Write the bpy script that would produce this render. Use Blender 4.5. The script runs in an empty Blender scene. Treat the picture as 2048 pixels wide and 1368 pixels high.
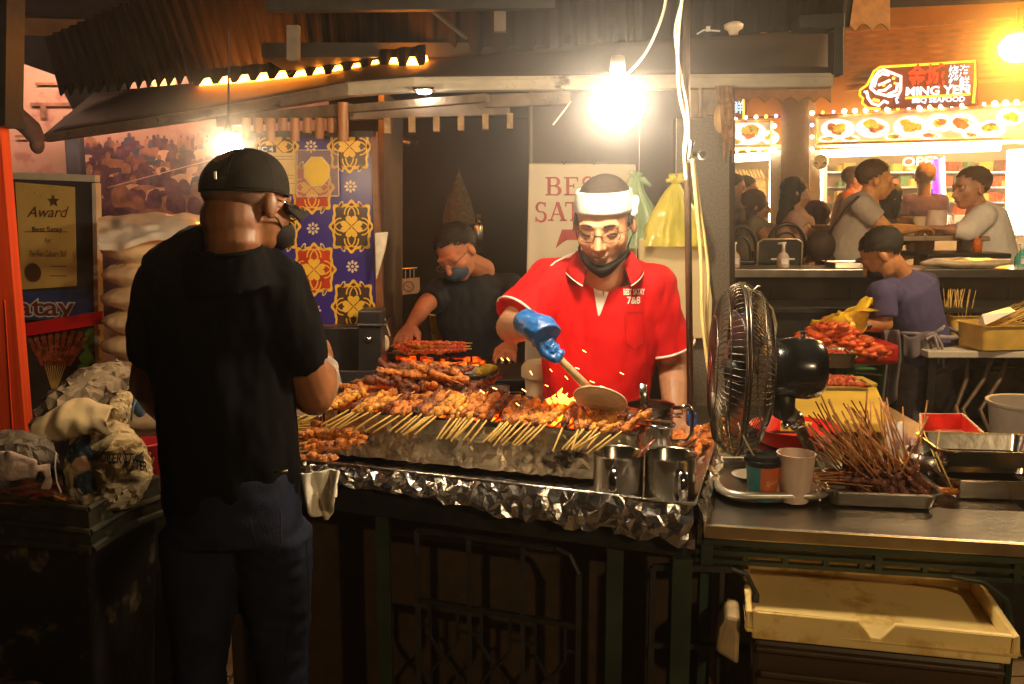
import bpy, bmesh, math, random
from mathutils import Vector as V, Matrix, noise, Quaternion
from mathutils.bvhtree import BVHTree
R = math.radians; PI = math.pi
rnd = random.Random(7)
scene = bpy.context.scene; COL = scene.collection
# ---------------- camera, world, exposure ----------------
PITCH, FPX, EYE = R(8.5), 1800.0, 1.5
cam = bpy.data.cameras.new('camera'); cam.lens = FPX/2048*36; cam.sensor_width = 36
cam.clip_start = .05; cam.clip_end = 200
co = bpy.data.objects.new('camera', cam); COL.objects.link(co)
co.location = (0, 0, EYE); co.rotation_euler = (R(90)-PITCH, 0, 0); scene.camera = co
w = bpy.data.worlds.new('World'); scene.world = w; w.use_nodes = True
bg = w.node_tree.nodes['Background']; bg.inputs[0].default_value = (.9, .62, .42, 1); bg.inputs[1].default_value = .0025
scene.view_settings.view_transform = 'Standard'; scene.view_settings.look = 'None'
scene.view_settings.exposure = 1.75
scene.cycles.max_bounces = 6; scene.cycles.volume_bounces = 0; scene.cycles.sample_clamp_indirect = 4

def P(px, py, Y):                       # pixel of the 2048x1368 photograph + distance -> point
    x = (px-1024)/FPX; v = -(py-684)/FPX
    b = math.cos(PITCH)+v*math.sin(PITCH); c = v*math.cos(PITCH)-math.sin(PITCH)
    t = Y/b; return V((x*t, Y, EYE+c*t))
def G(px, py, z):                       # pixel -> point on a horizontal plane
    x = (px-1024)/FPX; v = -(py-684)/FPX
    b = math.cos(PITCH)+v*math.sin(PITCH); c = v*math.cos(PITCH)-math.sin(PITCH)
    t = (z-EYE)/c; return V((x*t, b*t, z))

# ---------------- materials ----------------
def M(name, col, rough=.6, metal=0, var=.2, scale=25, bump=.0, bscale=60, emit=0, ecol=None, alpha=1, trans=0, stain=None, coat=0, sub=0, emitvar=0, stretch=None, spec=None):
    m = bpy.data.materials.new(name); m.use_nodes = True
    nt = m.node_tree; N = nt.nodes; L = nt.links; b = N['Principled BSDF']
    tc = N.new('ShaderNodeTexCoord'); out = tc.outputs['Object']
    if stretch:
        mp = N.new('ShaderNodeMapping'); mp.inputs['Scale'].default_value = stretch; L.new(out, mp.inputs[0]); out = mp.outputs[0]
    c = V(col[:3])
    src = None
    if var:
        nz = N.new('ShaderNodeTexNoise'); nz.inputs['Scale'].default_value = scale; nz.inputs['Detail'].default_value = 6
        L.new(out, nz.inputs['Vector'])
        rp = N.new('ShaderNodeValToRGB'); L.new(nz.outputs[0], rp.inputs[0])
        lo = c*(1-var); hi = c*(1+var)
        rp.color_ramp.elements[0].position = .3; rp.color_ramp.elements[1].position = .7
        rp.color_ramp.elements[0].color = (*lo, 1); rp.color_ramp.elements[1].color = (*[min(1, x) for x in hi], 1)
        src = rp.outputs[0]
        if stain:
            n2 = N.new('ShaderNodeTexNoise'); n2.inputs['Scale'].default_value = stain[1]; n2.inputs['Detail'].default_value = 8
            n2.inputs['Roughness'].default_value = .65
            L.new(out, n2.inputs['Vector'])
            r2 = N.new('ShaderNodeValToRGB'); L.new(n2.outputs[0], r2.inputs[0])
            r2.color_ramp.elements[0].position = stain[2]; r2.color_ramp.elements[1].position = stain[2]+.08
            mx = N.new('ShaderNodeMixRGB'); L.new(r2.outputs[0], mx.inputs[0]); L.new(src, mx.inputs[1]); mx.inputs[2].default_value = (*stain[0], 1)
            src = mx.outputs[0]
        L.new(src, b.inputs['Base Color'])
        if emitvar: L.new(src, b.inputs['Emission Color'])
    else: b.inputs['Base Color'].default_value = (*c, 1)
    b.inputs['Roughness'].default_value = rough; b.inputs['Metallic'].default_value = metal
    if bump:
        nb = N.new('ShaderNodeTexNoise'); nb.inputs['Scale'].default_value = bscale; nb.inputs['Detail'].default_value = 5
        L.new(out, nb.inputs['Vector'])
        bp = N.new('ShaderNodeBump'); bp.inputs['Strength'].default_value = bump; bp.inputs['Distance'].default_value = .01
        L.new(nb.outputs[0], bp.inputs['Height']); L.new(bp.outputs[0], b.inputs['Normal'])
    if emit:
        b.inputs['Emission Strength'].default_value = emit
        if not emitvar: b.inputs['Emission Color'].default_value = (*(ecol or col)[:3], 1)
    if spec is not None: b.inputs['Specular IOR Level'].default_value = spec
    if alpha < 1: b.inputs['Alpha'].default_value = alpha
    if trans: b.inputs['Transmission Weight'].default_value = trans
    if coat: b.inputs['Coat Weight'].default_value = coat
    if sub: b.inputs['Subsurface Weight'].default_value = sub; b.inputs['Subsurface Radius'].default_value = (.01, .004, .002)
    return m

# ---------------- objects ----------------
def tag(o, label=None, cat=None, group=None, kind=None):
    if label: o['label'] = label
    if cat: o['category'] = cat
    if group: o['group'] = group
    if kind: o['kind'] = kind
    return o
def wm(o):
    m = o.matrix_basis.copy()
    while o.parent: o = o.parent; m = o.matrix_basis @ m
    return m
def thing(name, label, cat, loc=(0, 0, 0), rz=0, group=None):
    o = bpy.data.objects.new(name, None); COL.objects.link(o); o.empty_display_size = .05
    o.location = loc; o.rotation_euler = (0, 0, rz)
    return tag(o, label, cat, group)
def frame_of(d, up=V((0, 0, 1))):
    d = d.normalized()
    if abs(d.dot(up)) > .98: up = V((0, 1, 0))
    a = d.cross(up).normalized(); return a, a.cross(d).normalized()   # side, up
class MB:
    def __init__(s): s.v = []; s.f = []; s.m = []; s.mi = 0
    def add(s, vs, fs):
        o = len(s.v); s.v += [V(x) for x in vs]
        for f in fs: s.f.append([i+o for i in f]); s.m.append(s.mi)
        return s
    def box(s, c, sz, rot=None):
        c = V(c); h = [x/2 for x in sz]; vs = []
        for k in range(8):
            p = V(((1 if k & 1 else -1)*h[0], (1 if k & 2 else -1)*h[1], (1 if k & 4 else -1)*h[2]))
            if rot is not None: p = rot @ p
            vs.append(c+p)
        return s.add(vs, [(0, 2, 3, 1), (4, 5, 7, 6), (0, 1, 5, 4), (2, 6, 7, 3), (0, 4, 6, 2), (1, 3, 7, 5)])
    def bar(s, a, b, w, h, up=V((0, 0, 1))):         # rectangular bar from a to b
        a = V(a); b = V(b); sd, u = frame_of(b-a, up); vs = []
        for p in (a, b):
            for i, j in ((-1, -1), (1, -1), (1, 1), (-1, 1)): vs.append(p+sd*i*w/2+u*j*h/2)
        return s.add(vs, [(3, 2, 1, 0), (4, 5, 6, 7), (0, 1, 5, 4), (1, 2, 6, 5), (2, 3, 7, 6), (3, 0, 4, 7)])
    def slab(s, pts, vec):                           # closed polygon extruded by vec
        pts = [V(p) for p in pts]; n = len(pts); vec = V(vec)
        return s.add(pts+[p+vec for p in pts], [tuple(range(n))[::-1], tuple(range(n, 2*n))]+[(i, (i+1) % n, (i+1) % n+n, i+n) for i in range(n)])
    def poly(s, pts): return s.add(pts, [tuple(range(len(pts)))])
    def tube(s, path, r, seg=8, rx=None, sides=None, cap=True):
        path = [V(p) for p in path]; n = len(path)
        rs = r if isinstance(r, (list, tuple)) else [r]*n
        side = None; vs = []
        for i, p in enumerate(path):
            d = (path[min(i+1, n-1)]-path[max(i-1, 0)])
            if d.length < 1e-9: d = V((0, 0, 1))
            d.normalize()
            if sides is not None:
                side = sides[i] if isinstance(sides, list) else sides
                side = (side-d*side.dot(d)).normalized()
            elif side is None: side = frame_of(d)[0]
            else:
                side = side-d*side.dot(d)
                side = side.normalized() if side.length > 1e-6 else frame_of(d)[0]
            u = d.cross(side)
            ra = rs[i]; rb = ra
            if isinstance(ra, (tuple, list)): ra, rb = ra
            for k in range(seg):
                a = 2*PI*k/seg; vs.append(p+side*math.cos(a)*ra+u*math.sin(a)*rb)
        fs = [(i*seg+k, i*seg+(k+1) % seg, (i+1)*seg+(k+1) % seg, (i+1)*seg+k) for i in range(n-1) for k in range(seg)]
        if cap: fs += [tuple(range(seg))[::-1], tuple(range((n-1)*seg, n*seg))]
        return s.add(vs, fs)
    def ball(s, c, r, seg=12, rings=8, fr=None):
        c = V(c); r = (r, r, r) if not isinstance(r, (tuple, list)) else r
        X, Y, Z = fr or (V((1, 0, 0)), V((0, 1, 0)), V((0, 0, 1)))
        vs = [c+Z*r[2]]
        for i in range(1, rings):
            t = PI*i/rings
            for k in range(seg):
                a = 2*PI*k/seg; vs.append(c+X*r[0]*math.sin(t)*math.cos(a)+Y*r[1]*math.sin(t)*math.sin(a)+Z*r[2]*math.cos(t))
        vs.append(c-Z*r[2]); fs = [(0, 1+k, 1+(k+1) % seg) for k in range(seg)]
        for i in range(rings-2):
            for k in range(seg): a = 1+i*seg; fs.append((a+k, a+seg+k, a+seg+(k+1) % seg, a+(k+1) % seg))
        a = 1+(rings-2)*seg; fs += [(len(vs)-1, a+(k+1) % seg, a+k) for k in range(seg)]
        return s.add(vs, fs)
    def lathe(s, c, prof, seg=28, axis=V((0, 0, 1))):   # prof: (r, h) from axis
        c = V(c); a, u = frame_of(axis); ax = axis.normalized(); vs = []
        for r, h in prof:
            for k in range(seg):
                t = 2*PI*k/seg; vs.append(c+ax*h+a*r*math.cos(t)+u*r*math.sin(t))
        n = len(prof)
        return s.add(vs, [(i*seg+k, i*seg+(k+1) % seg, (i+1)*seg+(k+1) % seg, (i+1)*seg+k) for i in range(n-1) for k in range(seg)])
    def grid(s, fn, nu, nv, closed=False):
        vs = [V(fn(i/nu, j/nv)) for j in range(nv+1) for i in range(nu+1)]
        return s.add(vs, [(j*(nu+1)+i, j*(nu+1)+i+1, (j+1)*(nu+1)+i+1, (j+1)*(nu+1)+i) for j in range(nv) for i in range(nu)])
    def crinkle(s, amp, n0=0, sd=5):
        rr = random.Random(sd)
        for i in range(n0, len(s.v)): s.v[i] = s.v[i]+V((rr.uniform(-1, 1), rr.uniform(-1, 1), rr.uniform(-.8, .8)))*amp
        nf, nm = [], []
        for f, m in zip(s.f, s.m):
            if len(f) == 4:
                k = rr.random() < .5; a = [(f[0], f[1], f[2]), (f[0], f[2], f[3])] if k else [(f[0], f[1], f[3]), (f[1], f[2], f[3])]
                nf += a; nm += [m, m]
            else: nf.append(f); nm.append(m)
        s.f, s.m = nf, nm; return s
    def mesh(s, name, inv=None):
        me = bpy.data.meshes.new(name)
        me.from_pydata([(inv @ p if inv else p) for p in s.v], [], s.f)
        for p, k in zip(me.polygons, s.m): p.material_index = k
        me.update(); return me
    def build(s, name, mat, parent=None, smooth=False, bevel=0, solid=0, fix=True, angle=None, disp=None):
        inv = wm(parent).inverted() if parent else None
        me = s.mesh(name, inv)
        for m in (mat if isinstance(mat, (list, tuple)) else [mat]): me.materials.append(m)
        if fix:
            bm = bmesh.new(); bm.from_mesh(me); bmesh.ops.remove_doubles(bm, verts=bm.verts, dist=1e-6); bmesh.ops.recalc_face_normals(bm, faces=bm.faces); bm.to_mesh(me); bm.free()
        o = bpy.data.objects.new(name, me); COL.objects.link(o); o.parent = parent
        if smooth: me.shade_smooth()
        if angle and smooth: me.set_sharp_from_angle(angle=R(angle))
        if solid: md = o.modifiers.new('solid', 'SOLIDIFY'); md.thickness = solid; md.offset = 0
        if bevel: md = o.modifiers.new('bevel', 'BEVEL'); md.width = bevel; md.segments = 2; md.limit_method = 'ANGLE'
        return o
    def blob(s, name, mat, parent=None, voxel=.01, smooth=4, fold=None, post=None, flat=0):
        """all closed pieces fused into one continuous surface"""
        me = s.mesh(name); o = bpy.data.objects.new(name, me); COL.objects.link(o)
        md = o.modifiers.new('r', 'REMESH'); md.mode = 'VOXEL'; md.voxel_size = voxel
        if smooth: ms = o.modifiers.new('s', 'SMOOTH'); ms.factor = .5; ms.iterations = smooth
        dg = bpy.context.evaluated_depsgraph_get(); dg.update()
        nm = bpy.data.meshes.new_from_object(o.evaluated_get(dg)); bpy.data.objects.remove(o); bpy.data.meshes.remove(me)
        if fold:
            ds = []
            for v in nm.vertices:
                q = 0
                for amp, sc in fold:
                    q += amp*noise.noise(V((v.co.x*sc[0], v.co.y*sc[1], v.co.z*sc[2])))
                ds.append(v.co+v.normal*q)
            for v, c in zip(nm.vertices, ds): v.co = c
        if post:
            for v in nm.vertices: v.co = post(v.co.copy())
        if flat:
            rr = random.Random(4)
            for v in nm.vertices: v.co += V((rr.uniform(-1, 1), rr.uniform(-1, 1), rr.uniform(-1, 1)))*flat
        inv = wm(parent).inverted() if parent else Matrix()
        nm.transform(inv); nm.name = name
        nm.materials.clear()
        for m in (mat if isinstance(mat, (list, tuple)) else [mat]): nm.materials.append(m)
        o = bpy.data.objects.new(name, nm); COL.objects.link(o); o.parent = parent; (nm.shade_flat if flat else nm.shade_smooth)(); nm.update()
        return o
def bvh(o):
    m = wm(o); return BVHTree.FromPolygons([m @ v.co for v in o.data.vertices], [list(p.vertices) for p in o.data.polygons])
def drape(mb, tree, d, off):              # push points along d on to a surface, off above it
    d = V(d).normalized()
    for i, p in enumerate(mb.v):
        h = tree.ray_cast(p-d*.5, d, 2)
        if h[0] is not None: mb.v[i] = h[0]-d*off
    return mb
def text_mb(body, org, right, up, size, depth=.001, width=None, bold=0, shear=0, align='CENTER', mb=None, space=1):
    cu = bpy.data.curves.new('t', 'FONT'); cu.body = body; cu.size = 1; cu.align_x = align; cu.align_y = 'CENTER'
    cu.offset = bold; cu.shear = shear; cu.resolution_u = 3; cu.space_character = space
    o = bpy.data.objects.new('t', cu); COL.objects.link(o)
    dg = bpy.context.evaluated_depsgraph_get(); dg.update()
    me = bpy.data.meshes.new_from_object(o.evaluated_get(dg)); bpy.data.objects.remove(o); bpy.data.curves.remove(cu)
    mb = mb or MB()
    if not me.vertices: return mb
    xs = [v.co.x for v in me.vertices]; sx = size
    if width: sx = width/(max(xs)-min(xs))
    right = V(right).normalized(); up = V(up).normalized(); n = right.cross(up); org = V(org)
    mb.add([org+right*v.co.x*sx+up*v.co.y*size+n*depth for v in me.vertices], [tuple(p.vertices) for p in me.polygons])
    bpy.data.meshes.remove(me); return mb
def copy_tree(o, parent=None):
    c = o.copy(); COL.objects.link(c); c.parent = parent
    for ch in o.children: copy_tree(ch, c)
    return c
def nz(p, s, seed=0): return noise.noise(V(p)*s+V((seed*7.3, seed*3.1, seed)))

# shared materials
BLK = M('black plastic', (.012, .012, .012), .45)
DARK = M('dark painted steel', (.02, .019, .017), .5, var=.4)
WHT = M('white paint', (.75, .74, .7), .5, var=.06)
STEEL = M('stainless steel', (.42, .39, .34), .2, 1, var=.08, scale=8, bump=.05, bscale=40)
STEELD = M('worn stainless steel', (.45, .42, .38), .32, 1, var=.2, scale=10, bump=.1, bscale=60)
CHROME = M('chrome', (.7, .7, .7), .12, 1, var=0)
FOIL = M('aluminium foil', (.78, .75, .72), .26, 1, var=.08, scale=20, bump=.25, bscale=90)
FOILD = M('sooty foil', (.5, .42, .3), .3, .85, var=.5, scale=14, bump=.35, bscale=90, stain=((.05, .035, .025), 7, .56))
SKIN = M('tan skin', (.42, .21, .11), .5, var=.12, scale=40, bump=.06, bscale=300, sub=.08)
SKIND = M('dark tan skin', (.24, .09, .03), .5, var=.15, scale=40, bump=.06, bscale=300, sub=.06)
SKINL = M('light skin', (.52, .31, .2), .5, var=.1, sub=.06)
HAIR = M('black hair', (.012, .01, .008), .55, var=.4, scale=200, bump=.5, bscale=400)
BRNHAIR = M('brown hair', (.07, .035, .018), .55, var=.4, scale=200, bump=.5, bscale=400)
YEL = M('bamboo stick', (.72, .47, .13), .5, var=.15, scale=60)
HAZE = True
# ================= SETTING =================
GRD = M('brown floor tiles', (.13, .085, .05), .55, var=.4, scale=6, bump=.3, bscale=30, stain=((.04, .028, .02), 3, .55))
g = MB(); g.grid(lambda u, v: (-8+18*u, -1+16*v, .0), 36, 32); o = g.build('ground', GRD); tag(o, kind='structure')
# tile joints as a real grid of grooves in the ground sheet is below pixel size; tiles laid on top near the camera
TILE = M('paving tile', (.24, .16, .08), .5, var=.35, scale=5, bump=.3, bscale=40, stain=((.045, .03, .02), 4, .55))
g = MB()
for i in range(-6, 5):
    for j in range(0, 9):
        g.box((i*.4+.1, 1.7+j*.4, .006), (.39, .39, .012))
o = g.build('paving', TILE, bevel=.002); tag(o, kind='structure')
DECK = M('dark platform floor', (.06, .05, .04), .6, var=.3)
g = MB(); g.box((4.2, 9.0, .22), (9.5, 8.3, .44)); o = g.build('raised_terrace_floor', DECK); tag(o, kind='structure')

# ---------- left background: mural wall, beams ----------
MUR = [M('mural pinkish sky', (.46, .29, .22), .8, var=.28, scale=1.6, stain=((.4, .2, .17), 5, .55)),
       M('mural purple figures', (.12, .06, .09), .8, var=.7, scale=14),
       M('mural brown figures', (.3, .15, .1), .8, var=.5, scale=12),
       M('mural pale shirts', (.62, .4, .28), .8, var=.3, scale=12),
       M('mural blue figures', (.07, .09, .14), .8, var=.5, scale=9)]
g = MB(); g.box((-3.4, 6.35, 2.0), (5.6, .1, 4.0))
r2 = random.Random(3)
def fig(px, py, s, k, k2, y):
    c = P(px, py, 6.29); s2 = s/270
    hq = r2.uniform(.8, 1.1); hd = [(math.cos(t)*.16*s2*hq, math.sin(t)*.22*s2*hq) for t in [i*PI/6 for i in range(12)]]
    g.mi = k2; g.poly([c+V((a, -y, b+.26*s2)) for a, b in hd])
    g.mi = k; bd = [(-.42, -1.5), (.42, -1.5), (.5, -.4), (.38, .02), (.12, .12), (-.12, .12), (-.38, .02), (-.5, -.4)]
    g.poly([c+V((a*s2*(1+.2*r2.random()), -y-.002, b*s2)) for a, b in bd])
n = 0
for row, (y0, s, cnt) in enumerate([(284, 18, 20), (296, 22, 20), (310, 26, 20), (326, 32, 19), (342, 38, 17), (360, 46, 14), (382, 58, 12), (408, 76, 10), (440, 100, 8)]):
    for i in range(cnt):
        px = 185+i*(270/cnt)+r2.uniform(-9, 9); n += 1
        k = r2.choice([1, 1, 1, 4, 2, 2, 3]); fig(px, y0+r2.uniform(-9, 9), s*r2.uniform(.55, 1.3), k, r2.choice([2, 1, 1]), n*.0003)
g.mi = 2                    # painted shop-house row above the crowd
for i, (a, b, c, d) in enumerate([(60, 205, 145, 212), (70, 165, 150, 170), (66, 120, 140, 132), (205, 150, 213, 205), (80, 205, 92, 235), (30, 270, 60, 275)]):
    g.poly([P(a, b, 6.28-i*.001), P(c, b, 6.28-i*.001), P(c, d, 6.28-i*.001), P(a, d, 6.28-i*.001)])
g.mi = 1; g.mi = 3; g.poly([P(215, 374, 6.2), P(425, 318, 6.2), P(425, 320, 6.2), P(215, 376, 6.2)])
o = g.build('mural_wall', MUR, fix=False); tag(o, 'wide wall with a pinkish photo mural of a crowd behind the stall', 'wall')
BEAMO = M('orange lit plank', (.5, .25, .1), .7, var=.3, scale=4); BLUEG = M('blue grey beam', (.09, .1, .13), .7, var=.3, scale=6)
def simple(name, label, cat, mb, mat, **k): return tag(mb.build(name, mat, **k), label, cat)
g = MB(); g.slab([P(10, 28, 5.6), P(330, 44, 5.6), P(330, 78, 5.6), P(10, 68, 5.6)], (0, .06, 0)); simple('ceiling_plank', 'orange plank running across the top left corner above the dark roof', 'plank', g, BEAMO)
g = MB(); g.slab([P(-20, -60, 5.5), P(420, -60, 5.5), P(420, 40, 5.5), P(-20, 27, 5.5)], (0, .1, 0)); simple('ceiling_beam', 'dark purple grey beam along the top left edge of the view', 'beam', g, M('purple grey beam', (.05, .035, .045), .7))
g = MB(); g.slab([P(-10, 68, 5.5), P(300, 78, 5.5), P(230, 200, 5.5), P(150, 230, 5.5), P(110, 150, 5.5), P(-10, 108, 5.5)], (0, .08, 0)); simple('roof_brace', 'blue grey bracket sloping down under the orange plank', 'bracket', g, BLUEG)
g = MB(); g.box(P(157, 400, 6.1)+V((0, 0, -.2)), (.1, .1, 1.5)); simple('downpipe', 'slim blue grey pipe standing against the mural behind the award board', 'pipe', g, BLUEG, bevel=.02)
g = MB(); g.tube([P(-30, 180, 4.6), P(0, 205, 4.6), P(62, 258, 4.6), P(78, 285, 4.6)], [.05, .055, .05, .035], 12); g.ball(P(74, 288, 4.6), (.035, .035, .05))
simple('canopy_arm', 'grey mauve round ended arm poking in above the red post', 'canopy arm', g, M('mauve grey paint', (.28, .2, .2), .6), smooth=True)
g = MB(); g.slab([P(-60, -40, 2.75), P(14, -40, 2.75), P(10, 252, 2.75), P(-60, 252, 2.75)], (0, .1, 0)); simple('dark_post', 'nearly black upright at the far left edge above the red board', 'post', g, DARK)
REDW = M('red painted board', (.78, .07, .012), .5, var=.15, scale=60, bump=.25, bscale=60, stretch=(1, 1, .04), stain=((.3, .02, .01), 6, .62))
g = MB(); g.slab([P(-90, 254, 2.8), P(0, 254, 2.8), P(54, 905, 2.8), P(54, 1500, 2.8), P(-90, 1500, 2.8)], (0, .05, 0))
g.slab([P(8, 600, 2.796), P(9, 600, 2.796), P(28, 900, 2.796), P(26, 900, 2.796)], (0, .02, 0))
simple('red_post', 'bright red painted wooden post at the left edge of the stall', 'post', g, REDW, bevel=.004)

# ---------- award display board ----------
BY = 3.55
t = thing('display_board', 'framed display board with a yellow award certificate and a satay poster', 'display board', P(120, 1100, BY))
def Q(px, py, off=0): return P(px, py, BY-off)
g = MB(); g.slab([Q(-30, 352), Q(190, 360), Q(206, 1100), Q(-30, 1100)], (0, .03, 0)); g.build('backing', M('dark board print', (.055, .05, .055), .35, var=.35, scale=3), t)
g = MB()
g.slab([Q(-30, 342, .012), Q(190, 350, .012), Q(190, 364, .012), Q(-30, 356, .012)], (0, .045, 0))
g.slab([Q(183, 366, .012), Q(192, 366, .012), Q(207, 1100, .012), Q(197, 1100, .012)], (0, .045, 0)); g.build('frame', M('pale aluminium frame', (.6, .55, .45), .4, var=.1), t, bevel=.002)
CERT = M('yellow certificate paper', (.66, .45, .13), .5, var=.12, scale=8); INK = M('brown ink', (.1, .045, .02), .6, var=0)
g = MB(); g.slab([Q(30, 364, .006), Q(149, 374, .006), Q(153, 572, .006), Q(44, 579, .006)], (0, .004, 0)); ce = g.build('certificate', CERT, t)
xr = (Q(150, 470)-Q(40, 470)).normalized(); UP = V((0, 0, 1))
g = MB()
text_mb('Award', Q(93, 425, .012), xr, UP, .06, 0, width=.165, shear=.4, mb=g)
text_mb('Best Satay', Q(94, 459, .012), xr, UP, .028, 0, width=.118, bold=.012, mb=g)
text_mb('For', Q(94, 481, .012), xr, UP, .026, 0, width=.028, shear=.5, mb=g)
text_mb('The Fine Culinary Skill', Q(94, 508, .012), xr, UP, .034, 0, width=.148, shear=.4, mb=g)
st = Q(107, 402, .012)
pts = []
for k in range(10):
    a = PI/2+k*PI/5; r = .026 if k % 2 == 0 else .011; pts.append(st+V((math.cos(a)*r, 0, math.sin(a)*r)))
g.poly(pts)
sc_ = Q(66, 545, .012); pts = []
for k in range(48):
    a = k*2*PI/48; r = .034 if k % 2 == 0 else .03; pts.append(sc_+V((math.cos(a)*r, 0, math.sin(a)*r*1.15)))
g.poly(pts)
for y in (463, 532, 551): a, b = ((48, 135) if y == 463 else (100, 134)); g.poly([Q(a, y, .012), Q(b, y, .012), Q(b, y+1.2, .012), Q(a, y+1.2, .012)])
for k in range(70):
    x = 36+r2.random()*108; y = 372+r2.random()**2*26; s = .6+r2.random()*1.4
    g.poly([Q(x, y, .012), Q(x+s, y+s*.4, .012), Q(x+s*.5, y+s, .012)])
g.build('lettering', INK, ce, fix=False)
BLUEP = M('blue poster', (.05, .07, .22), .4, var=.5, scale=3)
g = MB(); g.slab([Q(30, 585, .005), Q(188, 577, .005), Q(198, 645, .005), Q(30, 665, .005)], (0, .004, 0)); po = g.build('poster_heading', BLUEP, t)
g = MB(); text_mb('Satay', Q(74, 615, .0095), xr, UP, .11, 0, width=.30, bold=.05, mb=g); g.build('lettering_outline', WHT, po, fix=False)
g = MB(); text_mb('Satay', Q(74, 615, .0125), xr, UP, .105, 0, width=.29, bold=.012, mb=g); g.build('lettering', M('dark red lettering', (.2, .04, .03), .5, var=0), po, fix=False)
PH = [M('poster photo ground', (.06, .04, .03), .4, var=.6, scale=6), M('poster satay', (.36, .08, .03), .4, var=.6, scale=50), M('poster leaves', (.14, .28, .04), .4, var=.6, scale=14), YEL]
g = MB(); g.slab([Q(30, 640, .005), Q(196, 640, .005), Q(206, 800, .005), Q(30, 800, .005)], (0, .004, 0))
for i in range(9):
    x = 55+i*15; ty = 660+abs(i-4)*3; bx = 108+(x-108)*.42
    g.mi = 3; g.poly([Q(bx-1, 715, .0075), Q(bx+1, 715, .0075), Q(bx+(bx-108)*-.8+1, 778, .0075), Q(bx+(bx-108)*-.8-1, 778, .0075)])
    g.mi = 1
    for k in range(7):
        c = (x+(bx-x)*k/6.5, ty+(730-ty)*k/6.5); rr = 6
        g.poly([Q(c[0]+math.cos(a)*rr*r2.uniform(.7, 1.1), c[1]+math.sin(a)*rr*1.15, .0095+.0003*k) for a in [j*PI/4 for j in range(8)]])
g.mi = 2
for i in range(5):
    c = (186-i*6, 668+i*24); g.poly([Q(c[0]+math.cos(a)*16*r2.uniform(.8, 1.1), c[1]+math.sin(a)*14, .011+.0004*i) for a in [j*PI/5 for j in range(10)] if c[0]+math.cos(a)*16 < 200])
g.build('poster_photo', PH, t, fix=False)
g = MB(); g.slab([Q(30, 650, .05), Q(204, 622, .05), Q(204, 648, .05), Q(30, 676, .05)], (0, .01, 0)); simple('red_tape_banner', 'flat red strip stretched across the satay poster', 'strip', g, M('red strip', (.75, .01, .015), .5, var=.05))

# ---------- wrapped stack behind ----------
t = thing('wrapped_stack', 'tall stack of tan sacks wrapped in clear plastic behind the customer', 'wrapped stack', P(310, 1000, 3.4))
TAN = M('tan wrapped sacks', (.8, .6, .36), .35, var=.25, scale=5, bump=.35, bscale=14, coat=.5)
g = MB()
for i in range(8): g.ball(P(322, 500+i*47, 3.4), (.222, .16, .053), 24, 12)
g.blob('sack', TAN, t, .010, 3, fold=[(.008, (7, 7, 20)), (.003, (40, 40, 80))])
g = MB(); g.grid(lambda u, v: P(196+u*226, 432+v*(62+8*math.sin(u*9))+(1-u)*4-8*math.sin(u*PI), 3.2+.16*(1-v)**2)+V((0, .03*nz((u*6, v*4, 0), 1), .012*nz((u*7, v*5, 3), 1))), 40, 14)
g.build('plastic_sheet', M('milky plastic wrap', (.85, .76, .64), .3, var=.1, alpha=.9, bump=.4, bscale=12, coat=.6), t, smooth=True)

# ---------- awning ----------
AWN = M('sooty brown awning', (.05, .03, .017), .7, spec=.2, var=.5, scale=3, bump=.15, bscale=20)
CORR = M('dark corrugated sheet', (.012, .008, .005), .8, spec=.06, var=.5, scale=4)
GUT = M('weathered grey gutter', (.5, .44, .35), .6, var=.25, scale=8, bump=.2, bscale=40, stain=((.13, .1, .07), 9, .6))
t = thing('awning', 'long dark corrugated awning with a weathered gutter over the stall front', 'awning', (0, 3.1, 1.9))
eave = [(92, 268, 5.2), (300, 236, 4.45), (520, 200, 3.75), (700, 166, 3.2), (830, 156, 3.1), (1240, 152, 3.1), (1662, 148, 3.1)]
top = [(190, 186, 5.25), (340, 172, 4.5), (560, 153, 3.85), (760, 130, 3.35), (900, 118, 3.25), (1240, 88, 3.22), (1690, 58, 3.22)]
def lerp_pts(L, u):
    x = u*(len(L)-1); i = min(int(x), len(L)-2); f = x-i
    return [L[i][k]*(1-f)+L[i+1][k]*f for k in range(3)]
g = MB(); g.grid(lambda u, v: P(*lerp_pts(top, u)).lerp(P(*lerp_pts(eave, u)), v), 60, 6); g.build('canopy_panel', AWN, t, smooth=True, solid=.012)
g = MB()
for off, h0, h1 in ((.0, 0, 24), (.012, 3, 7), (.012, 19, 24)):
    g.grid(lambda u, v: P(*lerp_pts(eave, u))+(V((0, -.02-off, 0)))+V((0, 0, -(h0+(h1-h0)*v)/1800*3.1)), 60, 1)
g.grid(lambda u, v: P(*lerp_pts(eave, u))+V((0, -.02+.05*v, -24/1800*3.1)), 60, 1)
g.build('gutter', GUT, t, solid=.006)
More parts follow.
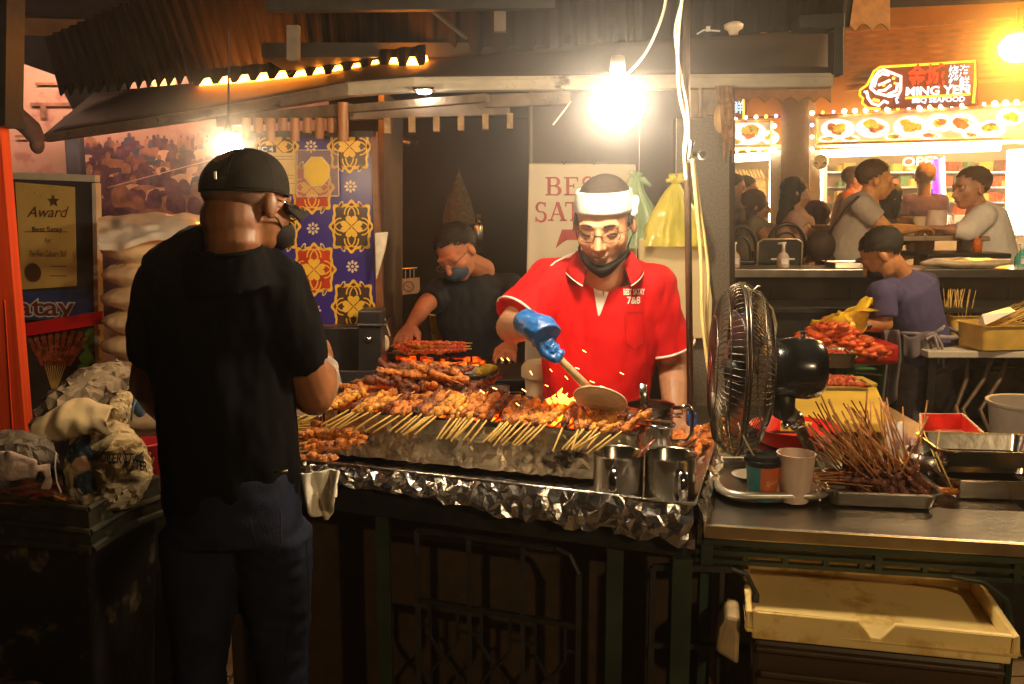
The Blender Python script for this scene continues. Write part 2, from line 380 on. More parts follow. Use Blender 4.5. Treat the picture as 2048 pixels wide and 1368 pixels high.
# corrugated sheet: bottom edge zig-zags
low = [(120, 186, 5.2), (400, 158, 4.5), (620, 130, 3.88), (840, 112, 3.42), (1000, 104, 3.32), (1300, 90, 3.3), (1700, 66, 3.3)]
up_ = [(90, 74, 4.9), (330, -30, 4.3), (600, -60, 3.7), (840, -70, 3.25), (1000, -80, 3.2), (1300, -80, 3.2), (1720, -80, 3.2)]
def corr(u, v):
    a = P(*lerp_pts(low, u)); b = P(*lerp_pts(up_, u)); x = (a.x*1.0-a.y*.55)/.10; s = max(-1, min(1, 1.7*math.sin(x*2*PI)))
    p = a.lerp(b, v); p += V((0, -.012*s, 0))
    if v == 0: p.z -= .022*s
    return p
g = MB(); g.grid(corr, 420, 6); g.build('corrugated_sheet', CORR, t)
g = MB()
GTM = M('grey timber', (.16, .13, .1), .7)
for x, y0, y1 in ((1000, 8, 62), (585, 50, 120)): g = MB(); g.slab([P(x-12, y0, 3.12), P(x+12, y0, 3.12), P(x+12, y1, 3.12), P(x-12, y1, 3.12)], (0, .03, 0)); g.build('hanger', GTM, t)
g = MB(); g.bar(P(535, 8, 3.0), P(1110, 2, 3.0), .04, .05); g.tube([P(800, -30, 3.05), P(935, 78, 3.1)], .007)
g.slab([P(530, -30, 3.02), P(700, -30, 3.02), P(700, 10, 3.02), P(536, 12, 3.02)], (0, .04, 0)); g.build('purlin', DARK, t)
g = MB(); g.slab([P(1668, 52, 3.05), P(1688, 52, 3.05), P(1688, 150, 3.05), P(1668, 150, 3.05)], (0, .06, 0))
g.slab([P(1655, 60, 3.05), P(1670, 60, 3.05), P(1670, 66, 3.05), P(1655, 66, 3.05)], (0, .03, 0)); g.slab([P(1600, 30, 3.06), P(1690, 26, 3.06), P(1690, 56, 3.06), P(1600, 56, 3.06)], (0, .1, 0)); g.build('end_bracket', DARK, t, bevel=.003)
LORG = M('orange sodium tube', (1, .45, .1), .5, var=0, emit=17, ecol=(1, .27, .02))
def teeth(u, v):
    a = P(*lerp_pts([(385, 166, 4.22), (620, 144, 3.6), (852, 121, 3.18)], u)); x = u*12.5; s = max(-1, min(1, 1.6*math.sin(x*2*PI)))
    a.z += (.052 if v else 0)-(0 if v else .016*s); a.y -= .01*s; return a
g = MB(); g.grid(teeth, 260, 1); tag(g.build('sheet_teeth', CORR, t), None)
g = MB(); g.tube([P(400, 160, 4.3), P(620, 142, 3.68), P(845, 121, 3.24)], .027, 10)
simple('strip_light', 'glowing orange strip light seen through the scalloped roof edge', 'strip light', g, LORG)
g = MB(); g.tube([P(310, 166, 4.8), P(345, 162, 4.7)], .02, 8); simple('hanging_bulb', 'dim yellow light showing through the left scallops of the roof', 'light', g, M('dim bulb', (1, .6, .2), .5, var=0, emit=1.2, ecol=(1, .5, .12)))
g = MB(); g.tube([(-3.6, 5.6, 2.75), (-1.7, 5.6, 2.75)], .03, 10); simple('tube_light', 'added tube light hidden behind the awning washing the mural wall', 'tube light', g, M('added mural tube', (1, .7, .45), .5, var=0, emit=30, ecol=(1, .55, .36)))  # added tube, hidden by the awning, only there to light the mural
# second beam, its lamp, rafters ends
t = thing('eave_beam', 'dark beam carrying a row of short rafter ends behind the gutter', 'beam', P(760, 220, 3.0))
g = MB(); g.bar(P(440, 244, 3.45), P(700, 219, 3.2), .04, .04); g.bar(P(700, 218, 3.2), P(975, 196, 3.0), .04, .025); g.bar(P(700, 225, 3.24), P(1020, 214, 3.24), .03, .052); g.bar(P(970, 203, 3.1), P(1140, 196, 3.1), .03, .04)
g.build('beam', [M('sooty beam', (.16, .11, .07), .6, var=.5, scale=14, bump=.3)], t)
WOODO = M('orange brown timber', (.42, .17, .06), .5, var=.3, scale=20, stretch=(1, 1, .2))
for i in range(9):
    x = 492+i*24.5; b = 278 if i % 2 == 0 else 262
    g = MB(); g.tube([P(x, 236, 3.22), P(x, b+ (4 if i % 3 else 0), 3.22)], .0165, 12); g.build('rafter_end', WOODO, t, smooth=True, angle=40)
g = MB(); g.tube([P(686, 205, 3.18), P(686, 282, 3.18)], .018, 12); g.build('rafter_end', WOODO, t, smooth=True, angle=40)
for i in range(6):
    x = 775+i*49; g = MB(); g.box(P(x, 252-i*2, 3.18), (.022, .03, .052)); g.build('rafter_end', M('cut timber', (.36, .22, .1), .6, var=.4, scale=30), t, bevel=.002)
g = MB(); g.bar(P(480, 268, 3.26), P(745, 268, 3.26), .01, .02); g.build('ledger', DARK, t)
t = thing('eave_lamp', 'small flat white lamp fixed under the gutter left of centre', 'lamp', P(848, 183, 3.05))
g = MB(); g.box(P(848, 179, 3.05), (.07, .06, .008)); g.build('housing', STEEL, t)
g = MB(); g.ball(P(848, 184, 3.05), (.024, .024, .007)); g.build('lens', M('cool led', (1, .95, .85), .5, var=0, emit=60, ecol=(1, .9, .75)), t)

# ---------- stall interior ----------
WALLB = M('dark brown stall wall', (.085, .063, .045), .7, spec=.25, var=.25, scale=4, bump=.05)
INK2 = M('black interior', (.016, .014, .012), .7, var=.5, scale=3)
g = MB(); g.slab([P(1058, 170, 3.4), P(1470, 170, 3.4), P(1470, 1400, 3.4), P(1058, 1400, 3.4)], (0, .06, 0)); simple('stall_wall', 'smooth brown wall panel behind the cook in the red shirt', 'wall', g, WALLB)
g = MB(); g.slab([P(1061, 180, 3.385), P(1065, 180, 3.385), P(1065, 800, 3.385), P(1061, 800, 3.385)], (0, .01, 0)); simple('wall_trim', 'thin pale vertical edge strip at the left end of the brown wall', 'trim', g, M('trim', (.2, .16, .12), .5))
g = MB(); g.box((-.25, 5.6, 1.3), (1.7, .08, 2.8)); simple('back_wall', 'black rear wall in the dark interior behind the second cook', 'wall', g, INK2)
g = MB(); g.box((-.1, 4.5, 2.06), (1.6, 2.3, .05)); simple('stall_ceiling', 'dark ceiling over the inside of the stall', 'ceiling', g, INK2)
g = MB(); g.slab([P(757, 180, 3.5), P(768, 180, 3.5), P(768, 900, 3.5), P(757, 900, 3.5)], (0, .6, 0)); simple('inner_post', 'dark brown side wall edge right of the tiled panel', 'post', g, M('brown frame', (.1, .06, .035), .6))
g = MB(); g.slab([P(1352, 236, 3.0), P(1458, 234, 3.0), P(1462, 1150, 3.0), P(1352, 1150, 3.0)], (0, .05, 0)); simple('partition_panel', 'speckled grey brown partition panel right of the steel pole', 'panel', g, M('grey brown laminate', (.16, .135, .11), .45, var=.3, scale=150, stain=((.25, .2, .16), 40, .64)), bevel=.003)
g = MB(); g.slab([P(1380, 178, 3.12), P(1440, 178, 3.12), P(1440, 236, 3.12), P(1380, 236, 3.12)], (0, .05, 0)); g.box(P(1424, 216, 3.1), (.03, .03, .05)); g.box(P(1400, 205, 3.1), (.012, .02, .1)); simple('switch_box', 'pale brown cable box above the grey partition', 'box', g, M('tan box', (.36, .28, .2), .6), bevel=.003)
STRAW = M('brown straw bristles', (.3, .16, .07), .7, var=.5, scale=50)
g = MB()
for i in range(46):
    a = r2.uniform(-1, 1); x0 = 1446+a*16; g.tube([P(x0, 172, 2.97+.02*r2.random()), P(1452+a*14+r2.uniform(-4, 4), 205, 2.96), P(1456+a*9+r2.uniform(-3, 6), 250+r2.random()*75, 2.97)], .0016, 4)
simple('straw_broom', 'brown straw broom hanging head down beside the gutter end', 'broom', g, STRAW)
g = MB(); g.ball(P(1444, 236, 3.0), (.028, .02, .05)); simple('wooden_knob', 'pale rounded wooden knob on top of the partition', 'knob', g, M('pale wood', (.65, .42, .2), .5), smooth=True)
# ---------- patterned tile panel ----------
TY = 3.3
NAVY = M('violet blue tiles', (.05, .028, .24), .3, var=.12, scale=5); TYL = M('yellow tile glaze', (.95, .55, .06), .35, var=.08)
TDK = M('dark brown tile glaze', (.07, .035, .025), .35, var=.2); TRD = M('red tile glaze', (.55, .045, .015), .35, var=.2); TCR = M('cream tile glaze', (.85, .66, .4), .35, var=.05)
t = thing('tile_panel', 'violet tiled panel with yellow clover medallions and daisies beside the customer', 'tile panel', P(640, 700, TY))
g = MB(); g.slab([P(455, 262, TY), P(741, 262, TY), P(752, 648, TY), P(455, 648, TY)], (0, .03, 0)); g.build('tile_field', NAVY, t)
g = MB(); g.slab([P(741, 262, TY-.01), P(752, 262, TY-.01), P(765, 650, TY-.01), P(753, 650, TY-.01)], (0, .04, 0)); g.slab([P(455, 648, TY-.01), P(765, 650, TY-.01), P(765, 655, TY-.01), P(455, 653, TY-.01)], (0, .04, 0)); g.build('frame', M('red brown frame', (.2, .07, .03), .4), t)
g = MB(); CX = []
def tp(x, y, k): return P(min(x, 741+(y-262)*.028), min(max(y, 262), 648), TY-.0012*k)
def medallion(cx, cy, red):
    W, H = 42, 50; n = 72
    def ol(s, k, ph=0):
        out = []
        for i in range(n):
            a = 2*PI*i/n; q = (abs(math.cos(a))**3+abs(math.sin(a))**3)**(-1/3)*.9
            r = s*q*(1+.085*math.cos(8*a+ph)+.04*math.cos(16*a))
            out.append(tp(cx+W*r*math.cos(a), cy+H*r*math.sin(a), k))
        return out
    g.mi = 0; g.poly(ol(1.08, 1)); g.mi = 2 if red else 1; g.poly(ol(.94, 2))
    g.mi = 0
    for i in range(8):                                  # curls
        a0 = i*PI/4+PI/8; s = 1 if i % 2 else -1; pts = []
        for k in range(12):
            f = k/11; a = a0+s*f*1.0; rr = .48+.34*math.sin(f*PI*.9); pts.append((cx+W*rr*math.cos(a), cy+H*rr*math.sin(a)))
        L_, R_ = [], []
        for k, (x, y) in enumerate(pts):
            x2, y2 = pts[min(k+1, 11)]; x1, y1 = pts[max(k-1, 0)]; d = math.hypot(x2-x1, y2-y1) or 1; nx, ny = -(y2-y1)/d, (x2-x1)/d; wd = 1.3
            L_.append(tp(x+nx*wd, y+ny*wd, 3)); R_.append(tp(x-nx*wd, y-ny*wd, 3))
        for k in range(11): g.poly([L_[k], L_[k+1], R_[k+1], R_[k]])
    for q in range(4):                                  # clover of four hearts
        a = q*PI/2+PI/4*0; hp = []
        for k in range(20):
            th = 2*PI*k/20; hx = 16*math.sin(th)**3; hy = 13*math.cos(th)-5*math.cos(2*th)-2*math.cos(3*th)-math.cos(4*th)
            x, y = hx*.8, (hy+17)*.8; ca, sa = math.cos(a), math.sin(a); hp.append(tp(cx+(x*ca-y*sa)*.95, cy+(x*sa+y*ca)*.95, 4+q*.2))
        g.poly(hp)
def daisy(cx, cy):
    g.mi = 3
    for k in range(8):
        a = k*PI/4; g.poly([tp(cx+9*math.cos(a)+4*math.cos(a)*math.cos(b)-2.6*math.sin(a)*math.sin(b), cy+9*math.sin(a)+4*math.sin(a)*math.cos(b)+2.6*math.cos(a)*math.sin(b), 1) for b in [j*PI/4 for j in range(8)]])
    g.poly([tp(cx+3*math.cos(b), cy+3*math.sin(b), 1) for b in [j*PI/4 for j in range(8)]])
    for sx in (-1, 1):
        for sy in (-1, 1):
            x0, y0 = cx+sx*19, cy+sy*36; tilt = sx*sy*-.5
            for rr, k, mi in ((1, 1, 3), (.55, 2, 4)):
                g.mi = mi; g.poly([tp(x0+(3.8*math.cos(b)*rr*math.cos(tilt)-8*math.sin(b)*rr*math.sin(tilt)), y0+(3.8*math.cos(b)*rr*math.sin(tilt)+8*math.sin(b)*rr*math.cos(tilt)), k) for b in [j*PI/5 for j in range(10)]])
cols = [(486, 0), (561, 1), (630, 0), (707, 1)]
for ci, (cx, par) in enumerate(cols):
    for ri in range(6):
        cy = 293+ri*82 if par == 0 else 293+ri*80
        if cy > 640: continue
        sh = ri*2
        if (ri+par) % 2 == 0: daisy(cx+sh-8, cy)
for ci, (cx, par) in enumerate(cols):
    for ri in range(6):
        cy = (293+ri*82 if par == 0 else 293+ri*80)
        if cy > 640: continue
        if (ri+par) % 2 == 1: medallion(cx+ri*2-8, cy, par == 0)
g.build('tile_pattern', [TYL, TDK, TRD, TCR, M('brown oval', (.2, .05, .03), .4)], t, fix=False)
def flat(name, label, cat, pts, mat, th=.004, **k):
    g = MB(); g.slab(pts, (0, th, 0)); return simple(name, label, cat, g, mat, **k)
t = thing('notice_sheet', 'yellow paper notice headed FC 4 beside the cap of the customer', 'notice', P(560, 350, TY-.02))
g = MB(); g.slab([P(520, 304, TY-.014), P(592, 306, TY-.014), P(594, 388, TY-.014), P(520, 388, TY-.014)], (0, .002, 0)); g.build('paper', M('yellow paper', (.8, .58, .22), .5, var=.08), t)
g = MB(); g.slab([P(514, 291, TY-.016), P(552, 291, TY-.016), P(552, 305, TY-.016), P(514, 305, TY-.016)], (0, .002, 0)); hp = g.build('heading_plate', BLK, t)
g = MB(); text_mb('FC 4', P(531, 299, TY-.019), (1, 0, 0), UP, .024, 0, width=.055, bold=.03, mb=g); g.build('lettering', WHT, hp, fix=False)
g = MB()
for k, (y, a, b) in enumerate([(312, 545, 585), (318, 548, 588), (350, 560, 588), (356, 558, 585), (366, 560, 590)]): g.poly([P(a, y, TY-.019), P(b, y, TY-.019), P(b, y+1.5, TY-.019), P(a, y+1.5, TY-.019)])
g.build('print', M('faded print', (.5, .28, .08), .6), t, fix=False)
t = thing('clear_holder', 'clear acrylic holder with an octagonal yellow certificate on the tiles', 'sign holder', P(635, 350, TY-.02))
g = MB(); g.slab([P(594, 300, TY-.02), P(676, 300, TY-.02), P(678, 392, TY-.02), P(594, 394, TY-.02)], (0, .002, 0)); g.build('acrylic_plate', M('clear acrylic', (.8, .6, .45), .1, var=0, alpha=.18), t)
def octa(r, off): return [P(633+r*math.cos(PI/8+k*PI/4)*1.0, 343+r*1.15*math.sin(PI/8+k*PI/4), TY-off) for k in range(8)]
g = MB(); g.slab(octa(28, .024), (0, .002, 0)); g.build('certificate_border', M('pale gold', (.85, .6, .3), .4), t)
g = MB(); g.slab(octa(25, .027), (0, .002, 0)); g.build('certificate', M('yellow certificate', (.85, .55, .05), .4, var=.06), t)
g = MB()
for a, b in (((594, 300), (676, 300)), ((676, 300), (678, 392)), ((594, 394), (678, 392)), ((594, 300), (594, 394))): g.bar(P(*a, TY-.022), P(*b, TY-.022), .003, .003)
g.build('edge', M('acrylic edge', (.8, .55, .4), .2), t)
# under the panel: dark steel cabinet with a handle, hanging paper cone
t = thing('dark_cabinet', 'dark steel cabinet with a small bright catch below the tiled panel', 'cabinet', P(700, 1100, 3.2))
g = MB(); g.slab([P(450, 655, 3.25), P(760, 655, 3.25), P(760, 1300, 3.25), P(450, 1300, 3.25)], (0, .4, 0)); g.slab([P(716, 622, 3.1), P(762, 622, 3.1), P(766, 900, 3.1), P(716, 900, 3.1)], (0, .12, 0)); g.slab([P(712, 648, 3.08), P(770, 648, 3.08), P(770, 653, 3.08), P(712, 653, 3.08)], (0, .1, 0)); g.build('body', M('dark grey steel', (.06, .055, .06), .35, .6, var=.25, scale=5), t, bevel=.004)
g = MB(); g.ball(P(736, 678, 3.09), (.014, .01, .012)); g.build('catch', CHROME, t, smooth=True)
g = MB(); g.slab([P(749, 466, 3.2), P(776, 464, 3.2), P(770, 500, 3.2), P(752, 560, 3.2)], (0, .02, 0)); simple('paper_bag', 'crumpled white paper bag hanging from the tiled panel edge', 'paper bag', g, M('white paper', (.75, .65, .5), .7, bump=.3, bscale=20), bevel=.004)

# ---------- BEST SATAY sign ----------
SY = 3.2
t = thing('satay_sign', 'cream board with red lettering reading BEST SATAY 7 behind the cook', 'sign', P(1160, 700, SY))
CREAM = M('cream sign board', (.66, .56, .4), .5, var=.08, scale=6)
g = MB(); g.slab([P(1058, 326, SY), P(1272, 328, SY), P(1275, 560, SY), P(1420, 620, SY), P(1422, 900, SY), P(1048, 900, SY)], (0, .02, 0))
g = MB(); g.slab([P(1058, 326, SY), P(1272, 328, SY), P(1278, 760, SY), P(1049, 760, SY)], (0, .02, 0)); g.build('board', CREAM, t, bevel=.006)
SR = M('red sign paint', (.42, .03, .02), .5, var=.15, scale=10)
g = MB(); d = SY-.0025
def st_(x0, y0, x1, y1, w, h=True):     # stroke with pixel coordinates, w = horizontal width
    g.poly([P(x0-w/2, y0, d), P(x0+w/2, y0, d), P(x1+w/2, y1, d), P(x1-w/2, y1, d)])
def hs(x0, x1, y, hgt=3): g.poly([P(x0, y-hgt/2, d), P(x1, y-hgt/2, d), P(x1, y+hgt/2, d), P(x0, y+hgt/2, d)])
def arc(cx, cy, rx, ry, a0, a1, w0, w1, n=14):
    for i in range(n):
        a = R(a0+(a1-a0)*i/n); b = R(a0+(a1-a0)*(i+1)/n); f0 = i/n; f1 = (i+1)/n
        wa = w0+(w1-w0)*math.sin(f0*PI); wb = w0+(w1-w0)*math.sin(f1*PI)
        q = lambda an, wd, s: P(cx+(rx+s*wd/2)*math.cos(an), cy-(ry+s*wd/2*.8)*math.sin(an), d)
        g.poly([q(a, wa, -1), q(b, wb, -1), q(b, wb, 1), q(a, wa, 1)])
def letB(x, y, w, h):
    st_(x+w*.22, y, x+w*.22, y+h, w*.2); hs(x, x+w*.6, y+1.5); hs(x, x+w*.6, y+h-1.5); hs(x+w*.2, x+w*.6, y+h*.48)
    arc(x+w*.52, y+h*.25, w*.27, h*.23, 90, -90, 2.5, w*.2); arc(x+w*.55, y+h*.74, w*.32, h*.25, 90, -90, 2.5, w*.22)
def letE(x, y, w, h):
    st_(x+w*.25, y, x+w*.25, y+h, w*.22); hs(x, x+w*.92, y+1.5); hs(x, x+w*.95, y+h-1.5); hs(x+w*.2, x+w*.65, y+h*.48); st_(x+w*.9, y, x+w*.9, y+h*.24, 2.5); st_(x+w*.93, y+h*.76, x+w*.93, y+h, 2.5); st_(x+w*.65, y+h*.36, x+w*.65, y+h*.6, 2.5)
def letS(x, y, w, h):
    arc(x+w*.5, y+h*.27, w*.33, h*.24, 30, 270, 3, w*.2); arc(x+w*.5, y+h*.73, w*.35, h*.25, 90, -150, 3, w*.22); st_(x+w*.82, y, x+w*.82, y+h*.25, 2.5); st_(x+w*.12, y+h*.74, x+w*.12, y+h, 2.5)
def letT(x, y, w, h):
    st_(x+w*.5, y, x+w*.5, y+h, w*.2); hs(x+w*.03, x+w*.97, y+1.5); hs(x+w*.3, x+w*.7, y+h-1.5); st_(x+w*.05, y, x+w*.05, y+h*.25, 2.5); st_(x+w*.95, y, x+w*.95, y+h*.25, 2.5)
def letA(x, y, w, h):
    st_(x+w*.5, y, x+w*.82, y+h, w*.2); st_(x+w*.47, y+3, x+w*.15, y+h, 3); hs(x+w*.28, x+w*.72, y+h*.65, 2.5); hs(x, x+w*.3, y+h-1.5); hs(x+w*.62, x+w, y+h-1.5)
def letY(x, y, w, h):
    st_(x+w*.18, y, x+w*.5, y+h*.5, w*.2); st_(x+w*.85, y, x+w*.53, y+h*.5, 3); st_(x+w*.5, y+h*.48, x+w*.5, y+h, w*.2); hs(x, x+w*.36, y+1.5); hs(x+w*.65, x+w, y+1.5); hs(x+w*.32, x+w*.7, y+h-1.5)
letB(1091, 354, 33, 37); letE(1128, 354, 30, 37); letS(1162, 353, 28, 39); letT(1194, 353, 36, 37)
letS(1069, 404, 26, 40); letA(1096, 404, 38, 38); letT(1130, 404, 34, 38); letA(1164, 404, 38, 38); letY(1200, 404, 36, 38)
g.poly([P(1124, 459, d), P(1214, 459, d), P(1212, 480, d), P(1132, 480, d)]); g.poly([P(1124, 459, d), P(1134, 480, d), P(1124, 486, d), P(1111, 497, d)]); g.poly([P(1186, 480, d), P(1212, 480, d), P(1172, 590, d), P(1146, 590, d)])
g.build('lettering', SR, t, fix=False)
g = MB()
for x in (1128, 1188): g.tube([P(x-5, 322, SY-.01), P(x, 329, SY-.014), P(x+5, 322, SY-.01)], .0022, 6)
g.build('hook', DARK, t)
g = MB(); g.slab([P(1278, 478, 2.92), P(1398, 472, 2.92), P(1408, 480, 2.92), P(1425, 600, 2.92), P(1422, 676, 2.92), P(1280, 684, 2.92)], (0, .03, 0)); simple('styrofoam_board', 'pale yellowish foam board hanging behind the steel pole', 'board', g, M('pale foam board', (.72, .6, .34), .6, var=.1, scale=5), bevel=.005)
# ---------- hanging bags ----------
def bag(name, label, mat, prof, Y, tie, strands, extra=None):
    t = thing(name, label, 'plastic bag', P(prof[len(prof)//2][0], prof[-1][1], Y))
    g = MB(); n = 44
    def f(u, v):
        k = v*(len(prof)-1); i = min(int(k), len(prof)-2); fr = k-i
        cx = prof[i][0]*(1-fr)+prof[i+1][0]*fr; y = prof[i][1]*(1-fr)+prof[i+1][1]*fr; hw = prof[i][2]*(1-fr)+prof[i+1][2]*fr
        a = 2*PI*u; rr = (1+.13*math.sin(a*7+v*2)+.08*math.sin(a*13)+.35*v*noise.noise(V((math.cos(a)*1.3, math.sin(a)*1.3, v*2.2+Y)))+.10*noise.noise(V((math.cos(a)*6, math.sin(a)*6, v*7))))*hw
        c = P(cx, y, Y); return c+V((rr/1800*Y*math.cos(a), rr/1800*Y*.55*math.sin(a), 0))
    g.grid(f, n, 22); g.build('bag_film', mat, t, smooth=True)
    g = MB()
    for x, y in tie: g.tube([P(tie[0][0], tie[0][1], Y), P((tie[0][0]+x)/2, (tie[0][1]+y)/2-6, Y-.01), P(x, y, Y-.005)], [.006, .011, .006], 6)
    g.build('tied_handle', mat, t, smooth=True)
    if extra: extra(t)
    return t
YB = M('yellow plastic film', (.85, .75, .1), .3, var=.15, scale=18, alpha=.62, bump=.3, bscale=30, coat=.4)
GB = M('green tinted plastic film', (.5, .72, .42), .25, var=.2, scale=18, alpha=.6, bump=.3, bscale=30, coat=.5)
GRN = M('green leek stalks', (.2, .27, .03), .5, var=.4, scale=30, stretch=(6, 6, .6))
def stalks(t):
    g = MB()
    for i in range(26): x = 1352+r2.random()*42; g.tube([P(x-(x-1368)*.35, 385, 2.86), P(x, 430, 2.86), P(x+(x-1370)*.1, 482, 2.86)], .006, 6)
    g.build('leek_bunch', GRN, t)
bag('yellow_bag', 'translucent yellow bag of green stalks hanging behind the pole', YB, [(1352, 366, 6), (1348, 384, 18), (1348, 420, 38), (1342, 460, 54), (1345, 492, 58)], 2.84, [(1352, 366), (1338, 350), (1368, 348), (1372, 362), (1332, 362)], None, stalks)
def br(t):
    g = MB()
    for i in range(14): x = 1262+r2.random()*34; g.tube([P(x, 400, 3.05), P(x+r2.uniform(-6, 6), 470, 3.05)], .004, 5)
    g.build('contents', M('brown roots', (.4, .24, .08), .6, var=.4), t)
bag('green_bag', 'pale green translucent bag hanging beside the head of the cook', GB, [(1270, 352, 10), (1266, 380, 20), (1276, 420, 30), (1278, 460, 34), (1278, 496, 36)], 3.0, [(1272, 358), (1258, 346), (1284, 348), (1302, 372)], None, br)
g = MB(); g.tube([P(1352, 350, 2.95), P(1353, 236, 2.97)], .0012, 5); g.tube([P(1278, 350, 3.02), P(1280, 180, 3.1)], .0012, 5); simple('hanging_strings', 'thin strings holding up the plastic bags', 'string', g, WHT)

# ---------- pole, clamps and cables ----------
t = thing('support_pole', 'dark steel pole running down in front of the cook arm', 'pole', P(1380, 1100, 2.2))
g = MB(); g.tube([P(1372, -60, 2.2), P(1374, 300, 2.2), P(1381, 820, 2.2)], .0085, 12); g.build('pole_shaft', M('brown steel pole', (.13, .085, .055), .35, .5, var=.3, scale=15), t, smooth=True)
g = MB(); g.tube([P(1382, 282, 2.185), P(1377, 326, 2.185)], .008, 12); g.tube([P(1384, 309, 2.18), P(1406, 309, 2.18)], .006, 8); g.lathe(P(1404, 310, 2.18), [(.0, -.004), (.012, -.004), (.012, .006), (.004, .006), (0, .004)], 20, V((0, -1, 0))); g.build('clamp', CHROME, t, smooth=True, angle=40)
CBL = M('cream cable', (.7, .62, .45), .5, var=.15)
def cable(name, label, pts, r, mat=CBL):
    g = MB(); out = []
    for i in range(len(pts)-1):
        p0, p1, p2, p3 = pts[max(i-1, 0)], pts[i], pts[i+1], pts[min(i+2, len(pts)-1)]
        for k in range(6):
            s = k/6; out.append(V([.5*((2*p1[j])+(-p0[j]+p2[j])*s+(2*p0[j]-5*p1[j]+4*p2[j]-p3[j])*s*s+(-p0[j]+3*p1[j]-3*p2[j]+p3[j])*s**3) for j in range(3)]))
    out.append(V(pts[-1])); g.tube([P(*p) for p in out], r, 7); return simple(name, label, 'cable', g, mat, smooth=True)
cable('power_cable', 'cream cable curving down to the bright hanging bulb', [(1335, -20, 1.95), (1325, 30, 1.95), (1300, 90, 1.95), (1272, 130, 1.94), (1240, 160, 1.93)], .003)
cable('power_cable', 'thick pale cable running down beside the steel pole from the roof', [(1366, -20, 2.16), (1356, 80, 2.16), (1358, 180, 2.16), (1372, 250, 2.17), (1368, 300, 2.17), (1372, 360, 2.17)], .004)
cable('power_cable', 'thin pale cable twisted with the thick one near the roof', [(1372, -20, 2.17), (1350, 60, 2.17), (1362, 150, 2.17), (1375, 220, 2.15), (1378, 290, 2.15)], .0028)
YC = M('yellowed cable', (.62, .5, .2), .5, var=.2)
cable('power_cable', 'yellowed cable hanging from the clamp down behind the fan', [(1384, 318, 2.17), (1392, 400, 2.17), (1402, 520, 2.17), (1405, 640, 2.15), (1420, 760, 2.12), (1436, 860, 2.1), (1440, 905, 2.08)], .0045, YC)
cable('power_cable', 'second yellowed cable bowing out beside the foam board edge', [(1386, 318, 2.18), (1400, 420, 2.18), (1416, 540, 2.18), (1414, 640, 2.17), (1424, 740, 2.15), (1440, 830, 2.13), (1446, 900, 2.12)], .004, YC)
# ---------- bulbs ----------
t = thing('hanging_bulb', 'dazzling round white bulb hanging over the grill', 'light bulb', P(1235, 205, 1.93))
g = MB(); g.ball(P(1235, 208, 1.93), (.057, .057, .055), 28, 18); g.build('glass', M('main bulb glass', (1, .9, .75), .3, var=0, emit=100, ecol=(1, .78, .5)), t, smooth=True)
g = MB(); g.tube([P(1235, 150, 1.93), P(1236, 112, 1.93)], [.017, .014], 14); g.build('socket', M('bulb socket', (.5, .4, .3), .4), t, smooth=True)
t = thing('hanging_bulb', 'smaller bright bulb just above the cap of the customer', 'light bulb', P(458, 290, 2.25))
g = MB(); g.ball(P(457, 290, 2.25), (.034, .034, .03), 24, 14); g.build('glass', M('second bulb glass', (1, .9, .7), .3, var=0, emit=95, ecol=(1, .68, .34)), t, smooth=True)
g = MB(); g.tube([P(457, 268, 2.25), P(457, 240, 2.25), P(457, 60, 2.3)], [.012, .003, .002], 10); g.build('cord', DARK, t)
t = thing('hanging_bulb', 'added bare bulb on a cord nearest the viewer, outside the view', 'light bulb', (1.3, -.5, 1.95))  # added fill bulb behind the camera, brightens the counter front and cooler lid
g = MB(); g.ball((1.3, -.5, 1.95), (.045, .045, .05), 20, 14); g.build('glass', M('added bulb glass', (1, .8, .5), .3, var=0, emit=270, ecol=(1, .68, .34)), t, smooth=True)
g = MB(); g.tube([(1.3, -.5, 1.99), (1.3, -.5, 2.06), (1.3, -.5, 3.2)], [.015, .003, .003], 10); g.build('cord', DARK, t)
t = thing('hanging_bulb', 'added bulb hanging over the boxes, outside the top right corner of the view', 'light bulb', (2.3, 3.1, 2.5))  # added unseen bulb that lifts the dark right mid-ground
g = MB(); g.ball((2.3, 3.1, 2.5), (.05, .05, .055), 20, 14); g.build('glass', M('rear added bulb glass', (1, .8, .5), .3, var=0, emit=440, ecol=(1, .68, .34)), t, smooth=True)
g = MB(); g.tube([(2.3, 3.1, 2.55), (2.3, 3.1, 2.6), (2.3, 3.1, 3.3)], [.015, .003, .003], 10); g.build('cord', DARK, t)
# ceiling fitting, cctv, small hooks
t = thing('ceiling_rose', 'cream round ceiling fitting above the right end of the awning', 'fitting', P(1467, 55, 3.1))
g = MB(); g.lathe(P(1467, 62, 3.1), [(0, -.012), (.014, -.012), (.018, 0), (.03, .008), (.032, .02), (.02, .028), (0, .03)], 24); g.build('cover', CREAM, t, smooth=True)
g = MB(); g.tube([P(1394, 68, 3.1), P(1408, 60, 3.1), P(1440, 62, 3.1)], .003, 6); g.box(P(1416, 58, 3.1), (.012, .012, .016)); simple('wire_clip', 'small white clip and wire left of the cream ceiling fitting', 'clip', g, WHT)
cable('wire_strip', 'short pale wire end hanging left of the bright bulb', [(1142, 202, 2.6), (1128, 222, 2.6), (1106, 250, 2.6)], .0025)
t = thing('hanging_basket', 'dim tapered straw basket hanging in the dark interior', 'basket', P(920, 450, 4.9))
g = MB(); g.lathe(P(918, 448, 4.9), [(.09, 0), (.085, .05), (.06, .14), (.02, .24), (.004, .29)], 24); g.build('weave', M('dim straw', (.07, .055, .035), .8, var=.5, scale=60, bump=.5), t, smooth=True)
t = thing('steel_canister', 'slim grey steel canister on the wall behind the second cook', 'canister', P(957, 500, 4.7))
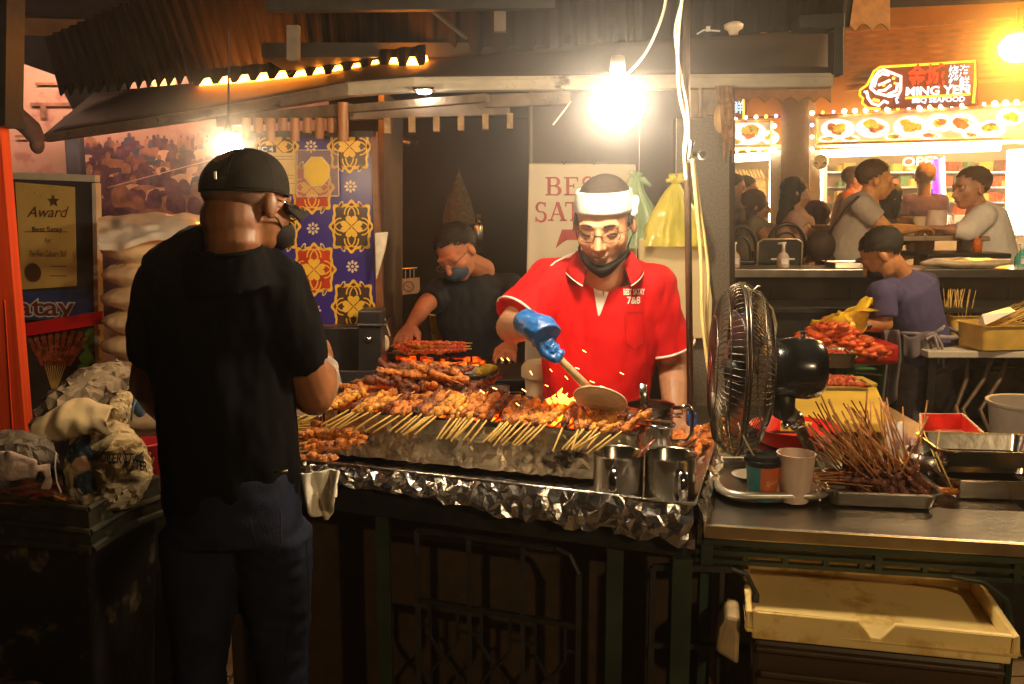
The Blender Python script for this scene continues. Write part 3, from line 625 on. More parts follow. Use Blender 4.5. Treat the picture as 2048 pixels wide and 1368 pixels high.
g = MB(); g.tube([P(957, 505, 4.7), P(957, 452, 4.7), P(957, 445, 4.7)], [.022, .022, .01], 14); g.build('body', STEELD, t, smooth=True)
g = MB(); g.tube([P(952, 434, 4.7), P(962, 434, 4.7)], .014, 8); g.tube([P(957, 446, 4.7), P(957, 432, 4.7)], .007, 8); g.build('valve', M('brass', (.5, .4, .15), .3, 1), t)
t = thing('wall_lamp', 'unlit dim lamp hanging in the dark interior near the ceiling', 'lamp', P(816, 290, 4.3))
g = MB(); g.lathe(P(816, 304, 4.3), [(0, 0), (.03, .01), (.045, .03), (.05, .05), (.02, .07)], 20); g.build('shade', M('dim metal shade', (.15, .13, .1), .3, .8), t, smooth=True)
t = thing('paper_notice', 'small tan notice with a round mark hanging left of the second cook', 'notice', P(815, 570, 4.2))
g = MB(); g.slab([P(793, 560, 4.2), P(837, 556, 4.2), P(838, 586, 4.2), P(793, 591, 4.2)], (0, .05, 0)); g.build('card', M('tan card', (.42, .3, .2), .6, var=.2), t)
g = MB(); g.lathe(P(817, 573, 4.19), [(.02, 0), (.026, 0)], 24, V((0, -1, 0))); g.tube([P(812, 570, 4.19), P(822, 577, 4.19)], .002, 5); g.build('round_mark', M('brown mark', (.15, .08, .05), .6), t, fix=False)
g = MB()
for x in (803, 811, 820, 828): g.tube([P(x, 558, 4.22), P(x, 536, 4.22)], .003, 5)
g.tube([P(798, 538, 4.22), P(834, 536, 4.22)], .004, 6); g.build('wire_rack', STEELD, t)
# ================= GRILL TABLE =================
GREEN = M('dark green painted iron', (.02, .035, .018), .5, var=.4, scale=10)
A = G(655, 905, .9); B = G(1275, 967, .9)
ux = (B-A).normalized(); vy = V((-ux.y, ux.x, 0)); Lg = (B-A).length; ZT = 1.01
def K(u, v, z): p = A+ux*u+vy*v; return V((p.x, p.y, z))     # grill frame
FL = G(560, 916, .92); FR = G(1391, 1010, .92); BR = G(1440, 853, .92); BL = FL+(BR-FR)
def crump(p, amp, s=22, sd=0):
    d = noise.voronoi(V(p)*s)[0]; return amp*((d[1]-d[0])*1.5-.4)+amp*.7*nz(p, s*.7, sd)
t = thing('grill_table', 'foil covered table carrying the charcoal grill with a ragged foil skirt', 'table', ((FL+FR)/2).x and ((FL+FR)/2)-V((0, 0, .92)))
g = MB()
def floorfn(u, v):
    p = FL.lerp(FR, u).lerp(BL.lerp(BR, u), v); p.z = .885+crump(p, .004, 16); e = min(v, 1-v, 1-u)
    if e < .03: p.z = .885+.035*(1-e/.03)
    return p
g.grid(floorfn, 60, 34); g.crinkle(.0035); g.build('foil_lining', FOIL, t, fix=False)
g = MB()
edge = [BL, FL, FR, BR]
def skirt(a, b, nrm, nu, low0, low1, seed):
    def f(u, v):
        base = a.lerp(b, u); h = low0+(low1-low0)*u; h *= .82+.4*abs(nz(base, 7, seed))+.12*nz(base, 40, seed)
        k = crump(base-V((0, 0, h*v)), .02, 17, seed)+crump(base-V((0, 0, h*v)), .008, 40, seed)
        return base+nrm*(.006+.014*math.sin(v*2.4)+k*.35*(.25+v))-V((0, 0, h*v))+V((0, 0, .003*nz(base, 60)))
    g.grid(f, nu, 5)
fn = (FR-FL).normalized(); fn = V((fn.y, -fn.x, 0))
skirt(FL, FR, fn, 74, .036, .092, 1)
sn = (BR-FR).normalized(); sn = V((sn.y, -sn.x, 0)); skirt(FR, BR, sn, 44, .092, .055, 2)
g.crinkle(.0052); g.build('foil_skirt', FOIL, t, fix=False)
g = MB(); g.tube([FL+V((0, 0, .001)), FR+V((0, 0, .001)), BR+V((0, 0, .001))], .0035, 6); g.build('foil_edge', FOIL, t, smooth=True)
g = MB(); o_ = V((0, 0, .845))
def zz(p, z, k=0): return V((p.x, p.y, z))
g.slab([zz(FL+fn*-.02, .80), zz(FR+fn*-.02-sn*.02, .80), zz(BR-sn*.02, .80), zz(BL, .80)], (0, 0, .06)); g.build('table_top', DARK, t, bevel=.004)
for c in (FR-fn*.03-sn*.03, FL-fn*.03, BR-sn*.05): g = MB(); g.box((c.x, c.y, .4), (.04, .04, .8)); g.build('leg', GREEN, t)

# ornamental iron screen under the tables
t = thing('iron_screen', 'dark ornamental iron screen closing the front under the grill table', 'iron screen', zz(FR, 0))
W0 = FL-fn*.05; W1 = FR-fn*.05; W2 = G(2120, 1120, .80); W2 = V((1.08, 1.70, 0)); WD = (W1-W0); WD.z = 0; wl = WD.length; wd = WD.normalized()
def S(u, z, o=0): p = zz(W0, z)+wd*u; return p+fn*o
g = MB()
def gate(S, u0, u1, z1, z0):
    zm = z1-.17
    for (a, b) in (((u0, z1), (u1-.05, z1)), ((u0, zm), (u1, zm)), ((u0, z0), (u1, z0))): g.bar(S(*a), S(*b), .012, .012)
    g.bar(S(u1, z1-.05), S(u1, z0), .012, .012); g.tube([S(u1-.05, z1), S(u1-.02, z1-.01), S(u1, z1-.05)], .006, 6); g.bar(S(u0, z1), S(u0, z0), .012, .012)
    n = 3; stp = (u1-u0)/n
    for i in range(n):
        c = u0+stp*(i+.5)
        if i: g.bar(S(u0+stp*i, z1), S(u0+stp*i, z0), .01, .01)
        for zt, zb in ((zm, zm-.26), (zm-.26, z0)):
            m = (zt+zb)/2
            for s in (-1, 1):
                g.tube([S(c+s*.035, zt), S(c+s*.035, m+.045), S(c+s*.015, m+.015), S(c-s*.015, m-.015), S(c-s*.035, m-.045), S(c-s*.035, zb)], .0045, 5)
            g.bar(S(c-stp/2, m+.07), S(c-.035, m+.07), .006, .006); g.bar(S(c+.035, m+.07), S(c+stp/2, m+.07), .006, .006)
gate(S, wl*.34, wl*.74, .77, .08)
g.build('left_leaf', DARK, t)
g = MB(); g.bar(S(wl*.82, .80), S(wl*.82, 0), .035, .035); g.bar(S(wl*.74, .42), S(wl*.82, .42), .012, .012); g.build('post', GREEN, t)
g = MB(); g.bar(S(wl*.25, .8), S(wl*.25, 0), .03, .03); g.build('post', GREEN, t)
g = MB()
rd = (W2-zz(W1, 0)); rl = rd.length; rd.normalize()
def S2(u, z, o=0): return zz(W1, z)+rd*u
gate(S2, -.09, .12, .77, .08); g.build('right_leaf', DARK, t)
g = MB(); g.slab([S(-.3, .8, -.12), S(wl*1.0, .8, -.12), S(wl*1.0, .0, -.12), S(-.3, 0, -.12)], fn*-.03); simple('table_back_board', 'dark brown boards behind the iron screen', 'board', g, M('dark brown board', (.06, .034, .012), .7, var=.3))

# ---------------- charcoal grill ----------------
t = thing('charcoal_grill', 'long foil wrapped charcoal grill glowing under the satay', 'grill', zz(A.lerp(B, .5), .9))
g = MB()
def wallf(u, v):
    p = K(u*Lg, 0, .9+(ZT-.9)*v); return p+(-vy)*(.008+crump(p, .008, 9, 3))
g.grid(wallf, 64, 9)
g.grid(lambda u, v: K(Lg+.006+crump(K(Lg, u*.3, .9+v*.1), .004, 18), u*.3, .9+(ZT-.9)*v), 30, 8); g.crinkle(.0028); g.build('foil_front', FOILD, t, fix=False)
g = MB(); g.slab([K(.0, .008, .9), K(Lg-.004, .008, .9), K(Lg-.004, .31, .9), K(0, .31, .9)], (0, 0, .06))
for v in (0, .30): g.bar(K(0, v+.004, ZT-.005), K(Lg, v+.004, ZT-.005), .014, .01)
for u in (0, Lg-.01): g.bar(K(u, 0, ZT-.005), K(u, .3, ZT-.005), .012, .011)
g.slab([K(0, .295, .9), K(Lg, .295, .9), K(Lg, .31, .9), K(0, .31, .9)], (0, 0, .105)); g.slab([K(-.01, 0, .9), K(.0, 0, .9), K(.0, .31, .9), K(-.01, .31, .9)], (0, 0, .105)); g.build('fire_box', BLK, t)
def ember_mat(EST=3.5):
    m = bpy.data.materials.new('glowing charcoal'); m.use_nodes = True; nt = m.node_tree; b = nt.nodes['Principled BSDF']
    tc = nt.nodes.new('ShaderNodeTexCoord'); n = nt.nodes.new('ShaderNodeTexNoise'); n.inputs['Scale'].default_value = 16; n.inputs['Detail'].default_value = 7
    nt.links.new(tc.outputs['Object'], n.inputs[0]); r = nt.nodes.new('ShaderNodeValToRGB'); nt.links.new(n.outputs[0], r.inputs[0])
    e = r.color_ramp.elements; e[0].position = .44; e[0].color = (0, 0, 0, 1); e[1].position = .66; e[1].color = (1, .22, .01, 1); x = r.color_ramp.elements.new(.52); x.color = (.5, .02, 0, 1)
    b.inputs['Base Color'].default_value = (.03, .027, .025, 1); b.inputs['Roughness'].default_value = .9
    nt.links.new(r.outputs[0], b.inputs['Emission Color']); b.inputs['Emission Strength'].default_value = EST; return m
EMB = ember_mat()
g = MB()
for i in range(330):
    u = r2.random()*(Lg-.04)+.02; v = .02+r2.random()*.26; s = r2.uniform(.008, .018)
    q = Quaternion((r2.random(), r2.random(), r2.random()), r2.random()*3).to_matrix(); g.box(K(u, v, .962+r2.random()*.014), (s*1.6, s, s), q)
g.build('charcoal', EMB, t, bevel=.002)
g = MB()
for i in range(26): u = Lg*.02+i*Lg*.96/25; g.bar(K(u, 0, ZT-.001), K(u, .3, ZT-.001), .0035, .0035)
g.build('grate', DARK, t)
g = MB()                                   # wire handles at the right end
for dv in (.06, .2):
    g.tube([K(Lg-.03, dv, ZT+.006), K(Lg+.05, dv, ZT+.006), K(Lg+.062, dv+.015, ZT+.004), K(Lg+.062, dv+.045, ZT+.004), K(Lg+.05, dv+.06, ZT+.006), K(Lg-.03, dv+.06, ZT+.006)], .0035, 8)
g.build('wire_handle', CHROME, t, smooth=True)

# ---------------- skewers ----------------
def meat_mat(n, c, dk, e=0): return M(n, c, .45, var=.45, scale=55, bump=.6, bscale=160, stain=(dk, 70, .54), coat=.22, emit=e, ecol=c)
MEAT = [meat_mat('glazed satay meat', (.55, .17, .02), (.1, .02, .005)), meat_mat('charred satay meat', (.17, .035, .006), (.03, .01, .006)), meat_mat('golden satay meat', (.68, .3, .035), (.25, .07, .01)), meat_mat('raw red meat', (.6, .09, .025), (.35, .04, .015)), meat_mat('dark cooked satay meat', (.16, .045, .014), (.03, .012, .008)), meat_mat('orange marinated meat', (.65, .2, .03), (.35, .08, .01))]
STK = [YEL, M('scorched bamboo stick', (.3, .13, .04), .6, var=.4, scale=80), M('brown bamboo stick', (.42, .17, .045), .6, var=.35, scale=80), M('burnt black stick', (.035, .02, .012), .7, var=.4)]
def lump(g, c, r, sd):
    n0 = len(g.v); g.ball(c, r, 9, 7)
    for i in range(n0, len(g.v)):
        p = g.v[i]; d = (p-V(c)); g.v[i] = V(c)+d*(1+.45*noise.noise(p*75+V((sd, 0, 0)))+.2*noise.noise(p*190+V((0, sd, 0))))
def make_skewer(mi, si, L, m0, m1, rr, thick, seed):
    rr_ = random.Random(seed); g = MB(); g.tube([(0, 0, 0), (L*.5, .001, .0008), (L, 0, 0)], [thick, thick, thick*.6], 6); ms = g.mesh('stick'); ms.materials.append(STK[si]); ms.shade_smooth()
    mm = None
    if rr:
        g = MB(); x = m0
        while x < m1:
            r = rr*rr_.uniform(.75, 1.2); lump(g, (x, rr_.uniform(-.3, .3)*r, rr_.uniform(-.2, .3)*r), (r*rr_.uniform(.9, 1.3), r*rr_.uniform(.75, 1.1), r*.72), seed+x*50); x += r*1.15
        mm = g.mesh('meat'); mm.materials.append(MEAT[mi]); mm.shade_smooth()
    return ms, mm
SKC = {}
def skewer(kind, p, d, label, group, roll=0, cat='satay skewer', name='satay_skewer'):
    if kind not in SKC: SKC[kind] = [make_skewer(*KINDS[kind], seed=11+k*5+len(SKC)*17) for k in range(4)]
    ms, mm = rnd.choice(SKC[kind]); root = thing(name, label, cat, p, 0, group); d = V(d).normalized()
    q = d.to_track_quat('X', 'Z') @ Quaternion((1, 0, 0), roll); root.rotation_euler = q.to_euler()
    a = bpy.data.objects.new('stick', ms); COL.objects.link(a); a.parent = root
    if mm: b = bpy.data.objects.new('meat', mm); COL.objects.link(b); b.parent = root
    return root
#        meat stick L   m0   m1   r    thick
KINDS = {'front': (2, 0, .185, .092, .172, .0118, .0024), 'char': (1, 3, .2, .07, .19, .012, .0016), 'glaze': (0, 1, .2, .07, .19, .012, .0016), 'dark': (4, 2, .24, .155, .235, .0085, .0018), 'left': (0, 0, .21, .09, .2, .011, .0019),
         'raw': (3, 0, .2, .03, .17, .009, .0015), 'burn': (1, 3, .25, .1, .24, .004, .0024), 'mari': (5, 0, .16, .02, .15, .011, .0017), 'frontd': (1, 0, .185, .09, .172, .0118, .0024), 'bare': (0, 0, .22, 0, 0, 0, .0018), 'bareb': (0, 2, .22, 0, 0, 0, .0017), 'frontg': (0, 0, .185, .09, .172, .0124, .0024)}
# front row: fans of sticks whose handle ends poke over the foil front
fans = [(.0, .03, 4, -.9), (.075, .13, 5, -.75), (.16, .19, 2, -.75), (.215, .235, 2, -.6), (.245, .305, 6, -.5), (.325, .33, 1, .1), (.345, .40, 7, -.25), (.42, .45, 2, -.2), (.455, .50, 5, -.3), (.515, .57, 5, -.45), (.60, .63, 2, .0), (.645, .70, 5, -.35), (.71, .75, 3, -.8)]
sc_u = Lg/.78
for (a, b, n, sl) in fans:
    for i in range(n):
        f = i/max(1, n-1); cu = ((a+b)/2)*sc_u+.01; u = cu+(a+(b-a)*f-(a+b)/2)*sc_u*.85; sl2 = sl*1.15+(f-.5)*.5+rnd.uniform(-.1, .1)
        dr = (ux*-sl2*-1*-1*0) if 0 else None
        # handle end lies out in front and toward -ux when slant is negative
        hend = K(u+sl2*.07+(cu-u)*.75, -.06-rnd.random()*.02, ZT-.022-rnd.random()*.012); into = K(u+rnd.uniform(-.004, .004), .03, ZT+.014+rnd.random()*.006)
        skewer(rnd.choice(['front', 'front', 'front', 'frontg', 'frontg', 'frontd']), hend, into-hend, 'golden satay skewer in the front row with its stick poking over the foil edge', 'satay skewers in the front row on the grill', rnd.uniform(-3, 3))
# second row lying along the grill, dark thin skewers at the back
for i in range(9):
    u = rnd.uniform(.0, .3)*Lg; v = rnd.uniform(.06, .12); a = rnd.uniform(-.35, .35)
    skewer('glaze', K(u-.08, v, ZT+.012+rnd.random()*.008), ux*math.cos(a)+vy*math.sin(a), 'glazed satay skewer lying lengthwise behind the front row on the grill', 'satay skewers lying along the grill', rnd.uniform(-3, 3))
for i in range(12):
    u = Lg*(.40+.035*i*1.0)+rnd.uniform(-.02, .02); v = .14+.014*(i % 9)
    skewer('burn', K(u, v, ZT+.007+.002*(i % 3)), ux+vy*rnd.uniform(-.05, .05), 'blackened thin skewer lying lengthwise at the back of the grill', 'blackened skewers at the back of the grill')
for i in range(54):                     # heap of charred satay at the back left
    a = rnd.uniform(-.9, .9); h = rnd.random()**1.3
    u = Lg*.21+rnd.gauss(0, .085)*(1-h*.45); v = .19+rnd.gauss(0, .035); d = ux*math.cos(a)*rnd.choice([-1, 1])+vy*math.sin(a)+V((0, 0, rnd.uniform(-.18, .3)))
    skewer('char' if rnd.random() < .5 else 'glaze', K(u, v, ZT+.012+h*.062)-d.normalized()*.12, d, 'charred satay skewer heaped on the back left of the grill', 'charred satay skewers heaped on the grill', rnd.uniform(-3, 3))
# flame and sparks
FLM = M('flame', (1, .4, .05), .5, var=.3, scale=60, emit=4, ecol=(1, .26, .02), alpha=.6)
g = MB()
fc = P(1122, 800, 2.03)
for dx, h, r in ((0, .036, .009), (-.014, .02, .006), (.012, .026, .007), (-.028, .013, .006), (.028, .014, .006), (.004, .02, .011)):
    c = fc+V((dx, rnd.uniform(-.01, .01), -.008)); g.tube([c, c+V((.003, 0, h*.35)), c+V((-.004, 0, h*.7)), c+V((.003, 0, h))], [r*.7, r, r*.55, .0008], 8)
simple('flame', 'small orange flame leaping between the skewers in front of the cook', 'flame', g, FLM, smooth=True)
g = MB()
for (x, y) in [(1060, 742), (1090, 770), (1130, 752), (1180, 762), (1010, 790), (985, 775), (1032, 806), (1075, 690), (1200, 772), (1150, 735), (1100, 738), (1240, 745), (1165, 700), (1215, 800), (1044, 778), (960, 780), (1002, 716), (1014, 716)]:
    c = P(x, y, 2.05+rnd.uniform(-.1, .1)); g.tube([c, c+V((rnd.uniform(.004, .012), 0, -rnd.uniform(.003, .009)))], .0007, 4)
tag(g.build('sparks', M('sparks', (1, .4, .1), .5, var=0, emit=5, ecol=(1, .35, .08))), 'tiny glowing sparks flying above the grill in front of the red shirt', 'sparks', kind='stuff')
# left heap of satay, foil box
for i in range(34):
    a = rnd.uniform(-.35, .25); hy = rnd.random(); c = G(600, 922, .915).lerp(G(655, 872, .925), hy); d = V((1, .25, rnd.uniform(-.05, .12)))+V((0, a, 0))
    skewer('left', V((c.x-.10+rnd.uniform(-.02, .03), c.y+rnd.uniform(-.03, .06), .915+rnd.random()*.045)), d, 'cooked satay skewer in the heap left of the grill behind the customer elbow', 'cooked satay skewers heaped left of the grill', rnd.uniform(-3, 3))
g = MB(); c = G(598, 872, .93); g.box(c+V((0, .05, .02)), (.11, .08, .06)); simple('foil_parcel', 'small bright foil wrapped parcel beside the customer at the grill left end', 'foil parcel', g, FOIL, bevel=.008)
# orange satay at the right corner of the foil
for i in range(22):
    a = rnd.random()*6.28; c = G(1388+rnd.uniform(-26, 26), 882+rnd.uniform(-13, 10), .90); d = V((math.cos(a), math.sin(a)*.7, rnd.uniform(-.1, .2)))
    skewer('mari', V((c.x, c.y, .90+rnd.random()*.022))-d*.05, d, 'orange marinated skewer on the bright foil corner beside the mugs', 'orange marinated skewers on the foil corner', rnd.uniform(-3, 3))
# ---------------- pot, mugs, ladle ----------------
def mug(px, py, Y, r, h, label, hang, name='steel_mug'):
    c = P(px, py, Y); t = thing(name, label, 'mug', c)
    g = MB(); g.lathe(c, [(0, .002), (r*.94, .002), (r*.97, .008), (r*.97, h*.93), (r, h-.002), (r*1.03, h), (r*.99, h-.001), (r*.94, h-.004), (r*.93, .01), (0, .006)], 40); g.build('cup', STEEL, t, smooth=True, angle=50)
    hd = V((math.cos(hang), math.sin(hang), 0)); sd = V((-hd.y, hd.x, 0)); g = MB()
    pts = [(.97, .78), (1.35, .80), (1.5, .66), (1.5, .35), (1.35, .2), (.97, .2)]
    g.tube([c+hd*r*a+V((0, 0, h*b)) for a, b in pts], [(.0085, .0022)]*6, 10, sides=sd); g.build('handle', CHROME, t, smooth=True)
    return t, c
m1, c1 = mug(1236, 994, 1.855, .0555, .100, 'left steel mug with a red brown brush handle leaning out of it', R(-105))
m2, c2 = mug(1339, 1002, 1.83, .0545, .104, 'right steel mug, next to the foil corner', R(-80))
t = thing('basting_brush', 'wet red brown wooden brush handle sticking out between the steel mugs', 'brush', P(1268, 920, 1.87))
g = MB(); g.tube([P(1262, 945, 1.87), P(1285, 903, 1.87), P(1311, 878, 1.87)], [(.006, .004), (.009, .005), (.003, .002)], 10); g.build('handle', M('wet red brown wood', (.2, .05, .03), .25, var=.3, coat=.6), t, smooth=True)
t = thing('steel_pot', 'steel pot with an angular handle at the right end of the grill', 'pot', P(1300, 900, 2.05))
pc = P(1298, 905, 2.08); g = MB(); g.lathe(pc, [(0, .0), (.052, .0), (.055, .006), (.055, .115), (.059, .118), (.054, .116), (.052, .008), (0, .006)], 40); g.build('body', STEEL, t, smooth=True, angle=50)
g = MB(); g.tube([pc+V((.05, -.01, .11)), pc+V((.088, -.02, .118)), pc+V((.096, -.022, .108)), pc+V((.096, -.022, .05)), pc+V((.085, -.02, .035)), pc+V((.052, -.012, .03))], .005, 8); g.build('handle', CHROME, t, smooth=True)
t = thing('ladle', 'steel ladle with a holed handle end standing in the steel pot', 'ladle', P(1290, 800, 2.1))
g = MB(); g.tube([P(1288, 870, 2.12), P(1287, 800, 2.12), P(1286, 768, 2.12)], [(.006, .002), (.011, .002), (.009, .002)], 12, sides=V((1, 0, 0))); g.ball(P(1288, 880, 2.12), (.02, .02, .012)); g.build('shaft', STEEL, t, smooth=True)
t = thing('blue_box', 'blue printed packet behind the steel pot beside the pole', 'box', P(1372, 850, 2.35))
g = MB(); g.box(P(1366, 838, 2.38), (.065, .05, .04)); g.box(P(1350, 824, 2.4), (.05, .05, .012)); g.build('carton', M('blue carton', (.02, .1, .45), .4, var=.5, scale=40), t, bevel=.003)
g = MB(); g.tube([P(1384, 830, 2.36), P(1383, 806, 2.36), P(1383, 793, 2.36)], [.008, .007, .004], 10); simple('dark_bottle', 'small dark bottle beside the blue packet', 'bottle', g, M('dark glass', (.02, .03, .02), .15), smooth=True)
g = MB(); g.tube([P(1362, 905, 2.1), P(1392, 880, 2.2)], .0045, 7); simple('tong_rod', 'steel rod lying on the foil beside the orange skewers', 'rod', g, STEEL)
# table behind: prep shelf, plastic tub, second grill
t = thing('plastic_tub', 'cream plastic tub behind the grill left of the red shirt', 'tub', P(1070, 830, 2.55))
c = P(1085, 835, 2.55); g = MB(); g.lathe(c, [(0, 0), (.045, 0), (.052, .12), (.062, .122), (.062, .15), (.05, .165), (.0, .165)], 28); g.build('tub', M('cream plastic', (.6, .47, .3), .45, var=.08), t, smooth=True, angle=40)
g = MB(); g.tube([c+V((.012, 0, .165)), c+V((.012, 0, .225))], [.016, .02], 16); g.build('funnel', STEEL, t, smooth=True)
g = MB(); g.box((.28, 2.62, .86), (1.1, .34, .04)); simple('rear_shelf', 'dark shelf behind the grill under the cook', 'shelf', g, DARK)
t = thing('rear_grill', 'second dark grill with glowing coals where the second cook works', 'grill', P(850, 900, 3.4))
g = MB(); g.box(P(860, 790, 3.4), (.75, .5, .22)); g.build('fire_box', BLK, t, bevel=.006)
z0 = P(860, 790, 3.4).z+.112
EMB2 = ember_mat(.7)
g = MB()
for i in range(90): g.box((P(860, 700, 3.4).x+r2.uniform(-.22, .2), 3.4+r2.uniform(-.22, .15), z0+.008), (.03, .018, .014), Quaternion((0, 0, 1), r2.random()*3).to_matrix())
g.build('charcoal', EMB2, t)
for i in range(24):
    a = rnd.uniform(-.12, .12); c = P(860+rnd.uniform(-14, 14), 700+rnd.uniform(-5, 7), 3.35); s = 1 if i % 2 else -1
    skewer('raw' if i % 3 else 'glaze', c+V((-.14*s, 0, rnd.random()*.02)), V((s, a, rnd.uniform(-.03, .05))), 'skewer in the bundle of satay under the hand of the second cook', 'bundle of satay skewers on the second grill', rnd.uniform(-3, 3))
t = thing('steel_tray', 'shallow pale steel tray between the two grills', 'tray', P(870, 750, 2.9))
g = MB()
def ringtray(g, c, w, d, h, t_=.006, rz=0, flare=.01):
    rot = Matrix.Rotation(rz, 3, 'Z'); n = 8
    def rr(w, d, z, r):
        out = []
        for sx, sy, a0 in ((1, 1, 0), (-1, 1, 90), (-1, -1, 180), (1, -1, 270)):
            for k in range(n+1): a = R(a0+90*k/n); out.append(V(c)+rot @ V((sx*(w/2-r)+r*math.cos(a), sy*(d/2-r)+r*math.sin(a), z)))
        return out
    loops = [rr(w-2*flare, d-2*flare, 0, .02), rr(w, d, h, .028), rr(w+.014, d+.014, h+.001, .032), rr(w+.014, d+.014, h-.003, .032), rr(w-.002, d-.002, h-.003, .027), rr(w-2*flare-.004, d-2*flare-.004, .003, .02)]
    m = len(loops[0]); vs = [p for l in loops for p in l]
    fs = [(i*m+k, i*m+(k+1) % m, (i+1)*m+(k+1) % m, (i+1)*m+k) for i in range(5) for k in range(m)]+[tuple(range(m)), tuple(range(5*m, 6*m))]
    g.add(vs, fs)
ringtray(g, P(870, 752, 2.95), .36, .16, .018); g.build('pan', STEELD, t, smooth=True, angle=35)
g = MB(); ringtray(g, P(880, 790, 2.75), .42, .14, .02); simple('steel_tray', 'lower dull steel tray just behind the charred satay heap', 'tray', g, STEELD, smooth=True, angle=35)
g = MB(); g.ball(P(978, 740, 2.9), (.035, .03, .02)); g.ball(P(960, 744, 2.9), (.02, .02, .013)); simple('yellow_sponge', 'yellow oily sponge at the corner of the rear grill', 'sponge', g, M('yellow sponge', (.6, .4, .05), .8, bump=.6, bscale=90, var=.3), smooth=True)
t = thing('yellow_pail', 'yellow pail standing dimly behind the second grill', 'pail', P(885, 690, 3.75))
g = MB(); g.lathe(P(888, 684, 4.15), [(0, 0), (.055, 0), (.068, .13), (.07, .13), (.065, .12), (0, .01)], 28); g.build('body', M('yellow plastic', (.5, .42, .02), .45, var=.25), t, smooth=True, angle=40)
g = MB(); g.tube([P(862, 634, 4.1), P(858, 655, 4.07), P(868, 668, 4.07)], .0025, 6); g.build('bail', STEEL, t)
g = MB(); g.tube([P(780, 672, 3.2), P(770, 640, 3.2), P(764, 622, 3.2)], .003, 5); g.ball(P(770, 686, 3.2), (.016, .012, .03)); simple('string_bundle', 'pale knotted string on the left corner by the second grill', 'string', g, M('pale string', (.6, .48, .32), .8, var=.2))
g = MB(); g.box(P(640, 715, 2.6)+V((0, .05, -.3)), (.3, .02, .5)); simple('dark_shield', 'dark grey metal sheet behind the left end of the grill', 'sheet', g, M('dark grey sheet', (.05, .045, .05), .4, .5, var=.3))
# ================= RIGHT COUNTER =================
t = thing('steel_counter', 'long stainless counter with a worn front lip at the right', 'counter', (.9, 2.2, 0))
CA = G(1395, 1047, .86); CB = G(2130, 1090, .86); cdir = (CB-CA).normalized(); cn = V((cdir.y, -cdir.x, 0))
pts = [CA, CB, CB-cn*.62, V((1.22, 2.55, .86)), V((1.26, 4.1, .86)), V((.72, 4.1, .86)), V((.56, 2.45, .86)), CA-cn*.30]
g = MB(); g.slab([p-V((0, 0, .012)) for p in pts], (0, 0, .012)); g.build('top', STEELD, t, bevel=.003)
g = MB(); g.slab([CA+cn*.002-V((0, 0, .002)), CB+cn*.002-V((0, 0, .002)), CB+cn*.002-V((0, 0, .03)), CA+cn*.002-V((0, 0, .03))], cn*-.01); g.build('front_lip', M('brass toned steel', (.5, .38, .2), .35, .9, var=.25, scale=12), t, bevel=.002)
g = MB()
def cf(u, z, o=0): p = CA+cdir*u-cn*(.03+o); return V((p.x, p.y, z))
g.bar(cf(0, .825), cf(.9, .825), .03, .03); g.bar(cf(0.0, .792), cf(.9, .792), .016, .009); g.bar(cf(0, .772), cf(.9, .772), .014, .009)
for x in (.02, .36, .62): g.bar(cf(x, .83), cf(x, .77), .016, .016)
for x in (.1, .18, .26, .33, .45): g.bar(cf(x, .792), cf(x, .772), .012, .01)
g.bar(cf(.02, .83), cf(.02, 0), .025, .025)
g.tube([cf(.50, .772), cf(.56, .765), cf(.605, .73), cf(.62, .66), cf(.62, .2)], .008, 8); g.build('iron_rail', GREEN, t)
g = MB(); g.slab([cf(-.1, .83, .03), cf(.95, .83, .03), cf(.95, .77, .03), cf(-.1, .77, .03)], cn*-.02); g.build('apron_board', M('ochre board', (.5, .3, .08), .6, var=.4, scale=10, stain=((.12, .06, .02), 14, .58)), t)
g = MB(); g.slab([V((.62, 2.5, .0)), V((1.2, 2.6, 0)), V((1.24, 4.0, 0)), V((.74, 4.0, 0))], (0, 0, .84)); g.build('cabinet', DARK, t)
# cooler with an upturned lid
YLW = M('yellowed cream plastic', (.86, .64, .25), .4, var=.12, scale=4, bump=.06, bscale=60, stain=((.55, .33, .08), 5, .56))
z = .72
L1 = G(1492, 1237, z); L2 = G(2040, 1290, z); L3 = G(1968, 1180, z); L4 = G(1512, 1122, z)
ld = (L2-L1).normalized(); ln = V((-ld.y, ld.x, 0)); lw = (L2-L1).length; dd = .30
def LQ(u, v, z): p = L1+ld*u+ln*v; return V((p.x, p.y, z))
t = thing('cooler_box', 'brown cooler box under the right counter with its lid upside down on top', 'cooler', LQ(lw/2, dd/2, 0))
g = MB(); g.slab([LQ(.015, .012, .1), LQ(lw-.015, .012, .1), LQ(lw-.015, dd-.01, .1), LQ(.015, dd-.01, .1)], (0, 0, .575)); g.build('body', M('brown cooler plastic', (.05, .028, .012), .5, var=.15, scale=5), t, bevel=.012)
g = MB(); g.bar(LQ(.03, .004, .61), LQ(lw-.03, .004, .61), .012, .012); g.bar(LQ(.02, .006, .66), LQ(lw-.02, .006, .66), .016, .01); g.build('moulded_rib', M('brown cooler rib', (.06, .034, .014), .5), t, bevel=.003)
g = MB(); g.slab([LQ(0, 0, .692), LQ(lw, 0, .692), LQ(lw, dd, .692), LQ(0, dd, .692)], (0, 0, .008))
H = .036; T = .012
def wall(pa, pb, nrm, h=H): g.slab([V((pa.x, pa.y, .70)), V((pb.x, pb.y, .70)), V((pb.x, pb.y, .70+h)), V((pa.x, pa.y, .70+h))], nrm*T)
wall(LQ(0, dd-T, 0), LQ(lw, dd-T, 0), ln); wall(LQ(0, 0, 0), LQ(0, dd-T, 0), ld); wall(LQ(lw-T, 0, 0), LQ(lw-T, dd-T, 0), ld)
s0, s1 = lw*.42, lw*.56
n1 = ln*T
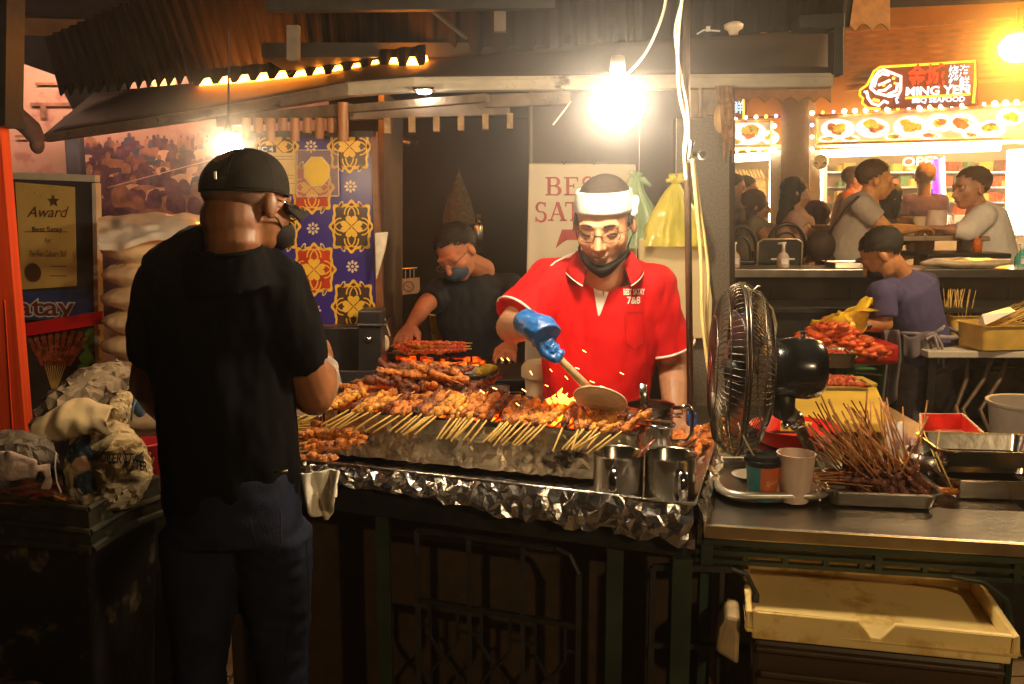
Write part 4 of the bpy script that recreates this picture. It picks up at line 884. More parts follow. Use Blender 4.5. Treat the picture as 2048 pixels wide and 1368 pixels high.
def fw(a, b, ha, hb): g.slab([LQ(a, 0, .68), LQ(b, 0, .68), LQ(b, 0, .70+hb), LQ(a, 0, .70+ha)], n1)
fw(T, s0, H, H); fw(s0, s0+.025, H, .006); fw(s0+.025, s1-.025, .006, .006); fw(s1-.025, s1, .006, H); fw(s1, lw-T, H, H)
g.build('lid', YLW, t, bevel=.0035)
g = MB(); g.slab([LQ(-.055, .03, .63), LQ(-.01, .02, .61), LQ(-.01, .02, .71), LQ(-.035, .03, .71), LQ(-.05, .03, .68)], ln*.09); g.build('side_handle', M('cream handle', (.5, .36, .18), .5), t, bevel=.008)
# round cornered tray with cups
c = G(1535, 985, .865)+V((0, .06, 0)); tc_ = c.copy()
t = thing('serving_tray', 'dull steel round cornered tray holding two cups and a saucer', 'tray', c)
g = MB(); w_, d_ = .235, .30
def rr(w, d, z, r, n=10): return [c+V((sx*(w/2-r)+r*math.cos(R(a0+90*k/n)), sy*(d/2-r)+r*math.sin(R(a0+90*k/n)), z)) for sx, sy, a0 in ((1, 1, 0), (-1, 1, 90), (-1, -1, 180), (1, -1, 270)) for k in range(n+1)]
l = rr(w_, d_, .022, .055); g.tube(l+[l[0], l[1]], .0085, 10); g.build('rolled_rim', M('grey tray rim', (.48, .45, .38), .35, .6, var=.2), t, smooth=True)
g = MB(); a = rr(w_, d_, .02, .055); b = rr(w_-.03, d_-.03, .002, .045); m = len(a); g.add(a+b, [(k, (k+1) % m, m+(k+1) % m, m+k) for k in range(m)]+[tuple(range(m, 2*m))]); g.build('pan', STEELD, t)
def cupf(name, label, px, py, z, r0, r1, h, mat, lid=None, band=None, rim=True):
    c = G(px, py, z); t = thing(name, label, 'cup', c); g = MB()
    g.lathe(c, [(0, .001), (r0, .0), (r0+.001, .002), (r1, h), (r1+.0015, h+.002), (r1-.0015, h+.002), (r1-.003, h-.003), (r0-.002, .004), (0, .004)], 40); g.build('cup_wall', mat, t, smooth=True, angle=50)
    return t, c
t, c = cupf('takeaway_cup', 'takeaway cup striped teal and orange with a black lid', 1523, 997, .869, .028, .037, .082, M('teal print', (.01, .2, .22), .4, var=.1))
g = MB(); n0 = 0
for a0, a1, mi in ((-112, -20, 0),): g.grid(lambda u, v: c+V(((.0286+.0088*v)*math.cos(R(a0+(a1-a0)*u)), (.0286+.0088*v)*math.sin(R(a0+(a1-a0)*u)), .001+.078*v)), 16, 4)
g.build('orange_sleeve', M('orange print', (.6, .13, .03), .4, var=.08), t, smooth=True)
g = MB(); g.lathe(c, [(.0375, .078), (.041, .079), (.041, .089), (.037, .091), (.036, .1), (.033, .101), (.031, .096), (0, .096)], 40); g.build('lid', BLK, t, smooth=True, angle=40)
g = MB(); text_mb('Spirit', c+V((.012, -.037, .045)), (1, .25, .12), (0, 0, 1), .016, .001, width=.03, shear=.3, mb=g)
drape(g, BVHTree.FromPolygons(*(lambda m: (m.v, m.f))(MB().lathe(c, [(.0292, 0), (.0382, .08)], 60))), (-.1, 1, 0), .0006); g.build('script_lettering', M('pale script', (.8, .55, .35), .5), t, fix=False)
t, c = cupf('paper_cup', 'plain pale pink white paper cup on the serving tray', 1588, 1001, .869, .029, .0405, .105, M('white paper cup', (.68, .5, .38), .55, var=.04))
g = MB(); cs = G(1500, 955, .868); g.lathe(cs, [(0, .003), (.02, .003), (.042, .009), (.043, .008), (.02, .0), (0, 0)], 36); t = simple('saucer', 'small white saucer behind the teal and orange cup', 'saucer', g, WHT, smooth=True)
g = MB(); lump(g, cs+V((.015, .005, .008)), (.012, .012, .008), 3); simple('yellow_morsel', 'yellow morsel of food on the white saucer', 'food', g, M('yellow food', (.7, .5, .05), .5, var=.3), smooth=True)
g = MB(); g.tube([G(1640, 1000, .872), G(1628, 955, .875)], .003, 6); simple('pen', 'thin pale pen lying at the right side of the tray', 'pen', g, WHT)
# ---------------- fan ----------------
FC = P(1476, 738, 2.02); fr = .192; ax = V((-.985, .13, .02)).normalized(); fs, fu = frame_of(ax)
t = thing('pedestal_fan', 'black wire caged pedestal fan blowing across the grill', 'fan', V((.72, 2.2, .86)))
WIRE = M('dark chrome wire', (.12, .1, .08), .35, .9, var=.3, scale=20)
g = MB()
prof = [(.035, .062), (.10, .06), (.165, .048), (.192, .018), (.196, 0), (.192, -.018), (.165, -.05), (.11, -.068), (.05, -.075)]
N_ = 76
for i in range(N_):
    a = 2*PI*i/N_; pts = [FC+ax*h+(fs*math.cos(a+(.25 if h < 0 else -.25)*(1-r/fr))+fu*math.sin(a+(.25 if h < 0 else -.25)*(1-r/fr)))*r for r, h in prof]
    g.tube(pts, .0010, 4, cap=False)
g.build('guard_wires', WIRE, t, smooth=True)
g = MB()
def ring(r, h, w=.002): g.tube([FC+ax*h+fs*r*math.cos(2*PI*k/48)+fu*r*math.sin(2*PI*k/48) for k in range(49)], w, 6, cap=False)
for r, h, w in ((.196, .004, .0035), (.196, -.004, .003), (.12, .057, .0018), (.13, -.063, .0018), (.035, .062, .003), (.05, -.075, .003), (.178, .036, .0014), (.178, -.038, .0014)): ring(r, h, w)
g.build('guard_ring', WIRE, t, smooth=True)
g = MB(); g.lathe(FC+ax*.06, [(0, .006), (.03, .004), (.036, -.003)], 24, ax); g.build('badge', CHROME, t, smooth=True)
g = MB()
for k in range(3):
    a0 = k*2*PI/3+.4
    g.grid(lambda u, v: FC+(fs*math.cos(a0+(u-.5)*(.9+.3*v))+fu*math.sin(a0+(u-.5)*(.9+.3*v)))*(.03+.135*v*(1-.12*abs(2*u-1)**3))+ax*((u-.5)*-.05), 10, 8)
g.build('blade', M('dark fan blade', (.03, .03, .035), .3, .2, var=.2), t, smooth=True, solid=.002)
g = MB(); g.tube([FC-ax*.02, FC+ax*.03], [.03, .022], 20); g.build('hub', BLK, t, smooth=True)
mz = V((0, 0, .008)); g = MB(); mo = FC-ax*.07+mz
g.lathe(mo, [(0, .0), (.05, 0), (.065, -.012), (.069, -.05), (.07, -.085), (.064, -.108), (.05, -.12), (0, -.123)], 36, ax); g.build('motor_housing', M('glossy black plastic', (.012, .012, .012), .22, var=.1, coat=.3), t, smooth=True, angle=50)
g = MB()
for k in range(9): g.tube([mo-ax*(.055+.005*k)+fs*(-.0635)*math.cos(a)+fu*.0635*math.sin(a) for a in [R(20+x*5) for x in range(7)]], .0012, 4)
g.tube([mo-ax*.07+V((0, 0, .06)), mo-ax*.07+V((0, 0, .08))], .005, 8); g.ball(mo-ax*.07+V((0, 0, .082)), (.009, .006, .004)); g.build('knob', BLK, t, smooth=True)
g = MB(); g.tube([mo-ax*.03+V((0, 0, -.045)), mo-ax*.03+V((.005, 0, -.10)), P(1590, 838, 2.05)], [.03, .026, .018], 16); g.build('neck', BLK, t, smooth=True)
g = MB(); g.tube([P(1584, 828, 2.05), P(1612, 880, 2.07), P(1640, 935, 2.1)], .0135, 14); g.build('stand_tube', M('grey stand', (.2, .16, .12), .35, .6, var=.2), t, smooth=True)
g = MB(); g.tube([P(1580, 845, 2.04), P(1604, 838, 2.04)], .02, 12); g.ball(P(1572, 850, 2.02), (.012, .01, .01)); g.build('clamp', CHROME, t, smooth=True)
g = MB(); gb = G(1640, 925, .866); g.lathe(gb, [(0, .02), (.04, .018), (.075, .006), (.08, 0)], 30); g.build('base', BLK, t, smooth=True)
g = MB(); g.tube([P(1490, 572, 1.97), P(1502, 580, 1.97), P(1520, 590, 1.98), P(1545, 618, 1.99), P(1553, 650, 2.0), P(1548, 690, 2.0), P(1540, 712, 2.0)], .002, 6); g.tube([P(1508, 580, 1.97), P(1516, 572, 1.97), P(1520, 573, 1.97)], .002, 6); g.tube([P(1502, 582, 1.97), P(1502, 610, 1.97)], .002, 6); g.tube([P(1476, 846, 1.86), P(1490, 880, 1.86), P(1508, 912, 1.88)], .002, 6); g.build('wire_tie', M('white tie', (.7, .62, .45), .5), t, smooth=True)
# ---------------- trays of satay on the counter ----------------
def tray(label, c, w, d, h, rz, mat=STEELD, name='steel_tray'):
    g = MB(); ringtray(g, c, w, d, h, rz=rz, flare=.012); return simple(name, label, 'tray', g, mat, smooth=True, angle=35)
c = G(1768, 1010, .866)+V((0, .06, 0)); tray('steel tray piled with dark cooked satay right of the cups', c, .235, .17, .035, R(-8)); TS = c
c2_ = G(1990, 985, .866)+V((.02, .05, 0)); tray('empty steel baking tray at the right edge of the counter', c2_, .27, .22, .045, R(-6), STEEL)
g = MB(); c3 = c2_+V((.0, .05, .05)); ringtray(g, c3, .25, .17, .04, rz=R(-6)); simple('steel_tray', 'second empty steel tray stacked behind at the right edge', 'tray', g, STEEL, smooth=True, angle=35)
for i in range(66):
    u = rnd.random(); bx = TS.x-.05+.135*u+rnd.uniform(-.02, .02); by = TS.y+rnd.uniform(-.04, .06); lean = rnd.gauss(-.62, .22) if rnd.random() < .75 else rnd.gauss(-.1, .3)
    meat = V((bx, by, .895+rnd.random()*.035)); d = V((lean*-1, rnd.uniform(-.3, .35), -1.0+rnd.uniform(-.1, .35))).normalized()
    skewer('dark', meat-d*.17+V((-.0, 0, -.0)), d, 'dark cooked satay skewer standing stick up in the piled tray', 'cooked satay skewers piled in the right hand tray', rnd.uniform(-3, 3))
for i in range(7):
    c = TS+V((rnd.uniform(-.12, .0), rnd.uniform(-.03, .03), .035+rnd.random()*.025)); a = rnd.uniform(-.5, .5)
    skewer('dark', c-V((.1, 0, 0)), V((math.cos(a), math.sin(a)*.6, rnd.uniform(-.1, .05))), 'dark cooked satay skewer lying flat in the piled tray', 'cooked satay skewers lying in the right hand tray', rnd.uniform(-3, 3))
for (x0, y0, x1, y1, z0, z1) in ((1620, 893, 1690, 940, .93, .905), (1615, 902, 1682, 946, .93, .905), (1632, 888, 1700, 936, .935, .91)):
    p = G(x0, y0, z0); q = G(x1, y1, z1); skewer('bareb', p, q-p, 'bare stick end poking left out of the piled satay tray', 'stick ends poking left out of the tray')
for (x0, y0, x1, y1) in ((1838, 842, 1900, 990), (1872, 905, 1908, 985), (1880, 860, 1868, 940)):
    p = G(x0, y0, .98); q = G(x1, y1, .875); skewer('bare', p, q-p, 'lone pale stick leaning between the two right trays', 'pale sticks leaning between the right trays')
p = G(1925, 975, .885); q = G(1850, 990, .885); g = MB(); lump(g, (p+q)/2, (.035, .01, .008), 5); simple('satay_scrap', 'orange brown scrap of satay lying between the right trays', 'food', g, MEAT[0], smooth=True)
g = MB()
for i, (x, y, hh) in enumerate([(1790, 905, 62), (1812, 915, 72), (1834, 925, 50)]):
    b = P(x, y, 2.35+.0*i); tp_ = P(x-12, y-hh, 2.38); g.tube([b, b.lerp(tp_, .8), tp_], [(.017, .012), (.015, .01), (.007, .006)], 12)
simple('white_cartons', 'three soft white plastic bottles behind the satay tray', 'bottles', g, M('white plastic', (.72, .66, .6), .4, var=.08), smooth=True)
g = MB(); g.lathe(G(1850, 950, .87), [(0, 0), (.04, 0), (.05, .06), (.053, .06), (.045, .008), (0, .006)], 24); simple('steel_bowl', 'small steel pan half hidden behind the piled satay', 'pan', g, STEELD, smooth=True)
# red box
t = thing('red_box', 'open red plastic box with a pale floor and white rim behind the empty tray', 'box', G(1890, 900, .86))
a, b, c_, d_ = G(1840, 915, .87), G(1975, 915, .87), G(1922, 862, .87), G(1838, 862, .87)
g = MB(); hh = V((0, 0, .0)); g.slab([a, b, c_, d_], (0, 0, .006)); g.build('floor', M('orange pink floor', (.75, .32, .2), .5, var=.12), t)
g = MB(); up3 = .05
for p, q in ((a, d_), (d_, c_), (c_, b)): g.slab([p, q, q+V((0, 0, up3)), p+V((0, 0, up3))], (.004, -.004, 0))
g.build('side', M('bright red plastic', (.75, .03, .015), .4), t)
g = MB(); g.tube([a+V((0, 0, up3)), d_+V((0, 0, up3)), c_+V((0, 0, up3)), b+V((0, 0, up3))], .003, 6); g.build('rim', M('cream rim', (.8, .6, .4), .5), t)
# cutting board and red basin
t = thing('cutting_board', 'thick yellow cutting board on the counter behind the fan', 'cutting board', G(1680, 830, .87))
q4 = [G(1560, 866, .875), G(1785, 866, .875), G(1752, 790, .875), G(1560, 790, .875)]
g = MB(); g.slab(q4, (0, 0, .03)); g.build('slab', M('yellow board', (.78, .52, .07), .5, var=.18, scale=6, stain=((.6, .33, .05), 3, .6)), t, bevel=.006)
g = MB(); g.slab([V((p.x, p.y, .905)) for p in [q4[3]+V((0, -.01, 0)), q4[2]+V((0, -.01, 0)), q4[2]+V((.0, .12, 0)), q4[3]+V((0, .12, 0))]], (0, 0, .012)); simple('folded_mat', 'second yellow sheet leaning behind the cutting board', 'sheet', g, M('yellow sheet', (.6, .42, .08), .5, var=.2), bevel=.003)
t = thing('red_basin', 'bright red plastic basin half hidden behind the fan stand', 'basin', G(1600, 905, .87))
cb = G(1600, 893, .87)+V((0, .05, 0)); g = MB(); g.lathe(cb, [(0, 0), (.09, 0), (.115, .045), (.12, .046), (.112, .04), (.088, .006), (0, .006)], 36); g.build('bowl', M('red basin', (.75, .02, .012), .35, var=.08), t, smooth=True, angle=50)
g = MB(); c = G(1668, 792, .87); ringtray(g, c, .19, .16, .05, rz=R(-4)); simple('steel_tray', 'steel tray of raw red satay behind the yellow cutting board', 'tray', g, STEEL, smooth=True, angle=35); RT = c
g = MB(); c = G(1655, 730, .87); ringtray(g, c, .19, .16, .06, rz=R(-4)); simple('steel_tray', 'steel tray of raw meat next to the red meat pile', 'tray', g, STEEL, smooth=True, angle=35); RT2 = c
for k, c in enumerate((RT, RT2)):
    for i in range(20):
        a = rnd.uniform(-.2, .2); s = rnd.choice([1, 1, -1]); lab = ('raw red satay skewer in the tray behind the yellow cutting board', 'raw satay skewer in the tray next to the red meat pile')[k]
        skewer('raw', c+V((.09*s+rnd.uniform(-.02, .02), rnd.uniform(-.06, .06), .03+rnd.random()*.03)), V((-s, a, 0)), lab, ('raw satay skewers in the front raw tray', 'raw satay skewers in the rear raw tray')[k], rnd.uniform(-3, 3))
g = MB(); bc = P(1680, 712, 3.8)
for i in range(420):
    x_ = rnd.gauss(0, .075); lump(g, bc+V((x_-.03, rnd.uniform(-.1, .1), .01+rnd.random()*(.14-abs(x_)*.55))), (.026, .02, .013), i*3)
tag(g.build('raw_meat_heap', M('orange red meat', (.75, .13, .03), .4, var=.35, scale=20, bump=.5, bscale=50), smooth=True), 'heap of orange red marinated meat in front of the man in the apron', 'meat', kind='stuff')
t = thing('red_tub', 'red plastic tub under the heap of marinated meat', 'tub', P(1725, 705, 3.95))
g = MB(); g.box(P(1730, 700, 3.95), (.2, .26, .09)); g.build('tub', M('deep red plastic', (.5, .02, .015), .4), t, bevel=.02)
g = MB(); n0 = 0; g.ball(P(1676, 655, 3.85), (.085, .07, .055), 30, 20); g.tube([P(1690, 655, 3.85), P(1700, 645, 3.84), P(1712, 632, 3.83), P(1720, 624, 3.83), P(1730, 612, 3.82)], [.05, .042, .03, .028, .04], 18)
for i in range(len(g.v)): g.v[i] += V((nz(g.v[i], 14, 1), nz(g.v[i], 14, 2), nz(g.v[i], 14, 3)))*.07+V((nz(g.v[i], 40, 1), nz(g.v[i], 40, 2), nz(g.v[i], 40, 3)))*.02
simple('yellow_bag', 'crumpled yellow plastic bag held over the meat heap', 'plastic bag', g, M('yellow bag film', (.85, .55, .04), .35, var=.2, bump=.3, bscale=30), smooth=True)
t = thing('green_crate', 'dark green plastic crate on the floor beside the apron', 'crate', P(1740, 900, 4.1))
g = MB(); g.slab([P(1693, 722, 4.2), P(1790, 722, 4.2), P(1780, 1000, 4.2), P(1693, 1000, 4.2)], (0, .4, 0)); g.bar(P(1693, 738, 4.18), P(1790, 738, 4.18), .02, .02); g.build('body', M('green plastic', (.015, .13, .03), .4, var=.2), t, bevel=.01)
g = MB(); g.tube([P(1700, 728, 4.1), P(1768, 728, 4.1)], .006, 6); g.tube([P(1712, 744, 3.9), P(1764, 750, 3.9)], .005, 6); simple('steel_rods', 'two thin steel rods lying across the green crate', 'rods', g, STEEL)
# ---------------- table with boxes, burner ----------------
t = thing('side_table', 'pale topped table with plastic boxes right of the man in the apron', 'table', P(1980, 900, 4.2))
z_ = P(1960, 700, 4.0).z; g = MB(); g.box((2.42, 4.25, z_-.012), (1.15, .62, .03)); g.build('top', M('pale laminate', (.62, .56, .48), .35, var=.08), t, bevel=.004)
for x, y in ((1.88, 3.98), (1.88, 4.5), (2.9, 3.98)): g = MB(); g.box((x, y, z_/2), (.035, .035, z_-.03)); g.build('leg', DARK, t)
g = MB(); g.box((2.4, 4.0, .5), (1.0, .03, .03)); g.build('rail', DARK, t)
FRO = M('frosted yellow plastic', (.75, .5, .12), .4, var=.25, scale=10, alpha=.85)
def fbox(label, px, py, Y, w, d, h, rz):
    c = P(px, py, Y); t = thing('plastic_box', label, 'box', c); rot = Matrix.Rotation(rz, 3, 'Z'); g = MB(); ringtray(g, c, w, d, h, rz=rz); g.build('body', FRO, t, smooth=True, angle=35); return t, c
t1, b1 = fbox('frosted yellow box with bare sticks and a white lid on the side table', 1988, 694, 4.02, .26, .2, .11, R(8))
t2, b2 = fbox('frosted yellow box with upright yellow sticks behind the other box', 1926, 672, 4.35, .24, .18, .11, R(8))
g = MB(); g.slab([P(1958, 646, 3.98), P(1966, 630, 3.98), P(2020, 614, 4.1), P(2032, 622, 4.0), P(1972, 650, 3.9)], (0, .01, .0)); simple('box_lid', 'bright white box lid tilted on the bare sticks', 'lid', g, M('white lid', (.85, .82, .76), .3, var=0), bevel=.004)
for i in range(26):
    a = b1+V((rnd.uniform(-.11, .02), rnd.uniform(-.06, .06), .09)); skewer('bare', a, V((.85, rnd.uniform(-.2, .2), rnd.uniform(.25, .55))), 'bare bamboo stick in the box under the white lid', 'bare bamboo sticks in the box', 0, 'bamboo stick', 'bamboo_stick')
for i in range(22):
    a = b2+V((rnd.uniform(-.12, .0), rnd.uniform(-.05, .05), .01)); skewer('bare', a, V((rnd.uniform(-.15, .2), rnd.uniform(-.1, .1), 1)), 'yellow bamboo stick standing in the rear plastic box', 'yellow bamboo sticks in the rear box', 0, 'bamboo stick', 'bamboo_stick')
t = thing('gas_burner', 'dark gas burner and pots under the side table with hoses', 'burner', P(1980, 900, 4.3))
g = MB(); g.lathe(P(1990, 790, 4.3), [(0, 0), (.13, 0), (.15, .12), (.14, .17), (.0, .17)], 26); g.lathe(P(1990, 735, 4.3), [(.14, 0), (.16, .02), (.16, .03), (.13, .04)], 26); g.box(P(1985, 850, 4.3), (.5, .35, .06)); g.build('body', M('greasy iron', (.05, .035, .025), .35, .6, var=.6, scale=20, bump=.5), t, smooth=True, angle=40)
g = MB()
for x0, x1 in ((1935, 1910), (1990, 1925), (2020, 1960)): g.tube([P(x0, 700, 4.05), P((x0+x1)/2+10, 760, 4.0), P(x1, 820, 3.95), P(x1+30, 890, 3.8)], .011, 8)
g.build('gas_hose', M('dark hose', (.1, .06, .035), .5, var=.3), t, smooth=True)
cable('floor_hose', 'pale thin hose looping on the floor left of the grey bucket', [(1912, 812, 3.9), (1925, 850, 3.7), (1960, 895, 3.5), (2010, 915, 3.4), (2060, 905, 3.4)], .008, M('tan hose', (.3, .18, .1), .5))
t = thing('grey_bucket', 'pale grey plastic bucket at the right edge', 'bucket', P(2030, 910, 3.0))
g = MB(); g.lathe(P(2050, 905, 3.05), [(0, 0), (.105, 0), (.128, .17), (.137, .172), (.137, .182), (.125, .18), (.103, .005), (0, .005)], 36); g.build('body', M('grey white plastic', (.42, .36, .3), .45, var=.1), t, smooth=True, angle=40)
g = MB(); g.box((P(2050, 905, 3.05).x, 3.05, P(2050, 905, 3.05).z/2-.002), (.4, .35, P(2050, 905, 3.05).z-.004)); simple('dark_crate', 'dark box holding up the grey bucket', 'box', g, DARK, bevel=.01)
g = MB(); g.box(P(1845, 840, 4.5)+V((0, .2, 0)), (.5, .3, .06)); simple('wood_block', 'light brown board on the floor behind the apron', 'board', g, M('light brown board', (.4, .22, .1), .6))
# ---------------- dark tiled back counter ----------------
BYC = 4.75
t = thing('tiled_half_wall', 'dark marbled half wall with a steel ledge behind the man in the apron', 'half wall', (2.2, BYC, 0))
zt = P(1800, 534, BYC).z; g = MB(); g.box((2.4, BYC+.1, zt/2-.02), (2.9, .18, zt-.04)); g.build('wall', M('dark brown marble tiles', (.085, .06, .04), .3, var=.5, scale=5, stain=((.18, .13, .09), 9, .66)), t)
g = MB(); g.box((2.4, BYC-.0, zt-.01), (2.9, .36, .018)); g.box((2.4, BYC-.19, zt-.02), (2.9, .012, .04)); g.build('ledge', STEELD, t, bevel=.002)
g = MB()
for i in range(1, 7): g.box((.95+i*.42, BYC+.008, zt/2-.05), (.006, .004, zt-.1))
g.box((2.4, BYC+.007, zt*.55), (2.9, .004, .006)); g.build('grout', M('grout', (.03, .025, .02), .8), t)
g = MB(); g.box((2.4, BYC-.24, .55), (2.7, .35, .9)); g.box((2.4, BYC-.25, 1.01), (2.8, .4, .02)); simple('low_shelf', 'black low shelf running along the foot of the marbled half wall', 'shelf', g, DARK)
def sanit(label, px, py, liquid):
    c = P(px, py, BYC-.05); c.z = zt; t = thing('pump_bottle', label, 'bottle', c); g = MB(); g.lathe(c, [(0, 0), (.03, 0), (.032, .01), (.031, .055), (.02, .075), (.011, .08), (.011, .09)], 20); g.build('bottle', M('clear bottle '+label[:5], liquid, .2, var=.2, alpha=.8), t, smooth=True)
    g = MB(); g.tube([c+V((0, 0, .088)), c+V((0, 0, .125))], .008, 10); g.tube([c+V((-.03, 0, .125)), c+V((.012, 0, .128))], .006, 8); g.build('pump', WHT, t, smooth=True)
    g = MB(); g.box(c+V((0, -.031, .035)), (.035, .003, .03)); g.build('label', M('bottle label '+label[:4], (.75, .75, .8), .5), t)
sanit('clear pump bottle on the ledge in front of the black chair back', 1565, 545, (.7, .6, .55)); sanit('clear pump bottle on the ledge beside the grey partition', 1467, 545, (.65, .5, .4)); sanit('teal green pump bottle at the right end of the ledge', 2040, 545, (.05, .4, .38))
g = MB(); c = P(1690, 545, BYC-.05); c.z = zt+.002; ringtray(g, c, .2, .14, .03); simple('steel_tray', 'small steel tray on the marbled half wall ledge', 'tray', g, STEEL, smooth=True, angle=35)
g = MB(); c = P(1930, 548, BYC-.08); c.z = zt+.025
g.ball(c, (.24, .1, .028), 30, 12); g.blob('tmp', WHT, None, .012, 2) if 0 else None
for i in range(len(g.v)): g.v[i].z += .012*nz(g.v[i], 16, 4)
simple('wrapped_tray', 'long flat tray under milky cling film on the ledge', 'wrapped tray', g, M('cling film', (.5, .42, .3), .25, var=.2, bump=.4, bscale=16, coat=.4), smooth=True)
# ================= SEAFOOD SHOP AND TERRACE BEHIND =================
FA = P(1640, 415, 11.0); FB = P(2048, 415, 9.5); fd = (FB-FA); fd.z = 0; fd.normalize(); fnn = V((fd.y, -fd.x, 0))   # facade line, normal towards viewer
CAMP = V((0, 0, EYE))
def F(px, py, off=0.0):
    d = P(px, py, 5)-CAMP; o = FA+fnn*off; t = (o-CAMP).dot(fnn)/d.dot(fnn); return CAMP+d*t
def fq(g, x0, y0, x1, y1, off, y2=None, y3=None, th=.02):
    """quad; y0/y1 left top/bottom, y2/y3 right top/bottom"""
    y2 = y0 if y2 is None else y2; y3 = y1 if y3 is None else y3
    g.slab([F(x0, y0, off), F(x1, y2, off), F(x1, y3, off), F(x0, y1, off)], -fnn*th)
ORW = M('orange brown facade', (.5, .2, .025), .55, var=.25, scale=1.5); 
t = thing('seafood_shop', 'brightly lit seafood stall with neon sign, dish banner and bulb borders', 'shop', F(1840, 600))
g = MB()
fq(g, 1440, 30, 2150, 236, -.12, 0, 205, .2); fq(g, 1440, 236, 1640, 300, -.12, 236, 300, .2); g.build('facade', ORW, t)
g = MB()
for i in range(9): fq(g, 1690, 72+i*13, 2150, 78+i*13, -.09+.01*(i % 2), 44+i*13, 50+i*13, .05)
fq(g, 1690, 58, 2150, 64, -.05, 24, 30, .05)
g.build('roof_slats', M('orange timber slats', (.5, .24, .06), .5, var=.35, scale=5), t)
GP = M('grey orange pillar', (.3, .2, .12), .6, var=.1)
g = MB(); fq(g, 1562, 192, 1618, 640, .06, 192, 640, .3); g.build('pillar', GP, t)
g = MB(); fq(g, 1618, 300, 1640, 640, .03, 300, 640, .2); fq(g, 1540, 300, 1562, 640, .02, 300, 640, .2); g.build('side_panel', M('cream panel', (.6, .5, .38), .6, var=.08), t)
# menu banner
BN = M('pale banner print', (.8, .6, .35), .5, var=.2, scale=6, emit=.16, emitvar=1)
FOODM = [M('golden dish print', (.85, .45, .05), .5, var=.5, scale=14, emit=.2, emitvar=1), M('red brown dish print', (.55, .16, .04), .5, var=.5, scale=14, emit=.2, emitvar=1), M('green garnish print', (.35, .5, .05), .5, var=.5, scale=14, emit=.2, emitvar=1)]
PLT = M('white plate print', (.95, .9, .8), .5, var=.03, emit=.35, emitvar=1)
def banner(name, x0, x1, yt0, yb0, yt1, yb1, plates):
    g = MB(); fq(g, x0, yt0, x1, yb0, .04, yt1, yb1, .08); b = g.build(name, BN, t)
    g = MB()
    for i, (cx, cy, rx, ry) in enumerate(plates):
        z = .045+.002*i; g.mi = 0; g.poly([F(cx+rx*math.cos(a), cy+ry*math.sin(a), z) for a in [k*PI/14 for k in range(28)]])
        for j in range(7):
            g.mi = 1+(r2.random() < .3)+(r2.random() < .15); a0 = r2.random()*6.28; q = r2.random()*.5
            fx, fy = cx+math.cos(a0)*rx*q*.9, cy+math.sin(a0)*ry*q*.8-ry*.08; sr = r2.uniform(.25, .42)
            g.poly([F(fx+rx*sr*math.cos(a)*r2.uniform(.75, 1.15), fy+ry*sr*1.1*math.sin(a)*r2.uniform(.75, 1.1), z+.0004*(j+1)) for a in [k*PI/6 for k in range(12)]])
        for j in range(3): g.mi = 3; a0 = r2.random()*6.28; fx, fy = cx+math.cos(a0)*rx*.4, cy+math.sin(a0)*ry*.4; g.poly([F(fx, fy, z+.004), F(fx+5, fy-3, z+.004), F(fx+7, fy+2, z+.004)])
    g.build('dish_print', [PLT]+FOODM, b, fix=False)
    g = MB()
    for a, c in (((x0, yt0), (x1, yt1)), ((x0, yb0), (x1, yb1)), ((x0, yt0), (x0, yb0)), ((x1, yt1), (x1, yb1))): g.bar(F(*a, .06), F(*c, .06), .02, .03)
    g.build('banner_frame', M('gold frame', (.8, .5, .2), .4, .5), b)
banner('menu_banner', 1634, 2075, 236, 288, 206, 276, [(1676, 258, 34, 20), (1745, 256, 34, 20), (1822, 254, 36, 22), (1880, 246, 30, 18), (1925, 246, 32, 20), (1980, 258, 32, 18), (2020, 234, 28, 18), (1655, 278, 18, 7), (1700, 277, 20, 7), (1790, 274, 22, 7), (1860, 272, 24, 8), (1940, 270, 18, 8)])
banner('menu_banner', 1440, 1542, 244, 293, 242, 292, [(1495, 266, 38, 24), (1468, 282, 22, 14), (1540, 275, 18, 14)])
# sign board
SG = M('dark red sign face', (.10, .022, .012), .5, var=.1, emit=.06, ecol=(.8, .12, .04))
t2 = thing('neon_sign', 'neon sign reading MING YEN BBQ SEAFOOD above the dish banner', 'sign', F(1840, 215, .1))
ol = [(1724, 180), (1732, 172), (1745, 148), (1757, 134), (1951, 121), (1951, 212), (1740, 218), (1722, 203), (1722, 192)]
g = MB(); g.slab([F(x, y, .12) for x, y in ol], -fnn*.1); g.build('board', SG, t2)
def neon(name, col, strength, paths, r=.011, off=.14):
    g = MB()
    for p in paths: g.tube([F(x, y, off) for x, y in p], r, 7)
    return g.build(name, M('neon '+name, col, .5, var=0, emit=strength*.24, ecol=col), t2, smooth=True)
neon('yellow_outline', (1, .55, .02), 2.6, [[(1946, 206), (1950, 170), (1950, 122), (1850, 129), (1760, 134), (1748, 142), (1734, 170), (1720, 180), (1719, 190), (1726, 197), (1724, 206), (1735, 216), (1760, 218)], [(1811, 196), (1941, 188)]], .013)
neon('crab_outline', (1, .8, .62), 4, [[(1741, 176), (1745, 160), (1757, 143), (1766, 139), (1802, 153), (1801, 180), (1797, 189), (1780, 193), (1752, 186), (1741, 176)], [(1748, 174), (1753, 156), (1764, 147), (1778, 150)], [(1757, 170), (1770, 165), (1780, 160)], [(1756, 182), (1770, 180), (1782, 170)], [(1733, 182), (1736, 196), (1744, 207), (1757, 211), (1768, 202), (1776, 206)], [(1795, 166), (1793, 181), (1775, 189)]], .014)
neon('crab_eye', (1, .6, .05), 3, [[(1766, 168), (1768, 172)], [(1785, 156), (1789, 157)], [(1789, 168), (1791, 165)], [(1746, 199), (1758, 202)]], .016)
